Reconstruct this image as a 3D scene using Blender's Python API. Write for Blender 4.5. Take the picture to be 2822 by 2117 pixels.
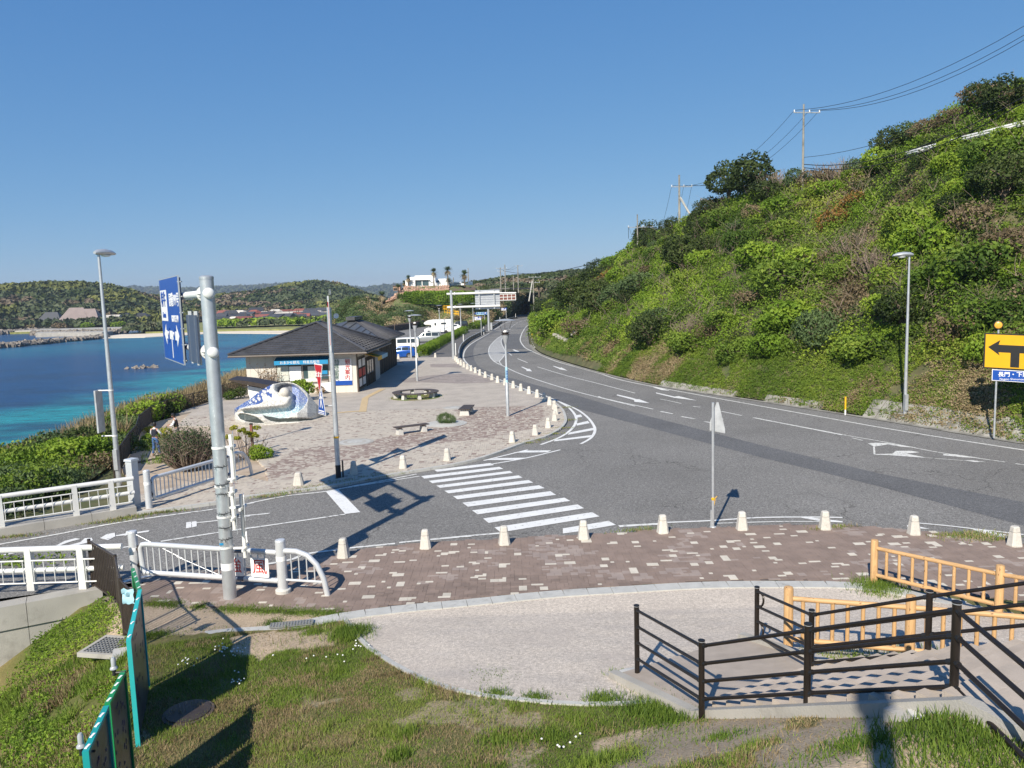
import bpy, math, random
import numpy as np
from mathutils import Vector, Matrix, Quaternion
from mathutils.bvhtree import BVHTree
from mathutils.geometry import tessellate_polygon
random.seed(7); rng = np.random.default_rng(11)
S = bpy.context.scene; COL = S.collection; R_ = math.radians
for o in list(bpy.data.objects): bpy.data.objects.remove(o)
# ---------------------------------------------------------------- camera, sky, sun, exposure
F, CX, CY, EYE = 2119.0, 1411.0, 1058.5, 7.6
dn = np.array([436*1.2764, 14470*1.2764, F]); dn /= np.linalg.norm(dn)
fy = np.array([0, 0, 1.]) - dn*dn[2]; fy /= np.linalg.norm(fy)
fx = np.cross(dn, fy); fx = fx if fx[0] > 0 else -fx
RM = np.array([fx, fy, -dn])
cd = bpy.data.cameras.new('camera'); cam = bpy.data.objects.new('camera', cd); COL.objects.link(cam)
cd.sensor_width = 36; cd.lens = 36*F/2822; cd.clip_start = .1; cd.clip_end = 20000
m = Matrix.Identity(4); rr, uu, bb = RM@[1, 0, 0], RM@[0, -1, 0], -(RM@[0, 0, 1])
for i in range(3): m[i][0], m[i][1], m[i][2] = rr[i], uu[i], bb[i]
m[2][3] = EYE; cam.matrix_world = m; S.camera = cam
S.render.engine = 'CYCLES'
W = bpy.data.worlds.new('World'); S.world = W; W.use_nodes = True
nt = W.node_tree; sky = nt.nodes.new('ShaderNodeTexSky'); sky.sky_type = 'NISHITA'; sky.sun_disc = False
SUN = Vector((-.5, -1.2, 1)).normalized()
sky.sun_elevation = math.asin(SUN.z); sky.sun_rotation = math.atan2(SUN.x, SUN.y)
sky.air_density = 0.6; sky.dust_density = 0.0; sky.ozone_density = 5.0; sky.altitude = 10
bg = nt.nodes['Background']; bg.inputs[1].default_value = .093
sep = nt.nodes.new('ShaderNodeSeparateColor'); cmb = nt.nodes.new('ShaderNodeCombineColor'); nt.links.new(sky.outputs[0], sep.inputs[0])
for i, (g_, k_) in enumerate(((.86, .86), (.56, 1.541), (.30, 3.03))):        # softer tone curve of the clear sky, the same in every direction
    pw, ml = nt.nodes.new('ShaderNodeMath'), nt.nodes.new('ShaderNodeMath'); pw.operation = 'POWER'; ml.operation = 'MULTIPLY'; pw.inputs[1].default_value = g_; ml.inputs[1].default_value = k_
    nt.links.new(sep.outputs[i], pw.inputs[0]); nt.links.new(pw.outputs[0], ml.inputs[0]); nt.links.new(ml.outputs[0], cmb.inputs[i])
nt.links.new(cmb.outputs[0], bg.inputs[0])
sl = bpy.data.lights.new('sun', 'SUN'); sl.energy = 5.0; sl.angle = R_(.53); sl.color = (1, .915, .775)
so = bpy.data.objects.new('sun', sl); COL.objects.link(so); so.rotation_mode = 'QUATERNION'
so.rotation_quaternion = (-SUN).to_track_quat('-Z', 'Y')
S.view_settings.view_transform = 'Standard'; S.view_settings.look = 'None'; S.view_settings.gamma = 1
S.view_settings.use_curve_mapping = False; S.view_settings.exposure = 0.5
S.cycles.max_bounces = 6; S.cycles.diffuse_bounces = 3; S.cycles.volume_bounces = 0; S.cycles.transparent_max_bounces = 8
# ---------------------------------------------------------------- measuring: sight lines of the survey turned into ground points
FR = dict(W=(0,0,1.2764),A=(0,640,.31646),B=(600,800,.31646),C=(1050,700,.31646),D=(0,1100,.31646),E=(0,1592,.31646),F=(600,1200,.31646),G=(1600,1500,.55244),H=(2100,800,.3264),I=(2100,200,.3264),J=(1450,420,.3255),K=(1060,700,.15823),L=(1200,780,.13562),M=(1600,1100,.3264),N=(500,1160,.14467),Q=(1100,1240,.28933),R=(740,940,.16275),S=(620,1020,.14467),T=(380,760,.15072),U=(0,840,.18083),V=(400,760,.31646),X=(360,1120,.09643),Y=(400,1600,.36166),a=(2500,1440,.14557),b=(1080,860,.1085),c=(180,1820,.17903),d=(880,1640,.50633),e=(1700,800,.36166))
def ray(f, x, y):
    x0, y0, s = FR[f]; return RM @ np.array([x0+x*s-CX, y0+y*s-CY, F])
def P(f, x, y, z=0.):
    r = ray(f, x, y); t = (z-EYE)/r[2]; return Vector((r[0]*t, r[1]*t, z))
def PY(f, x, y, Yd):
    r = ray(f, x, y); t = Yd/r[1]; return Vector((r[0]*t, Yd, EYE+r[2]*t))
def PX(f, pts, z=0.): return [P(f, x, y, z) for x, y in pts]
def lerp(a, b, t): return a+(b-a)*t
def smooth(t): t = np.clip(t, 0, 1); return t*t*(3-2*t)
def _h(ix, iy, s):
    n = (ix.astype(np.int64)*374761393 + iy.astype(np.int64)*668265263 + s*982451653) & 0xffffffff
    n = ((n ^ (n >> 13))*1274126177) & 0xffffffff
    return ((n ^ (n >> 16)) & 0xffff)/65535.
def vn(x, y, sc, seed=0, octs=3):
    x = np.asarray(x, float)/sc; y = np.asarray(y, float)/sc; out = 0; a = 1; tot = 0
    for o in range(octs):
        ix, iy = np.floor(x), np.floor(y); fx_, fy_ = smooth(x-ix), smooth(y-iy)
        v = lerp(lerp(_h(ix, iy, seed+o), _h(ix+1, iy, seed+o), fx_), lerp(_h(ix, iy+1, seed+o), _h(ix+1, iy+1, seed+o), fx_), fy_)
        out = out+v*a; tot += a; a *= .5; x = x*2.03+7; y = y*2.03+3
    return out/tot
def crom(pts, n=8):
    out = []; p = [Vector(q) for q in pts]
    for i in range(len(p)-1):
        a, b, c, d = p[max(i-1, 0)], p[i], p[i+1], p[min(i+2, len(p)-1)]
        for k in range(n):
            t = k/n; out.append(.5*((2*b)+(c-a)*t+(2*a-5*b+4*c-d)*t*t+(3*b-a-3*c+d)*t**3))
    out.append(p[-1]); return out
# ---------------------------------------------------------------- materials
MT = {}
def nodes(name):
    m = bpy.data.materials.new(name); m.use_nodes = True; MT[name] = m
    t = m.node_tree; return m, t, t.nodes['Principled BSDF'], t.nodes.new, t.links.new
def ramp(N, stops):
    r = N('ShaderNodeValToRGB'); e = r.color_ramp.elements
    while len(e) < len(stops): e.new(.5)
    for i, (p, c) in enumerate(stops): e[i].position = p; e[i].color = (*c, 1)
    return r
def mat(name, col, rough=.7, metal=0., var=.12, vs=3., bump=0., bs=60., spec=.5, dirt=None, ds=.6, dlo=.55, dhi=.75, obj=False, rv=0.):
    m, t, b, N, Lk = nodes(name)
    b.inputs['Roughness'].default_value = rough; b.inputs['Metallic'].default_value = metal
    b.inputs['Specular IOR Level'].default_value = spec
    tc = N('ShaderNodeTexCoord'); src = tc.outputs['Object'] if obj else N('ShaderNodeNewGeometry').outputs['Position']
    n = N('ShaderNodeTexNoise'); n.inputs['Scale'].default_value = vs; n.inputs['Detail'].default_value = 6
    Lk(src, n.inputs['Vector'])
    r = ramp(N, [(.3, tuple(c*(1-var) for c in col)), (.7, tuple(min(1, c*(1+var)) for c in col))]); Lk(n.outputs[0], r.inputs[0])
    out = r.outputs[0]
    if dirt:
        d = N('ShaderNodeTexNoise'); d.inputs['Scale'].default_value = ds; d.inputs['Detail'].default_value = 9; d.inputs['Roughness'].default_value = .65
        Lk(src, d.inputs['Vector']); dr = ramp(N, [(dlo, (0, 0, 0)), (dhi, (1, 1, 1))]); Lk(d.outputs[0], dr.inputs[0])
        mx = N('ShaderNodeMix'); mx.data_type = 'RGBA'; Lk(dr.outputs[0], mx.inputs[0]); Lk(out, mx.inputs[6]); mx.inputs[7].default_value = (*dirt, 1); out = mx.outputs[2]
    if rv:
        oi = N('ShaderNodeObjectInfo'); hs = N('ShaderNodeHueSaturation'); mr = N('ShaderNodeMapRange')
        mr.inputs[3].default_value = 1-rv; mr.inputs[4].default_value = 1+rv; Lk(oi.outputs['Random'], mr.inputs[0]); Lk(mr.outputs[0], hs.inputs['Value']); Lk(out, hs.inputs['Color']); out = hs.outputs[0]
    Lk(out, b.inputs['Base Color'])
    if bump:
        n2 = N('ShaderNodeTexNoise'); n2.inputs['Scale'].default_value = bs; n2.inputs['Detail'].default_value = 4; Lk(src, n2.inputs['Vector'])
        bp = N('ShaderNodeBump'); bp.inputs['Strength'].default_value = bump; bp.inputs['Distance'].default_value = .02; Lk(n2.outputs[0], bp.inputs['Height']); Lk(bp.outputs[0], b.inputs['Normal'])
    return m
def mat_speck(name, base, lo, hi, fs=90, ls=.25, amt=.18, rough=.9, tint=(1, 1, 1), bump=.5, spec=.3, wear=None, cracks=0.):
    """granular ground: fine grains (lo..hi) times a large soft wear pattern"""
    m, t, b, N, Lk = nodes(name); b.inputs['Roughness'].default_value = rough; b.inputs['Specular IOR Level'].default_value = spec
    g = N('ShaderNodeNewGeometry').outputs['Position']
    v = N('ShaderNodeTexVoronoi'); v.inputs['Scale'].default_value = fs; Lk(g, v.inputs['Vector'])
    r = ramp(N, [(0, tuple(c*lo for c in base)), (.55, base), (1, tuple(c*hi for c in base))]); Lk(v.outputs['Color'], r.inputs[0])
    n = N('ShaderNodeTexNoise'); n.inputs['Scale'].default_value = ls; n.inputs['Detail'].default_value = 7; n.inputs['Roughness'].default_value = .6; Lk(g, n.inputs['Vector'])
    mr = N('ShaderNodeMapRange'); mr.inputs[1].default_value = .3; mr.inputs[2].default_value = .7; mr.inputs[3].default_value = 1-amt; mr.inputs[4].default_value = 1+amt; Lk(n.outputs[0], mr.inputs[0])
    n3 = N('ShaderNodeTexNoise'); n3.inputs['Scale'].default_value = fs*.22; n3.inputs['Detail'].default_value = 3; Lk(g, n3.inputs['Vector'])
    mr3 = N('ShaderNodeMapRange'); mr3.inputs[1].default_value = .3; mr3.inputs[2].default_value = .7; mr3.inputs[3].default_value = .82; mr3.inputs[4].default_value = 1.18; Lk(n3.outputs[0], mr3.inputs[0])
    mm = N('ShaderNodeMath'); mm.operation = 'MULTIPLY'; Lk(mr.outputs[0], mm.inputs[0]); Lk(mr3.outputs[0], mm.inputs[1])
    hs = N('ShaderNodeHueSaturation'); Lk(mm.outputs[0], hs.inputs['Value']); Lk(r.outputs[0], hs.inputs['Color'])
    out = hs.outputs[0]
    if wear:
        w = N('ShaderNodeTexNoise'); w.inputs['Scale'].default_value = wear[1]; w.inputs['Detail'].default_value = 10; w.inputs['Roughness'].default_value = .7; Lk(g, w.inputs['Vector'])
        wr = ramp(N, [(wear[2], (0, 0, 0)), (wear[3], (1, 1, 1))]); Lk(w.outputs[0], wr.inputs[0])
        mx = N('ShaderNodeMix'); mx.data_type = 'RGBA'; Lk(wr.outputs[0], mx.inputs[0]); Lk(out, mx.inputs[6]); mx.inputs[7].default_value = (*wear[0], 1); out = mx.outputs[2]
    if cracks:
        nz = N('ShaderNodeTexNoise'); nz.inputs['Scale'].default_value = 1.4; nz.inputs['Detail'].default_value = 5; Lk(g, nz.inputs[0]); va = N('ShaderNodeVectorMath'); va.operation = 'MULTIPLY_ADD'; Lk(nz.outputs['Color'], va.inputs[0]); va.inputs[1].default_value = (.9, .9, .9); Lk(g, va.inputs[2])
        vc = N('ShaderNodeTexVoronoi'); vc.feature = 'DISTANCE_TO_EDGE'; vc.inputs['Scale'].default_value = .32; Lk(va.outputs[0], vc.inputs['Vector']); cr = ramp(N, [(0, (1, 1, 1)), (.009, (0, 0, 0))]); Lk(vc.outputs[0], cr.inputs[0])
        nm = N('ShaderNodeTexNoise'); nm.inputs['Scale'].default_value = .16; Lk(g, nm.inputs[0]); nr = ramp(N, [(.5, (0, 0, 0)), (.6, (cracks,)*3)]); Lk(nm.outputs[0], nr.inputs[0]); mu = N('ShaderNodeMath'); mu.operation = 'MULTIPLY'; Lk(cr.outputs[0], mu.inputs[0]); Lk(nr.outputs[0], mu.inputs[1])
        mx = N('ShaderNodeMix'); mx.data_type = 'RGBA'; Lk(mu.outputs[0], mx.inputs[0]); Lk(out, mx.inputs[6]); mx.inputs[7].default_value = (.035, .033, .03, 1); out = mx.outputs[2]
    Lk(out, b.inputs['Base Color'])
    bp = N('ShaderNodeBump'); bp.inputs['Strength'].default_value = bump; bp.inputs['Distance'].default_value = .01; Lk(v.outputs['Distance'], bp.inputs['Height']); Lk(bp.outputs[0], b.inputs['Normal'])
    return m
def mat_leaf(name, cols, ps=.22, trans=.25, rough=.6, pw=.55, spec=.25):
    """foliage: cols dark..light; each leaf carries a 'tint', large patches come from position"""
    m, t, b, N, Lk = nodes(name); b.inputs['Roughness'].default_value = rough; b.inputs['Specular IOR Level'].default_value = spec
    at = N('ShaderNodeAttribute'); at.attribute_name = 'tint'
    g = N('ShaderNodeNewGeometry').outputs['Position']
    n = N('ShaderNodeTexNoise'); n.inputs['Scale'].default_value = ps; n.inputs['Detail'].default_value = 3; Lk(g, n.inputs['Vector'])
    oi = N('ShaderNodeObjectInfo')
    mr = N('ShaderNodeMapRange'); mr.inputs[1].default_value = .3; mr.inputs[2].default_value = .7; Lk(n.outputs[0], mr.inputs[0])
    mx = N('ShaderNodeMix'); mx.data_type = 'FLOAT'; mx.inputs[0].default_value = pw; Lk(at.outputs['Fac'], mx.inputs[2]); Lk(mr.outputs[0], mx.inputs[3])
    ad = N('ShaderNodeMath'); ad.operation = 'MULTIPLY_ADD'; Lk(oi.outputs['Random'], ad.inputs[0]); ad.inputs[1].default_value = .24; Lk(mx.outputs[0], ad.inputs[2])
    su = N('ShaderNodeMath'); su.operation = 'SUBTRACT'; Lk(ad.outputs[0], su.inputs[0]); su.inputs[1].default_value = .12
    k = len(cols)-1; r = ramp(N, [(i/k, c) for i, c in enumerate(cols)]); Lk(su.outputs[0], r.inputs[0]); Lk(r.outputs[0], b.inputs['Base Color'])
    tr = N('ShaderNodeBsdfTranslucent'); Lk(r.outputs[0], tr.inputs[0]); ms = N('ShaderNodeMixShader'); ms.inputs[0].default_value = trans
    Lk(b.outputs[0], ms.inputs[1]); Lk(tr.outputs[0], ms.inputs[2]); Lk(ms.outputs[0], t.nodes['Material Output'].inputs[0])
    return m
def mat_attr(name, rough=.8, vs=12, var=.12, spec=.3, bump=.2, bs=90):
    m, t, b, N, Lk = nodes(name); b.inputs['Roughness'].default_value = rough; b.inputs['Specular IOR Level'].default_value = spec
    at = N('ShaderNodeAttribute'); at.attribute_name = 'col'; g = N('ShaderNodeNewGeometry').outputs['Position']
    n = N('ShaderNodeTexNoise'); n.inputs['Scale'].default_value = vs; n.inputs['Detail'].default_value = 6; Lk(g, n.inputs['Vector'])
    mr = N('ShaderNodeMapRange'); mr.inputs[1].default_value = .3; mr.inputs[2].default_value = .7; mr.inputs[3].default_value = 1-var; mr.inputs[4].default_value = 1+var; Lk(n.outputs[0], mr.inputs[0])
    hs = N('ShaderNodeHueSaturation'); Lk(mr.outputs[0], hs.inputs['Value']); Lk(at.outputs['Color'], hs.inputs['Color']); Lk(hs.outputs[0], b.inputs['Base Color'])
    n2 = N('ShaderNodeTexNoise'); n2.inputs['Scale'].default_value = bs; Lk(g, n2.inputs['Vector']); bp = N('ShaderNodeBump'); bp.inputs['Strength'].default_value = bump; bp.inputs['Distance'].default_value = .02
    Lk(n2.outputs[0], bp.inputs['Height']); Lk(bp.outputs[0], b.inputs['Normal']); return m
mat_speck('asphalt', (.178, .174, .167), .5, 1.9, 42, .12, .16, cracks=.75, wear=((.225, .215, .20), .22, .56, .8))
mat_speck('asphalt_patch', (.118, .12, .125), .6, 1.7, 42, .3, .12)
mat_speck('asphalt_walk', (.125, .12, .116), .6, 1.6, 42, .3, .12)
mat_speck('gravel', (.53, .47, .405), .72, 1.28, 60, .45, .06, rough=.95, bump=.8, wear=((.44, .385, .34), .5, .52, .8))
mat('joint', (.12, .095, .085), .95, var=.3, vs=4, bump=.4)
mat('plaza_bed', (.36, .33, .30), .92, var=.12, vs=.8, bump=.3, bs=30)
mat('line_paint', (.66, .66, .63), .6, var=.1, vs=1.2, dirt=(.24, .235, .225), ds=6, dlo=.53, dhi=.62, bump=.2, bs=50)
mat('line_fresh', (.72, .72, .70), .55, var=.06, vs=1.2, dirt=(.33, .325, .315), ds=7, dlo=.58, dhi=.66, bump=.15, bs=50)
mat('brick_dark', (.21, .158, .132), .9, var=.14, vs=2.3, bump=.25, bs=70, rv=.14)
mat('brick_light', (.52, .48, .41), .9, var=.10, vs=3, bump=.25, bs=70, rv=.1)
mat('concrete', (.36, .345, .315), .9, var=.16, vs=.9, bump=.35, bs=40, dirt=(.17, .16, .14), ds=1.1, dlo=.55, dhi=.8)
mat('concrete_old', (.27, .26, .23), .92, var=.25, vs=1.3, bump=.5, bs=30, dirt=(.10, .095, .075), ds=1.2, dlo=.48, dhi=.7)
mat('concrete_pale', (.52, .51, .48), .85, var=.08, vs=5, bump=.3, bs=60, dirt=(.33, .31, .27), ds=3, dlo=.6, dhi=.85, obj=False)
mat('kerb_grey', (.43, .43, .41), .85, var=.08, vs=4, bump=.2, bs=90, dirt=(.22, .215, .2), ds=3, dlo=.55, dhi=.8)
mat('stone_bollard', (.55, .525, .475), .85, var=.09, vs=14, bump=.4, bs=80, dirt=(.33, .30, .24), ds=5, dlo=.6, dhi=.85, rv=.08)
mat('sand', (.42, .34, .26), .95, var=.14, vs=1.4, bump=.5, bs=25, dirt=(.25, .185, .125), ds=.9, dlo=.5, dhi=.8)
mat('galvanised', (.52, .54, .56), .42, .55, var=.10, vs=5, bump=.05, bs=30, dirt=(.36, .36, .35), ds=2, dlo=.6, dhi=.85)
mat('galvanised_old', (.44, .46, .48), .5, .35, var=.16, vs=3, dirt=(.30, .31, .31), ds=1.6, dlo=.5, dhi=.8)
mat('silver_paint', (.62, .64, .66), .36, .3, var=.05, vs=3)
mat('silver_dark', (.10, .12, .17), .35, .4, var=.05)
mat('white_paint', (.72, .72, .70), .45, var=.05, vs=2, dirt=(.45, .44, .41), ds=2.2, dlo=.62, dhi=.85)
mat('rail_white', (.66, .66, .64), .42, .1, var=.06, vs=2, dirt=(.42, .41, .38), ds=2.5, dlo=.6, dhi=.85)
mat('brown_metal', (.022, .017, .014), .38, .3, var=.2, vs=5)
mat('fence_brown', (.048, .036, .029), .5, .2, var=.2, vs=4)
mat('black', (.012, .012, .013), .5, var=.1)
mat('wire_black', (.02, .02, .022), .6, var=.1)
mat('rubber', (.022, .022, .022), .85, var=.2, vs=9)
mat('chrome', (.6, .6, .6), .2, .9, var=.03)
def mat_wood(name, col, knot=(.16, .07, .02)):
    m, t, b, N, Lk = nodes(name); b.inputs['Roughness'].default_value = .6
    tc = N('ShaderNodeTexCoord'); mp = N('ShaderNodeMapping'); mp.inputs['Scale'].default_value = (14, 14, 1.6); Lk(tc.outputs['Object'], mp.inputs[0])
    n = N('ShaderNodeTexNoise'); n.inputs['Scale'].default_value = 1.6; n.inputs['Detail'].default_value = 8; n.inputs['Distortion'].default_value = .6; Lk(mp.outputs[0], n.inputs[0])
    r = ramp(N, [(.28, tuple(c*.7 for c in col)), (.5, col), (.75, tuple(c*1.15 for c in col))]); Lk(n.outputs[0], r.inputs[0])
    mp2 = N('ShaderNodeMapping'); mp2.inputs['Scale'].default_value = (1, 1, .35); Lk(tc.outputs['Object'], mp2.inputs[0])
    v = N('ShaderNodeTexNoise'); v.inputs['Scale'].default_value = 26; v.inputs['Detail'].default_value = 2; Lk(mp2.outputs[0], v.inputs[0])
    kr = ramp(N, [(.66, (0, 0, 0)), (.71, (1, 1, 1))]); Lk(v.outputs[0], kr.inputs[0])
    mx = N('ShaderNodeMix'); mx.data_type = 'RGBA'; Lk(kr.outputs[0], mx.inputs[0]); Lk(r.outputs[0], mx.inputs[6]); mx.inputs[7].default_value = (*knot, 1); Lk(mx.outputs[2], b.inputs['Base Color'])
mat_wood('log_wood', (.53, .325, .15))
mat_wood('log_end', (.50, .27, .10))
mat_wood('bench_wood', (.075, .058, .05), (.03, .025, .02))
def flat(name, c, rough=.5, **k): mat(name, c, rough, var=k.pop('var', .04), **k)
flat('sign_blue', (.008, .065, .33), .35); flat('sign_white', (.78, .78, .78), .4); flat('sign_red', (.46, .012, .014), .4)
flat('sign_yellow', (.66, .36, .006), .4); flat('sign_black', (.012, .012, .012), .45); flat('text_red', (.50, .02, .015), .5)
flat('text_green', (.06, .13, .09), .5); flat('text_blue', (.01, .06, .35), .5); flat('awning_blue', (.01, .23, .46), .6); flat('awning_pale', (.35, .58, .68), .6)
flat('wall_cream', (.60, .56, .50), .8, vs=1.5, dirt=(.42, .38, .33), ds=.8, dlo=.55, dhi=.85); flat('wall_dark', (.018, .015, .014), .7, var=.25)
flat('post_yellow', (.75, .42, .01), .5); flat('lamp_amber', (.75, .38, .05), .3)
flat('edge_teal', (.012, .30, .30), .45); flat('edge_green', (.01, .25, .08), .45); flat('edge_cyan', (.03, .42, .42), .45)
flat('board_face', (.075, .085, .105), .3, var=.35, vs=2.5, dirt=(.03, .035, .06), ds=3, dlo=.5, dhi=.62); flat('board_print', (.03, .03, .12), .4)
flat('white_wall', (.82, .82, .81), .6); flat('vest_navy', (.012, .015, .028), .8); flat('vest_brown', (.055, .035, .028), .8)
flat('shirt_white', (.66, .66, .66), .8); flat('jeans', (.05, .11, .26), .85, var=.3, vs=9); flat('skin', (.48, .25, .17), .6); flat('hair', (.012, .01, .009), .6)
flat('trousers_grey', (.20, .17, .17), .85, var=.3, vs=9); flat('shoe_brown', (.12, .05, .03), .7); flat('cap_black', (.015, .015, .02), .8)
mat('roof_tile', (.064, .064, .070), .48, var=.25, vs=1.4, spec=.5); mat('roof_metal', (.10, .11, .125), .35, .3, var=.12, vs=.7)
mat('window_glass', (.05, .09, .10), .08, var=.2, vs=.6, spec=.9); mat('window_pale', (.52, .55, .50), .5, var=.1, vs=2); mat('frame_brown', (.10, .075, .06), .5)
mat('car_blue', (.01, .085, .38), .22, .2, var=.03, spec=.8); mat('car_white', (.78, .78, .77), .25, var=.02); mat('car_silver', (.42, .44, .44), .28, .5, var=.03); mat('car_black', (.018, .019, .021), .22, var=.05)
mat('car_glass', (.03, .04, .045), .06, var=.1, spec=.9); mat('bark', (.12, .09, .065), .9, var=.3, vs=9, bump=.5, bs=30); mat('twig', (.20, .155, .12), .9, var=.25, vs=6)
mat('rock', (.25, .22, .19), .9, var=.3, vs=.6, bump=.6, bs=4, dirt=(.10, .09, .08), ds=.5, dlo=.45, dhi=.7)
mat('stone_pink', (.46, .30, .22), .9, var=.2, vs=.5, bump=.8, bs=2, dirt=(.30, .19, .14), ds=1.6, dlo=.45, dhi=.6)
mat('beach_sand', (.66, .58, .47), .95, var=.08, vs=.1); mat('tactile', (.50, .38, .22), .85, var=.08, vs=5)
mat('grate', (.30, .31, .31), .5, .4); mat('plastic_clear', (.36, .38, .40), .12, var=.1); mat('roof_red', (.22, .075, .055), .7, var=.2, rv=.2); mat('roof_grey', (.055, .058, .065), .6, var=.2, rv=.3); mat('roof_thatch', (.235, .19, .18), .8, var=.1, vs=.3)
mat('house_wall', (.48, .45, .40), .8, var=.1, vs=.3, rv=.3); mat('mosaic_dark', (.06, .075, .07), .35, var=.5, vs=9, bump=.4, bs=12)
mat('soil_hill', (.095, .09, .04), .95, var=.4, vs=1.1, bump=.6, bs=5, dirt=(.07, .085, .03), ds=.9, dlo=.45, dhi=.6)
mat('far_wood_soil', (.05, .06, .028), .95, var=.5, vs=.12); mat('far_blue', (.055, .10, .115), .95, var=.15, vs=.01)
mat('lawn', (.095, .135, .03), .95, var=.4, vs=2.5, bump=.5, bs=20, dirt=(.22, .165, .09), ds=.7, dlo=.44, dhi=.62)
mat('lawn_short', (.20, .21, .07), .95, var=.25, vs=.4); mat('board_fence', (.12, .09, .075), .8, var=.25, vs=2)
mat_leaf('leaf_bright', [(.045, .09, .01), (.15, .25, .022), (.34, .44, .05)], .3, trans=.32)
mat_leaf('leaf_hill', [(.025, .052, .009), (.075, .135, .018), (.165, .245, .03), (.33, .38, .06)], .16, trans=.3)
mat_leaf('leaf_dark', [(.018, .032, .010), (.045, .070, .018), (.095, .125, .032)], .25)
mat_leaf('leaf_olive', [(.035, .06, .025), (.08, .125, .045), (.14, .20, .075)], .3)
mat_leaf('leaf_brown', [(.075, .055, .03), (.15, .115, .065), (.25, .19, .115)], .3, trans=.1)
mat_leaf('leaf_orange', [(.12, .075, .02), (.27, .15, .04), (.42, .24, .09)], .3)
mat_leaf('leaf_yellow', [(.10, .13, .012), (.24, .26, .02), (.42, .40, .04)], .8)
mat_leaf('reed', [(.13, .10, .05), (.30, .235, .135), (.46, .38, .24)], .3, trans=.15)
mat_leaf('grass_leaf', [(.035, .08, .011), (.105, .175, .025), (.185, .26, .04), (.30, .29, .10)], .55)
mat_leaf('dry_grass', [(.14, .105, .05), (.24, .185, .10), (.36, .29, .17)], .8, trans=.1)
mat_leaf('far_leaf', [(.026, .042, .022), (.048, .068, .03), (.075, .095, .042), (.10, .09, .055)], .02, trans=0, pw=.4)
mat_leaf('far_yellow', [(.075, .09, .025), (.12, .135, .035), (.18, .185, .05)], .03, trans=0)
mat_leaf('far_brown', [(.10, .08, .05), (.15, .12, .08), (.20, .16, .11)], .03, trans=0)
# ---------------------------------------------------------------- mesh helpers
class MB:
    def __init__(s): s.v = []; s.f = []; s.m = []
    def add(s, vs, fs, mi=0):
        o = len(s.v); s.v += [tuple(v) for v in vs]; s.f += [tuple(i+o for i in f) for f in fs]; s.m += [mi]*len(fs); return s
    def box(s, c, size, rz=0., M=None, mi=0, taper=1.):
        x, y, z = (k/2 for k in size); c = Vector(c)
        pts = [Vector((a*x*(taper if d > 0 else 1), b*y*(taper if d > 0 else 1), d*z)) for d in (-1, 1) for a, b in ((-1, -1), (1, -1), (1, 1), (-1, 1))]
        q = M if M is not None else Matrix.Rotation(rz, 3, 'Z')
        return s.add([c+q@p for p in pts], [(3, 2, 1, 0), (4, 5, 6, 7), (0, 1, 5, 4), (1, 2, 6, 5), (2, 3, 7, 6), (3, 0, 4, 7)], mi)
    def tube(s, pts, r, n=8, mi=0, cap=True, r2=None):
        pts = [Vector(p) for p in pts]; k = len(pts); rs = r if isinstance(r, (list, tuple)) else ([r]*k if r2 is None else [lerp(r, r2, i/(k-1)) for i in range(k)])
        vs = []; ref = None
        for i, p in enumerate(pts):
            d = (pts[min(i+1, k-1)]-pts[max(i-1, 0)]).normalized()
            if ref is None: ref = Vector((0, 0, 1)) if abs(d.z) < .9 else Vector((0, 1, 0))
            u = d.cross(ref).normalized(); w = u.cross(d); ref = w if w.length > .1 else ref
            for j in range(n):
                a = 2*math.pi*j/n; vs.append(p+(u*math.cos(a)+w*math.sin(a))*rs[i])
        fs = [(i*n+j, i*n+(j+1) % n, (i+1)*n+(j+1) % n, (i+1)*n+j) for i in range(k-1) for j in range(n)]
        if cap: fs += [tuple(range(n-1, -1, -1)), tuple((k-1)*n+j for j in range(n))]
        return s.add(vs, fs, mi)
    def lathe(s, c, prof, n=16, mi=0, M=None):
        c = Vector(c); q = M if M is not None else Matrix.Identity(3); vs = []
        for r, z in prof:
            for j in range(n): a = 2*math.pi*j/n; vs.append(c+q@Vector((r*math.cos(a), r*math.sin(a), z)))
        k = len(prof)
        fs = [(i*n+j, i*n+(j+1) % n, (i+1)*n+(j+1) % n, (i+1)*n+j) for i in range(k-1) for j in range(n)]
        return s.add(vs, fs+[tuple(range(n-1, -1, -1)), tuple((k-1)*n+j for j in range(n))], mi)
    def prism(s, poly, d, mi=0):
        """poly: 3D points of one face, d: extrusion vector"""
        poly = [Vector(p) for p in poly]; n = len(poly); d = Vector(d)
        nn = Vector((0, 0, 0))
        for i in range(n): nn += poly[i].cross(poly[(i+1) % n])
        if nn.dot(d) > 0: poly.reverse()
        tr = tessellate_polygon([poly]); nrm = -d
        fs = []
        for t in tr:
            a, b, c = (poly[i] for i in t); f = t if (b-a).cross(c-a).dot(nrm) > 0 else t[::-1]
            fs.append(tuple(f)); fs.append(tuple(i+n for i in reversed(f)))
        for i in range(n): j = (i+1) % n; fs.append((i, i+n, j+n, j))
        return s.add(poly+[p+d for p in poly], fs, mi)
    def build(s, name, mats, parent=None, loc=None, smooth_=False):
        me = bpy.data.meshes.new(name); me.from_pydata([tuple(v) for v in s.v], [], s.f)
        mats = mats if isinstance(mats, (list, tuple)) else [mats]
        for k in mats: me.materials.append(MT[k])
        if len(mats) > 1: me.polygons.foreach_set('material_index', s.m)
        if smooth_: sm(me, smooth_ if smooth_ is not True else 40)
        return ob(name, me, parent, loc)
def sm(me, ang=40):
    me.polygons.foreach_set('use_smooth', [True]*len(me.polygons))
    try: me.set_sharp_from_angle(angle=R_(ang))
    except Exception: pass
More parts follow.
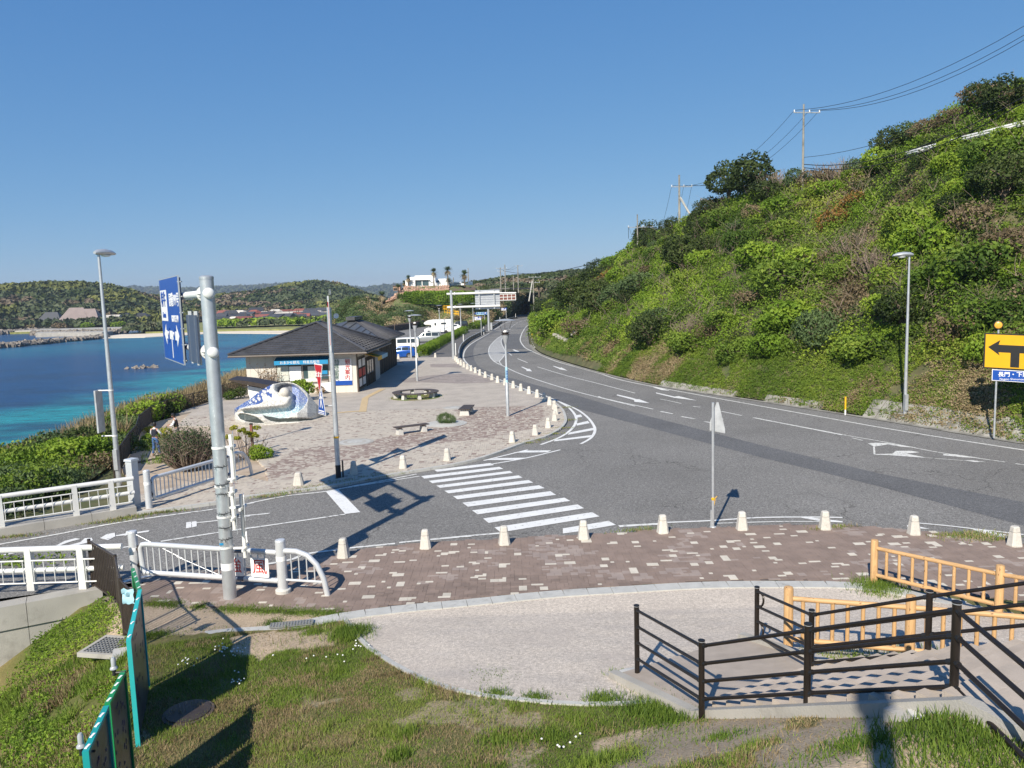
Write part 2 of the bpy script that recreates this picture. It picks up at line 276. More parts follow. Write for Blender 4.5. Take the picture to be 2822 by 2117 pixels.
def ob(name, me, parent=None, loc=None):
    o = bpy.data.objects.new(name, me); COL.objects.link(o)
    if parent is not None: o.parent = parent
    if loc is not None: o.location = loc
    return o
def tag(o, label=None, cat=None, group=None, kind=None):
    if label: o['label'] = label
    if cat: o['category'] = cat
    if group: o['group'] = group
    if kind: o['kind'] = kind
    return o
def thing(name, label, cat, loc=(0, 0, 0), rz=0., group=None):
    o = bpy.data.objects.new(name, None); COL.objects.link(o); o.location = loc; o.rotation_euler = (0, 0, rz)
    o.empty_display_size = .2; return tag(o, label, cat, group)
def dup(root, loc, rz=0., label=None, sc=None):
    r = root.copy(); COL.objects.link(r); r.location = loc; r.rotation_euler = (0, 0, rz)
    if sc is not None: r.scale = (sc, sc, sc) if not isinstance(sc, (tuple, list)) else sc
    if label: r['label'] = label
    for ch in list(root.children):
        c = ch.copy(); COL.objects.link(c); c.parent = r
        for g in list(ch.children): d = g.copy(); COL.objects.link(d); d.parent = c
    return r
def npmesh(name, V, Fq, mats, tint=None, col=None, matidx=None, parent=None, smooth_=False):
    """numpy mesh, all faces with the same corner count"""
    me = bpy.data.meshes.new(name); V = np.asarray(V, np.float32); Fq = np.asarray(Fq, np.int32); k = Fq.shape[1]; n = len(Fq)
    me.vertices.add(len(V)); me.vertices.foreach_set('co', V.ravel()); me.loops.add(n*k); me.loops.foreach_set('vertex_index', Fq.ravel())
    me.polygons.add(n); me.polygons.foreach_set('loop_start', np.arange(0, n*k, k, dtype=np.int32))
    try: me.polygons.foreach_set('loop_total', np.full(n, k, np.int32))
    except Exception: pass
    for q in (mats if isinstance(mats, (list, tuple)) else [mats]): me.materials.append(MT[q])
    if matidx is not None: me.polygons.foreach_set('material_index', np.asarray(matidx, np.int32))
    me.update(calc_edges=True)
    if tint is not None: a = me.attributes.new('tint', 'FLOAT', 'FACE'); a.data.foreach_set('value', np.asarray(tint, np.float32))
    if col is not None:
        col = np.asarray(col, np.float32); dom = 'FACE' if len(col) == n else 'POINT'
        a = me.attributes.new('col', 'FLOAT_COLOR', dom); a.data.foreach_set('color', np.c_[col, np.ones(len(col))].astype(np.float32).ravel())
    if smooth_: me.polygons.foreach_set('use_smooth', [True]*n)
    else: me.polygons.foreach_set('use_smooth', [False]*n)
    me.validate(clean_customdata=False); return ob(name, me, parent)
def unit(v): return v/np.maximum(np.linalg.norm(v, axis=1, keepdims=True), 1e-9)
def leaves(C, Nn, L, Wd, jit=.9, flatn=0.):
    """one folded leaf quad per centre C; Nn outward dirs; L length, Wd width arrays. returns V,F"""
    n = len(C); nn = unit(Nn*(1-jit*.5)+rng.normal(size=(n, 3))*jit*.6); r = unit(rng.normal(size=(n, 3))); u = unit(np.cross(nn, r)); w = np.cross(nn, u)
    L = np.broadcast_to(L, n)[:, None]; Wd = np.broadcast_to(Wd, n)[:, None]
    a = C-u*L/2; b = C+w*Wd/2+nn*L*.12; c = C+u*L/2; d = C-w*Wd/2+nn*L*.12
    V = np.stack([a, b, c, d], 1).reshape(-1, 3); return V, np.arange(4*n).reshape(-1, 4)
def blades(C, h, w, lean=.45, seed=0):
    """grass blades as tapering quads standing on C"""
    n = len(C); a = rng.uniform(0, 2*np.pi, n); dx = np.c_[np.cos(a), np.sin(a), np.zeros(n)]; b = rng.uniform(0, 2*np.pi, n); ln = rng.uniform(.1, 1, n)*lean
    tip = C+np.c_[np.cos(b)*ln*h, np.sin(b)*ln*h, h*np.sqrt(np.maximum(.15, 1-ln**2))]; w = np.broadcast_to(w, n)[:, None]
    V = np.stack([C-dx*w/2, C+dx*w/2, tip+dx*w*.12, tip-dx*w*.12], 1).reshape(-1, 3); return V, np.arange(4*n).reshape(-1, 4)
def text(s, size, mt, name='lettering', parent=None, M=None, depth=.004, align='CENTER', sx=1., spacing=1., bold=0.):
    c = bpy.data.curves.new(name, 'FONT'); c.body = s; c.size = size; c.align_x = align; c.align_y = 'CENTER'; c.extrude = depth; c.space_line = spacing; c.offset = bold; c.resolution_u = 3
    t = bpy.data.objects.new(name, c); COL.objects.link(t); dg = bpy.context.evaluated_depsgraph_get()
    me = bpy.data.meshes.new_from_object(t.evaluated_get(dg)); bpy.data.objects.remove(t)
    if sx != 1.:
        for v in me.vertices: v.co.x *= sx
    me.materials.clear(); me.materials.append(MT[mt]); o = ob(name, me, parent)
    if M is not None: o.matrix_local = M
    return o
def frame(o, xdir, up=(0, 0, 1)):
    """4x4: local x along xdir, local y = up, local z = facing normal"""
    x = Vector(xdir).normalized(); y = Vector(up); y = (y-x*y.dot(x)).normalized(); z = x.cross(y)
    M = Matrix.Identity(4)
    for i in range(3): M[i][0], M[i][1], M[i][2], M[i][3] = x[i], y[i], z[i], o[i]
    return M
def sheet(name, pts, z, mt, thick=0., kind='structure', parent=None, **k):
    pts = [Vector((p[0], p[1], z)) for p in pts]; b = MB()
    if thick: b.prism(pts, (0, 0, -thick))
    else:
        tr = tessellate_polygon([pts]); fs = []
        for t in tr:
            a, q, c = (pts[i] for i in t); fs.append(tuple(t) if (q-a).cross(c-a).z > 0 else tuple(reversed(t)))
        b.add(pts, fs)
    return tag(b.build(name, mt, parent), kind=kind, **k)
def strip_pts(pts, w):
    pts = [Vector((p[0], p[1], 0)) for p in pts]; L, Rr = [], []
    for i, p in enumerate(pts):
        d = (pts[min(i+1, len(pts)-1)]-pts[max(i-1, 0)]).normalized(); n = Vector((-d.y, d.x, 0)); ww = w[i] if isinstance(w, list) else w
        L.append(p+n*ww/2); Rr.append(p-n*ww/2)
    return L, Rr
def ribbon(mb, pts, w, z):
    L, Rr = strip_pts(pts, w); n = len(L)
    mb.add([(p.x, p.y, z) for p in L]+[(p.x, p.y, z) for p in Rr], [(n+i, n+i+1, i+1, i) for i in range(n-1)])
def inside(poly, x, y):
    x = np.asarray(x); y = np.asarray(y); r = np.zeros(x.shape, bool); n = len(poly)
    for i in range(n):
        x1, y1 = poly[i][0], poly[i][1]; x2, y2 = poly[(i+1) % n][0], poly[(i+1) % n][1]
        if y1 == y2: continue
        r ^= ((y1 > y) != (y2 > y)) & (x < (x2-x1)*(y-y1)/(y2-y1)+x1)
    return r
# ================================================================ GROUND, ROADS, PAVING
P1v, GR, LT = Vector((2.78, 11.15)), Vector((.447, -.894)), Vector((.894, .447))     # stair origin, uphill direction, width direction
def fore_z(x, y):
    x = np.asarray(x, float); y = np.asarray(y, float)
    k = smooth((x+6)/5); b = .1+(.055+.085*k)*np.maximum(0, 17.5-y)+.012*k*np.maximum(0, 12-y)**2
    u = (x-2.78)*GR.x+(y-11.15)*GR.y; v = (x-2.78)*LT.x+(y-11.15)*LT.y
    zs = np.minimum(1.10+.515*u, 3.2); w = smooth((-v-.0)/.8*1.0+.9)
    z = np.where(v < .35, np.maximum(b, zs*w+b*(1-w)), b)
    ln = np.where(y < 16.7, -8.2+.4*(16.7-y), -8.2-.8*(y-16.7))-.45
    d = np.maximum(0, ln-x); z = z-.46*d-.08*np.sqrt(d)*(d > 0)
    return z+(.05*(vn(x, y, 1.6, 5)-.5)+.03*(vn(x, y, .5, 9)-.5))*(y < 17)
def PF(f, x, y, dz=0.):
    """point where the sight line meets the foreground terrain"""
    r = ray(f, x, y); lo, hi = .8/r[1]*2, 26/r[1]
    for k in range(60):
        t = (lo+hi)/2; q = r*t
        if EYE+q[2] > float(fore_z(q[0], q[1]))+dz: lo = t
        else: hi = t
    q = r*lo; return Vector((q[0], q[1], EYE+q[2]))
HB = [(38, 17), (33, 22), (29, 27.5), (26, 32), (23.8, 35.3), (22.7, 38.1), (20.7, 42.7), (19.3, 45.9), (16.8, 51.1), (13.2, 58.5), (10.5, 65.5), (6.8, 80.7), (3.6, 100.), (2.9, 119.1), (3.4, 151.0), (4.6, 183.4), (7.3, 260.), (14.5, 330), (32, 392)]
road = [(-32, 13.9), (-11.4, 20.5), (-8.8, 20.9), (-7.5, 18.2), (0, 18.7), (14, 18), (38, 12)]+HB+[(14, 330), (30, 390), (20, 392), (4, 310), (-2, 250), (-7.5, 190), (-9, 150), (-9, 96), (-8, 60), (-8, 33), (-11.4, 29.3), (-17.6, 25.7), (-33, 16.8)]
sheet('road', road, 0, 'asphalt')
sheet('car_park', [(-8.4, 95), (-7.2, 150), (-5.4, 176), (-7, 216), (-21, 216), (-27, 190), (-27.5, 150), (-26.5, 110), (-25.2, 90), (-24.5, 62), (-9, 62)], .03, 'asphalt')
# dark resurfaced strip
ptop = PX('L', [(1330, 985), (1080, 1060), (860, 1200), (780, 1320), (765, 1440), (790, 1560)])+PX('C', [(840, 975), (900, 1010), (1060, 1062), (1300, 1128), (1500, 1182), (1700, 1232), (2212, 1383)])+PX('H', [(0, 1310), (500, 1430), (1000, 1550), (1500, 1650), (2212, 1790)])
pbot = PX('L', [(1180, 970), (1090, 1035), (900, 1135), (725, 1245), (625, 1345), (585, 1430), (580, 1530), (640, 1620)])+PX('C', [(800, 990), (880, 1040), (1080, 1115), (1320, 1205), (1500, 1272), (1700, 1345), (2212, 1480)])+PX('H', [(0, 1415), (500, 1535), (1000, 1660), (2212, 1990)])
sheet('road_patch', ptop+pbot[::-1], .004, 'asphalt_patch')
sheet('road_patch', PX('L', [(1440, 1040), (1740, 1035), (1700, 1160), (1760, 1270), (1840, 1330), (1960, 1345), (1440, 1340), (1350, 1250), (1340, 1150), (1400, 1050)]), .004, 'asphalt_patch')
ZL = .006
mk = MB(); wn = MB()
def line(f, pts, w=.15, n=6, fresh=False, crv=True):
    global ZL; ZL += .0001
    q = PX(f, pts) if isinstance(f, str) else pts
    ribbon(wn if fresh else mk, crom(q, n) if crv and len(q) > 2 else q, w, ZL)
def poly(f, pts, fresh=True, q=None):
    global ZL; ZL += .0001
    q = q or PX(f, pts); b = wn if fresh else mk; q = [Vector((p[0], p[1], ZL)) for p in q]
    fs = []
    for t in tessellate_polygon([q]):
        a, c, d = (q[i] for i in t); fs.append(tuple(t) if (c-a).cross(d-a).z > 0 else tuple(reversed(t)))
    b.add(q, fs)
# right edge line, plaza side line, lane lines
right_edge = PX('L', [(2180, 703), (2040, 765), (1900, 843), (1830, 905), (1770, 1000), (1730, 1100), (1728, 1180), (1775, 1262), (1880, 1350)])+PX('C', [(1500, 926), (1700, 985), (1900, 1040), (2212, 1125)])+PX('H', [(600, 1088), (1200, 1192), (1700, 1272), (2212, 1350), (2500, 1392)])
line(None, right_edge, .17)
line('L', [(1720, 722), (1560, 765), (1380, 838), (1180, 965)], .15)
plz_line = PX('L', [(1092, 1025), (900, 1132), (720, 1243), (620, 1342), (577, 1430), (572, 1530), (622, 1612)])+PX('C', [(785, 985), (870, 1030), (960, 1070), (1060, 1105), (1180, 1150), (1300, 1195), (1400, 1225), (1500, 1265), (1565, 1292)])
line(None, plz_line, .17)
line('C', [(1560, 1292), (1630, 1335), (1682, 1390), (1700, 1440), (1680, 1500), (1620, 1560), (1530, 1610), (1390, 1662)], .16, fresh=True)
line('C', [(1560, 1290), (1700, 1352), (1790, 1415), (1850, 1490), (1862, 1545), (1825, 1605), (1740, 1655)], .16, fresh=True)
line('Q', [(1535, 0), (1210, 78), (890, 135)], .13, fresh=True); line('Q', [(1225, 0), (1020, 50), (805, 103)], .13, fresh=True)
hatch = [('C', (1690, 1408), (1740, 1398), (1752, 1418), (1700, 1428)), ('C', (1702, 1478), (1800, 1455), (1818, 1474), (1705, 1496)), ('C', (1640, 1556), (1850, 1515), (1858, 1534), (1625, 1576)), ('C', (1525, 1618), (1835, 1578), (1818, 1598), (1500, 1634)), ('Q', (1085, 28), (1190, 8), (1450, 6), (1410, 24)), ('Q', (830, 98), (930, 80), (1200, 76), (1130, 96))]
for f, *q in hatch: poly(f, q)
line('L', [(1430, 1040), (1380, 1090), (1340, 1160), (1345, 1230), (1380, 1310), (1420, 1400), (1400, 1470), (1350, 1540), (1300, 1600), (1345, 1659)], .12)
line('L', [(1395, 1045), (1270, 1115), (1160, 1220), (1095, 1310), (1080, 1400), (1105, 1490), (1170, 1575), (1290, 1655)], .12)
for i in range(27):                       # hatched island bars
    t = (i+.5)/27; y = 1062+t*(1600-1062)
    xl = np.interp(y, [1045, 1115, 1220, 1310, 1400, 1490, 1575, 1655], [1395, 1270, 1160, 1095, 1080, 1105, 1170, 1290])
    xr = np.interp(y, [1045, 1090, 1160, 1230, 1310, 1400, 1470, 1540, 1600], [1430, 1380, 1340, 1345, 1380, 1420, 1400, 1350, 1300]); h = 6.5+t*3
    if xr-xl > 12: poly('L', [(xl+4, y-h/2), (xr-4, y-h/2+2), (xr-4, y+h/2+2), (xl+4, y+h/2)])
line('C', [(985, 938), (1075, 982), (1200, 1040), (1400, 1110), (1700, 1200), (2212, 1327)], .15)
line('M', [(150, -22), (220, 0), (612, 86)], .15)
for a in [((680, 105), (778, 126)), ((850, 148), (963, 168)), ((1045, 190), (1140, 209))]: line('M', a, .17)
line('C', [(1362, 984), (1600, 1056), (1900, 1132), (2212, 1213)], .13)
line('M', [(670, 0), (760, 18), (850, 38)], .1); line('M', [(1190, 105), (1360, 140)], .13); line('M', [(1460, 158), (1860, 236), (2212, 305)], .17)
line('M', [(950, 62), (1010, 70)], .14)
line('H', [(0, 1092), (350, 1158), (700, 1225)], .16); line('H', [(700, 1225), (1100, 1295), (1500, 1372), (2050, 1452)], .1); line('H', [(2140, 1466), (2300, 1490)], .13); line('H', [(760, 1248), (850, 1270)], .1)
poly('H', [(890, 1294), (960, 1290), (1060, 1292), (1300, 1330), (1190, 1325), (1060, 1305), (945, 1322)], False)
poly('H', [(940, 1386), (1100, 1382), (1130, 1358), (1260, 1358), (1330, 1370), (1220, 1382), (1380, 1414), (1250, 1408), (1080, 1395), (945, 1390)], False)
line('H', [(945, 1322), (950, 1386)], .08); line('H', [(1220, 1404), (1700, 1440)], .07)
poly('H', [(1530, 1384), (1620, 1386), (1850, 1420), (1690, 1412), (1530, 1396)], False); poly('H', [(1700, 1438), (1780, 1438), (1885, 1452), (1790, 1452)], False)
for a in [((1100, 856), (1140, 885)), ((1190, 913), (1275, 948)), ((1092, 672), (1102, 683)), ((1112, 652), (1124, 662))]: line('C', a, .15)
for y0 in range(7):
    xs = [(1440, 1010, 1475, 980), (1490, 955, 1520, 932), (1535, 905, 1565, 882), (1580, 866, 1615, 844), (1635, 828, 1675, 806), (1705, 796, 1760, 775), (1800, 764, 1850, 745)][y0]; line('L', [(xs[0], xs[1]), (xs[2], xs[3])], .15)
line('L', [(1900, 735), (1950, 718)], .15); line('L', [(1995, 702), (2040, 690)], .15)
# arrows on the lanes
poly('C', [(1220, 985), (1232, 984), (1280, 1003), (1292, 1000), (1316, 1024), (1262, 1020), (1270, 1012)]); poly('C', [(1495, 978), (1508, 977), (1560, 993), (1572, 990), (1626, 1018), (1556, 1006), (1548, 1000)])
poly('C', [(1145, 835), (1160, 833), (1182, 842), (1205, 848), (1200, 853), (1172, 850)]); poly('e', [(0, 795), (120, 822), (150, 832), (170, 832), (250, 862), (135, 852), (130, 838), (0, 803)]); poly('e', [(296, 780), (440, 812), (470, 808), (610, 842), (440, 822), (300, 788)]); poly('e', [(268, 738), (330, 745), (405, 768), (340, 762)])
line('e', [(332, 926), (426, 943)], .16); line('e', [(490, 964), (594, 982)], .16); line('e', [(582, 888), (636, 892)], .12)
# crossing
zl = [((333, 193), (362, 212)), ((210, 253), (240, 277)), ((283, 298), (316, 321)), ((354, 343), (390, 366)), ((432, 393), (470, 418)), ((513, 445), (556, 475)), ((602, 507), (655, 545)), ((695, 580), (748, 618)), ((800, 657), (852, 700)), ((908, 742), (965, 790)), ((1020, 838), (1085, 890))]
zr = [((870, 128), (905, 148)), ((955, 164), (992, 184)), ((1055, 203), (1082, 222)), ((1138, 246), (1178, 268)), ((1232, 290), (1278, 315)), ((1332, 340), (1388, 368)), ((1440, 397), (1495, 432)), ((1575, 459), (1630, 490)), ((1700, 523), (1762, 560)), ((1838, 597), (1908, 638)), ((1995, 680), (2065, 718))]
for (a, b), (c, d) in zip(zl[:10], zr[:10]): poly('Q', [a, c, d, b])
poly('Q', [(1560, 752), zr[10][0], zr[10][1], (1700, 782), (1560, 800)])
poly('F', [(940, 490), (1045, 468), (1242, 672), (1110, 688)]); line('F', [(280, 592), (600, 530), (950, 490), (1200, 440), (1400, 405), (1730, 340)], .13); line('F', [(1060, 468), (1400, 415), (1757, 358)], .12)
line('D', [(-100, 1292), (0, 1268), (500, 1180), (1100, 1068), (1890, 958), (2212, 905)], .14)
line('F', [(130, 832), (600, 765), (1110, 690)], .13); line('F', [(120, 714), (455, 682)], .13); line('D', [(1640, 1088), (1900, 1060), (2180, 1022)], .12)
line('D', [(-60, 1380), (0, 1366), (130, 1343)], .13); line('D', [(970, 1312), (1125, 1288)], .13); line('D', [(1400, 1243), (1900, 1165), (2212, 1120)], .13)
for q in [[(480, 1285), (560, 1240), (660, 1215), (700, 1222), (600, 1250), (520, 1280)], [(700, 1250), (740, 1215), (800, 1212), (810, 1232), (750, 1258), (600, 1292), (490, 1312), (480, 1308)], [(870, 1215), (930, 1180), (1000, 1168), (1005, 1200), (940, 1232)], [(1010, 1188), (1090, 1175), (1300, 1146), (1300, 1158), (1095, 1190), (1010, 1198)], [(1085, 1195), (1100, 1155), (1185, 1142), (1190, 1172)], [(1620, 1130), (1622, 1078), (1665, 1072), (1668, 1122)], [(1672, 1122), (1670, 1072), (1712, 1066), (1714, 1112)]]: poly('D', q)
# near side edge lines
line('F', [(430, 1125), (640, 1085), (780, 1035), (1050, 1000)], .14); line('F', [(1150, 985), (1545, 946)], .14); line('F', [(1850, 912), (2212, 880)], .14); line('Q', [(0, 888), (300, 858), (700, 820), (960, 798)], .14); line('D', [(1060, 1600), (1240, 1555), (1560, 1505)], .16)
line('M', [(325, 1078), (480, 1068), (660, 1058)], .2); line('M', [(660, 1048), (1100, 1030), (1500, 1005), (1900, 1000), (2212, 1004)], .12, fresh=True); line('M', [(1150, 1053), (1700, 1038), (2100, 1040)], .08)
poly('M', [(1840, 1003), (1910, 1000), (2212, 1036), (2212, 1046), (2050, 1040)]); line('a', [(200, 20), (700, 65), (1200, 122), (2212, 240)], .1, fresh=True); poly('a', [(1215, 135), (1300, 125), (1940, 255), (1930, 310), (1560, 262)]); poly('a', [(0, 60), (200, 80), (430, 135), (240, 125), (0, 95)])
rd = wn.build('road_marking', 'line_fresh'); tag(rd, kind='structure'); tag(mk.build('road_marking', 'line_paint'), kind='structure')
# ---- foreground brick pavement
KB = PX('Q', [(0, 1478), (700, 1412), (1500, 1333), (2212, 1290)], .1)
pave = PX('D', [(1095, 1655), (1300, 1592), (1560, 1535)], .1)+PX('F', [(640, 1100), (780, 1100), (1000, 1050), (1250, 988), (1770, 932), (2212, 905)], .1)+PX('Q', [(700, 862), (1400, 818), (2212, 782)], .1)+PX('M', [(560, 1104), (1100, 1082), (1700, 1058), (2212, 1056)], .1)+PX('a', [(240, 152), (870, 212), (1900, 330), (2212, 400), (3600, 800)], .1)+PX('a', [(3600, 1700), (2212, 1480), (1500, 1400)], .1)+PX('G', [(1450, 200), (1200, 180), (1000, 177), (640, 180), (300, 198)], .1)+KB[::-1][1:]+PX('Y', [(1505, 236), (1000, 222), (620, 200), (300, 182), (0, 160)], .1)+[Vector((-10.7, 19.2, .1))]
pav = sheet('pavement', pave, .088, 'joint', thick=.2)
def tiling(poly_, x0, x1, y0, y1, mod, sizes, rot=0., pivot=(0, 0)):
    nx, ny = int((x1-x0)/mod), int((y1-y0)/mod); occ = np.zeros((nx+4, ny+4), bool); out = []
    for j in range(ny):
        for i in range(nx):
            if occ[i, j]: continue
            w, h = random.choice(sizes)
            while occ[i:i+w, j:j+h].any(): w, h = (w-1, h) if w > 1 else (1, 1)
            occ[i:i+w, j:j+h] = True; out.append((x0+(i+w/2)*mod, y0+(j+h/2)*mod, w, h))
    A = np.array(out); c, s = math.cos(rot), math.sin(rot); dx, dy = A[:, 0]-pivot[0], A[:, 1]-pivot[1]
    A[:, 0], A[:, 1] = pivot[0]+c*dx-s*dy, pivot[1]+s*dx+c*dy
    return A[inside(poly_, A[:, 0], A[:, 1])]
def tile_stuff(name, A, mod, z0, z1, gap, rot, mats, mi, parent, jit=.0012):
    n = len(A); w = (A[:, 2]*mod-gap)/2; h = (A[:, 3]*mod-gap)/2; c, s = math.cos(rot), math.sin(rot)
    V = np.zeros((n, 8, 3)); zt = z1+rng.normal(size=n)*jit
    for k, (a, b, t) in enumerate([(-1, -1, 0), (1, -1, 0), (1, 1, 0), (-1, 1, 0), (-1, -1, 1), (1, -1, 1), (1, 1, 1), (-1, 1, 1)]):
        lx, ly = a*w, b*h; V[:, k, 0] = A[:, 0]+c*lx-s*ly; V[:, k, 1] = A[:, 1]+s*lx+c*ly; V[:, k, 2] = zt if t else z0
    base = np.array([(4, 5, 6, 7), (0, 1, 5, 4), (1, 2, 6, 5), (2, 3, 7, 6), (3, 0, 4, 7)]); Fq = (np.arange(n)[:, None, None]*8+base[None]).reshape(-1, 4)
    o = npmesh(name, V.reshape(-1, 3), Fq, mats, matidx=np.repeat(mi, 5), parent=parent); return tag(o, kind='stuff')
def piece_loop(name, A, mod, z0, z1, gap, rot, mats, mi, parent):
    cache = {}
    for (x, y, w, h), k in zip(A, mi):
        key = (w, h, k)
        if key not in cache:
            b = MB(); b.box((0, 0, 0), (w*mod-gap, h*mod-gap, z1-z0)); me = b.build('tmp', mats[k]); cache[key] = me.data; me.data.name = name; bpy.data.objects.remove(me)
        o = ob(name, cache[key], parent, (x, y, (z0+z1)/2+random.gauss(0, .0012))); o.rotation_euler = (random.gauss(0, .003), random.gauss(0, .003), rot+random.gauss(0, .005))
MOD = .108
A = tiling(pave, -11, 15, 15.5, 25.5, MOD, [(2, 1)]*6+[(2, 2)]*3+[(1, 1)]*2+[(3, 1)]*2+[(3, 2)])
small = (A[:, 2]*A[:, 3] > 0); lightp = np.where(rng.random(len(A)) < .068, 1, 0)
score = np.hypot(A[:, 0]*1.6, A[:, 1])+(A[:, 1] > 25)*50
order = np.argsort(score); vis = [i for i in order if abs(A[i, 0])*1.02 < A[i, 1]*.66+.3][:300]; msk = np.zeros(len(A), bool); msk[vis] = True
piece_loop('brick', A[msk], MOD, .03, .1, .005, 0, ['brick_dark', 'brick_light'], lightp[msk], pav)
MT['brick_dark2'] = MT['brick_dark'].copy(); MT['brick_dark2'].name = 'brick_worn'
for e, c in zip([n for n in MT['brick_dark2'].node_tree.nodes if n.type == 'VALTORGB'][0].color_ramp.elements, [(.23, .185, .165, 1), (.30, .245, .215, 1)]): e.color = c
worn = vn(A[:, 0], A[:, 1], 1.1, 3) < .40
mi = np.where(lightp == 1, 1, np.where(worn & (rng.random(len(A)) < .6), 2, 0))
tile_stuff('paving_bricks', A[~msk], MOD, .03, .1, .005, 0, ['brick_dark', 'brick_light', 'brick_dark2'], mi[~msk], pav)
# ---- plaza
plaza = PX('D', [(1190, 985), (1900, 893)], .1)+PX('F', [(300, 522), (1010, 432), (1500, 338), (2212, 214)], .1)+PX('C', [(1240, 1642), (1420, 1590), (1540, 1530), (1600, 1470), (1606, 1420), (1572, 1345), (1500, 1288), (1400, 1244), (1200, 1168), (1000, 1098), (850, 1038), (745, 965), (695, 915), (688, 895)], .1)+PX('C', [(130, 905)], .1)
plaza += [Vector((-12.5, 90, .1)), Vector((-24.2, 90, .1)), Vector((-23.2, 67, .1)), Vector((-23.6, 60, .1)), Vector((-23.8, 53, .1))]+PX('X', [(1740, 160), (1300, 560)], .1)+PX('S', [(190, 1080)], .1)+PX('F', [(300, 170), (430, 290), (440, 400)], .1)+PX('D', [(2000, 640), (1380, 800), (1210, 830)], .1)
plz = sheet('plaza', plaza, .088, 'plaza_bed', thick=.2)
redz = [PX('C', [(200, 1090), (700, 1050), (1090, 1160), (1400, 1330), (1450, 1420), (1300, 1540), (1000, 1610), (400, 1680), (100, 1690), (0, 1620), (300, 1560), (700, 1440), (640, 1370), (430, 1290), (520, 1230), (450, 1160)]), PX('F', [(440, 290), (700, 130), (1050, 108), (1550, 15), (2000, -60), (2212, -60), (2212, 40), (1700, 110), (1300, 215), (900, 265), (560, 375), (440, 400)])]
PM = .112; prot = .0
big = [(p[0], p[1]) for p in plaza]
A = tiling(big, -24, 7, 27, 52, PM, [(2, 1)]*5+[(2, 2)]*2+[(1, 2)]*3+[(1, 1)])
ins = inside(redz[0], A[:, 0], A[:, 1]) | inside(redz[1], A[:, 0], A[:, 1]); rr_ = rng.random(len(A)); mi = np.where(ins, np.where(rr_ < .5, 1, np.where(rr_ < .75, 2, 0)), np.where(rr_ < .07, 1, np.where(rr_ < .18, 2, 0)))
mat('plaza_light', (.45, .405, .345), .9, var=.10, vs=1.1, bump=.25, bs=60); mat('plaza_dark', (.25, .19, .165), .9, var=.12, vs=2, bump=.25, bs=60); mat('plaza_mid', (.355, .305, .265), .9, var=.1, vs=2, bump=.25, bs=60)
ty = A[:, 1]; near = np.argsort(np.hypot(A[:, 0]*1.2+3, ty)); near = [i for i in near if abs(A[i, 0]) < ty[i]*.6][:300]; msk = np.zeros(len(A), bool); msk[near] = True
piece_loop('paving_stone', A[msk], PM, .03, .1, .010, prot, ['plaza_light', 'plaza_dark', 'plaza_mid'], mi[msk], plz)
tile_stuff('paving_stones', A[~msk], PM, .03, .1, .010, prot, ['plaza_light', 'plaza_dark', 'plaza_mid'], mi[~msk], plz, .0015)
def mat_tiles(name, c1, c2, mortar, sc):
    m, t, b, N, Lk = nodes(name); b.inputs['Roughness'].default_value = .9; g = N('ShaderNodeNewGeometry').outputs['Position']
    k = N('ShaderNodeTexBrick'); k.inputs['Scale'].default_value = sc; k.inputs['Color1'].default_value = (*c1, 1); k.inputs['Color2'].default_value = (*c2, 1); k.inputs['Mortar'].default_value = (*mortar, 1); k.inputs['Mortar Size'].default_value = .02; Lk(g, k.inputs['Vector'])
    n = N('ShaderNodeTexNoise'); n.inputs['Scale'].default_value = .8; n.inputs['Detail'].default_value = 6; Lk(g, n.inputs[0]); mr = N('ShaderNodeMapRange'); mr.inputs[1].default_value = .3; mr.inputs[2].default_value = .7; mr.inputs[3].default_value = .88; mr.inputs[4].default_value = 1.12; Lk(n.outputs[0], mr.inputs[0])
    hs = N('ShaderNodeHueSaturation'); Lk(mr.outputs[0], hs.inputs['Value']); Lk(k.outputs[0], hs.inputs['Color']); Lk(hs.outputs[0], b.inputs[0])
mat_tiles('plaza_far_light', (.44, .395, .34), (.40, .355, .305), (.29, .265, .24), 2.2); mat_tiles('plaza_far_dark', (.34, .30, .275), (.25, .21, .19), (.18, .16, .15), 2.2)
farp = [(p.x, p.y) for p in plaza]
def clip_y(pl, y0):     # keep y > y0
    out = []
    for i in range(len(pl)):
        a, b = pl[i], pl[(i+1) % len(pl)]
        if a[1] > y0: out.append(a)
        if (a[1] > y0) != (b[1] > y0): t = (y0-a[1])/(b[1]-a[1]); out.append((a[0]+(b[0]-a[0])*t, y0))
    return out
sheet('plaza_paving', clip_y(farp, 52.0), .1, 'plaza_far_light', kind='structure')
sheet('plaza_paving', PX('C', [(160, 1100), (400, 1060), (700, 1040), (860, 1060), (1000, 1105), (930, 1120), (700, 1130), (450, 1120), (200, 1118)], .1), .104, 'plaza_far_dark')
sheet('plaza_paving', PX('C', [(430, 960), (640, 955), (700, 975), (690, 990), (430, 985)], .1), .104, 'plaza_far_dark')
tc = MB(); ribbon(tc, PX('B', [(1040, 1068), (1240, 1052)], .1), .45, .112); ribbon(tc, PX('B', [(1262, 1060), (1285, 940), (1300, 935)], .1), .5, .114); ribbon(tc, PX('B', [(1290, 938), (1350, 905), (1440, 860)], .1), .45, .116); tag(tc.build('tactile_paving', 'tactile'), kind='structure')
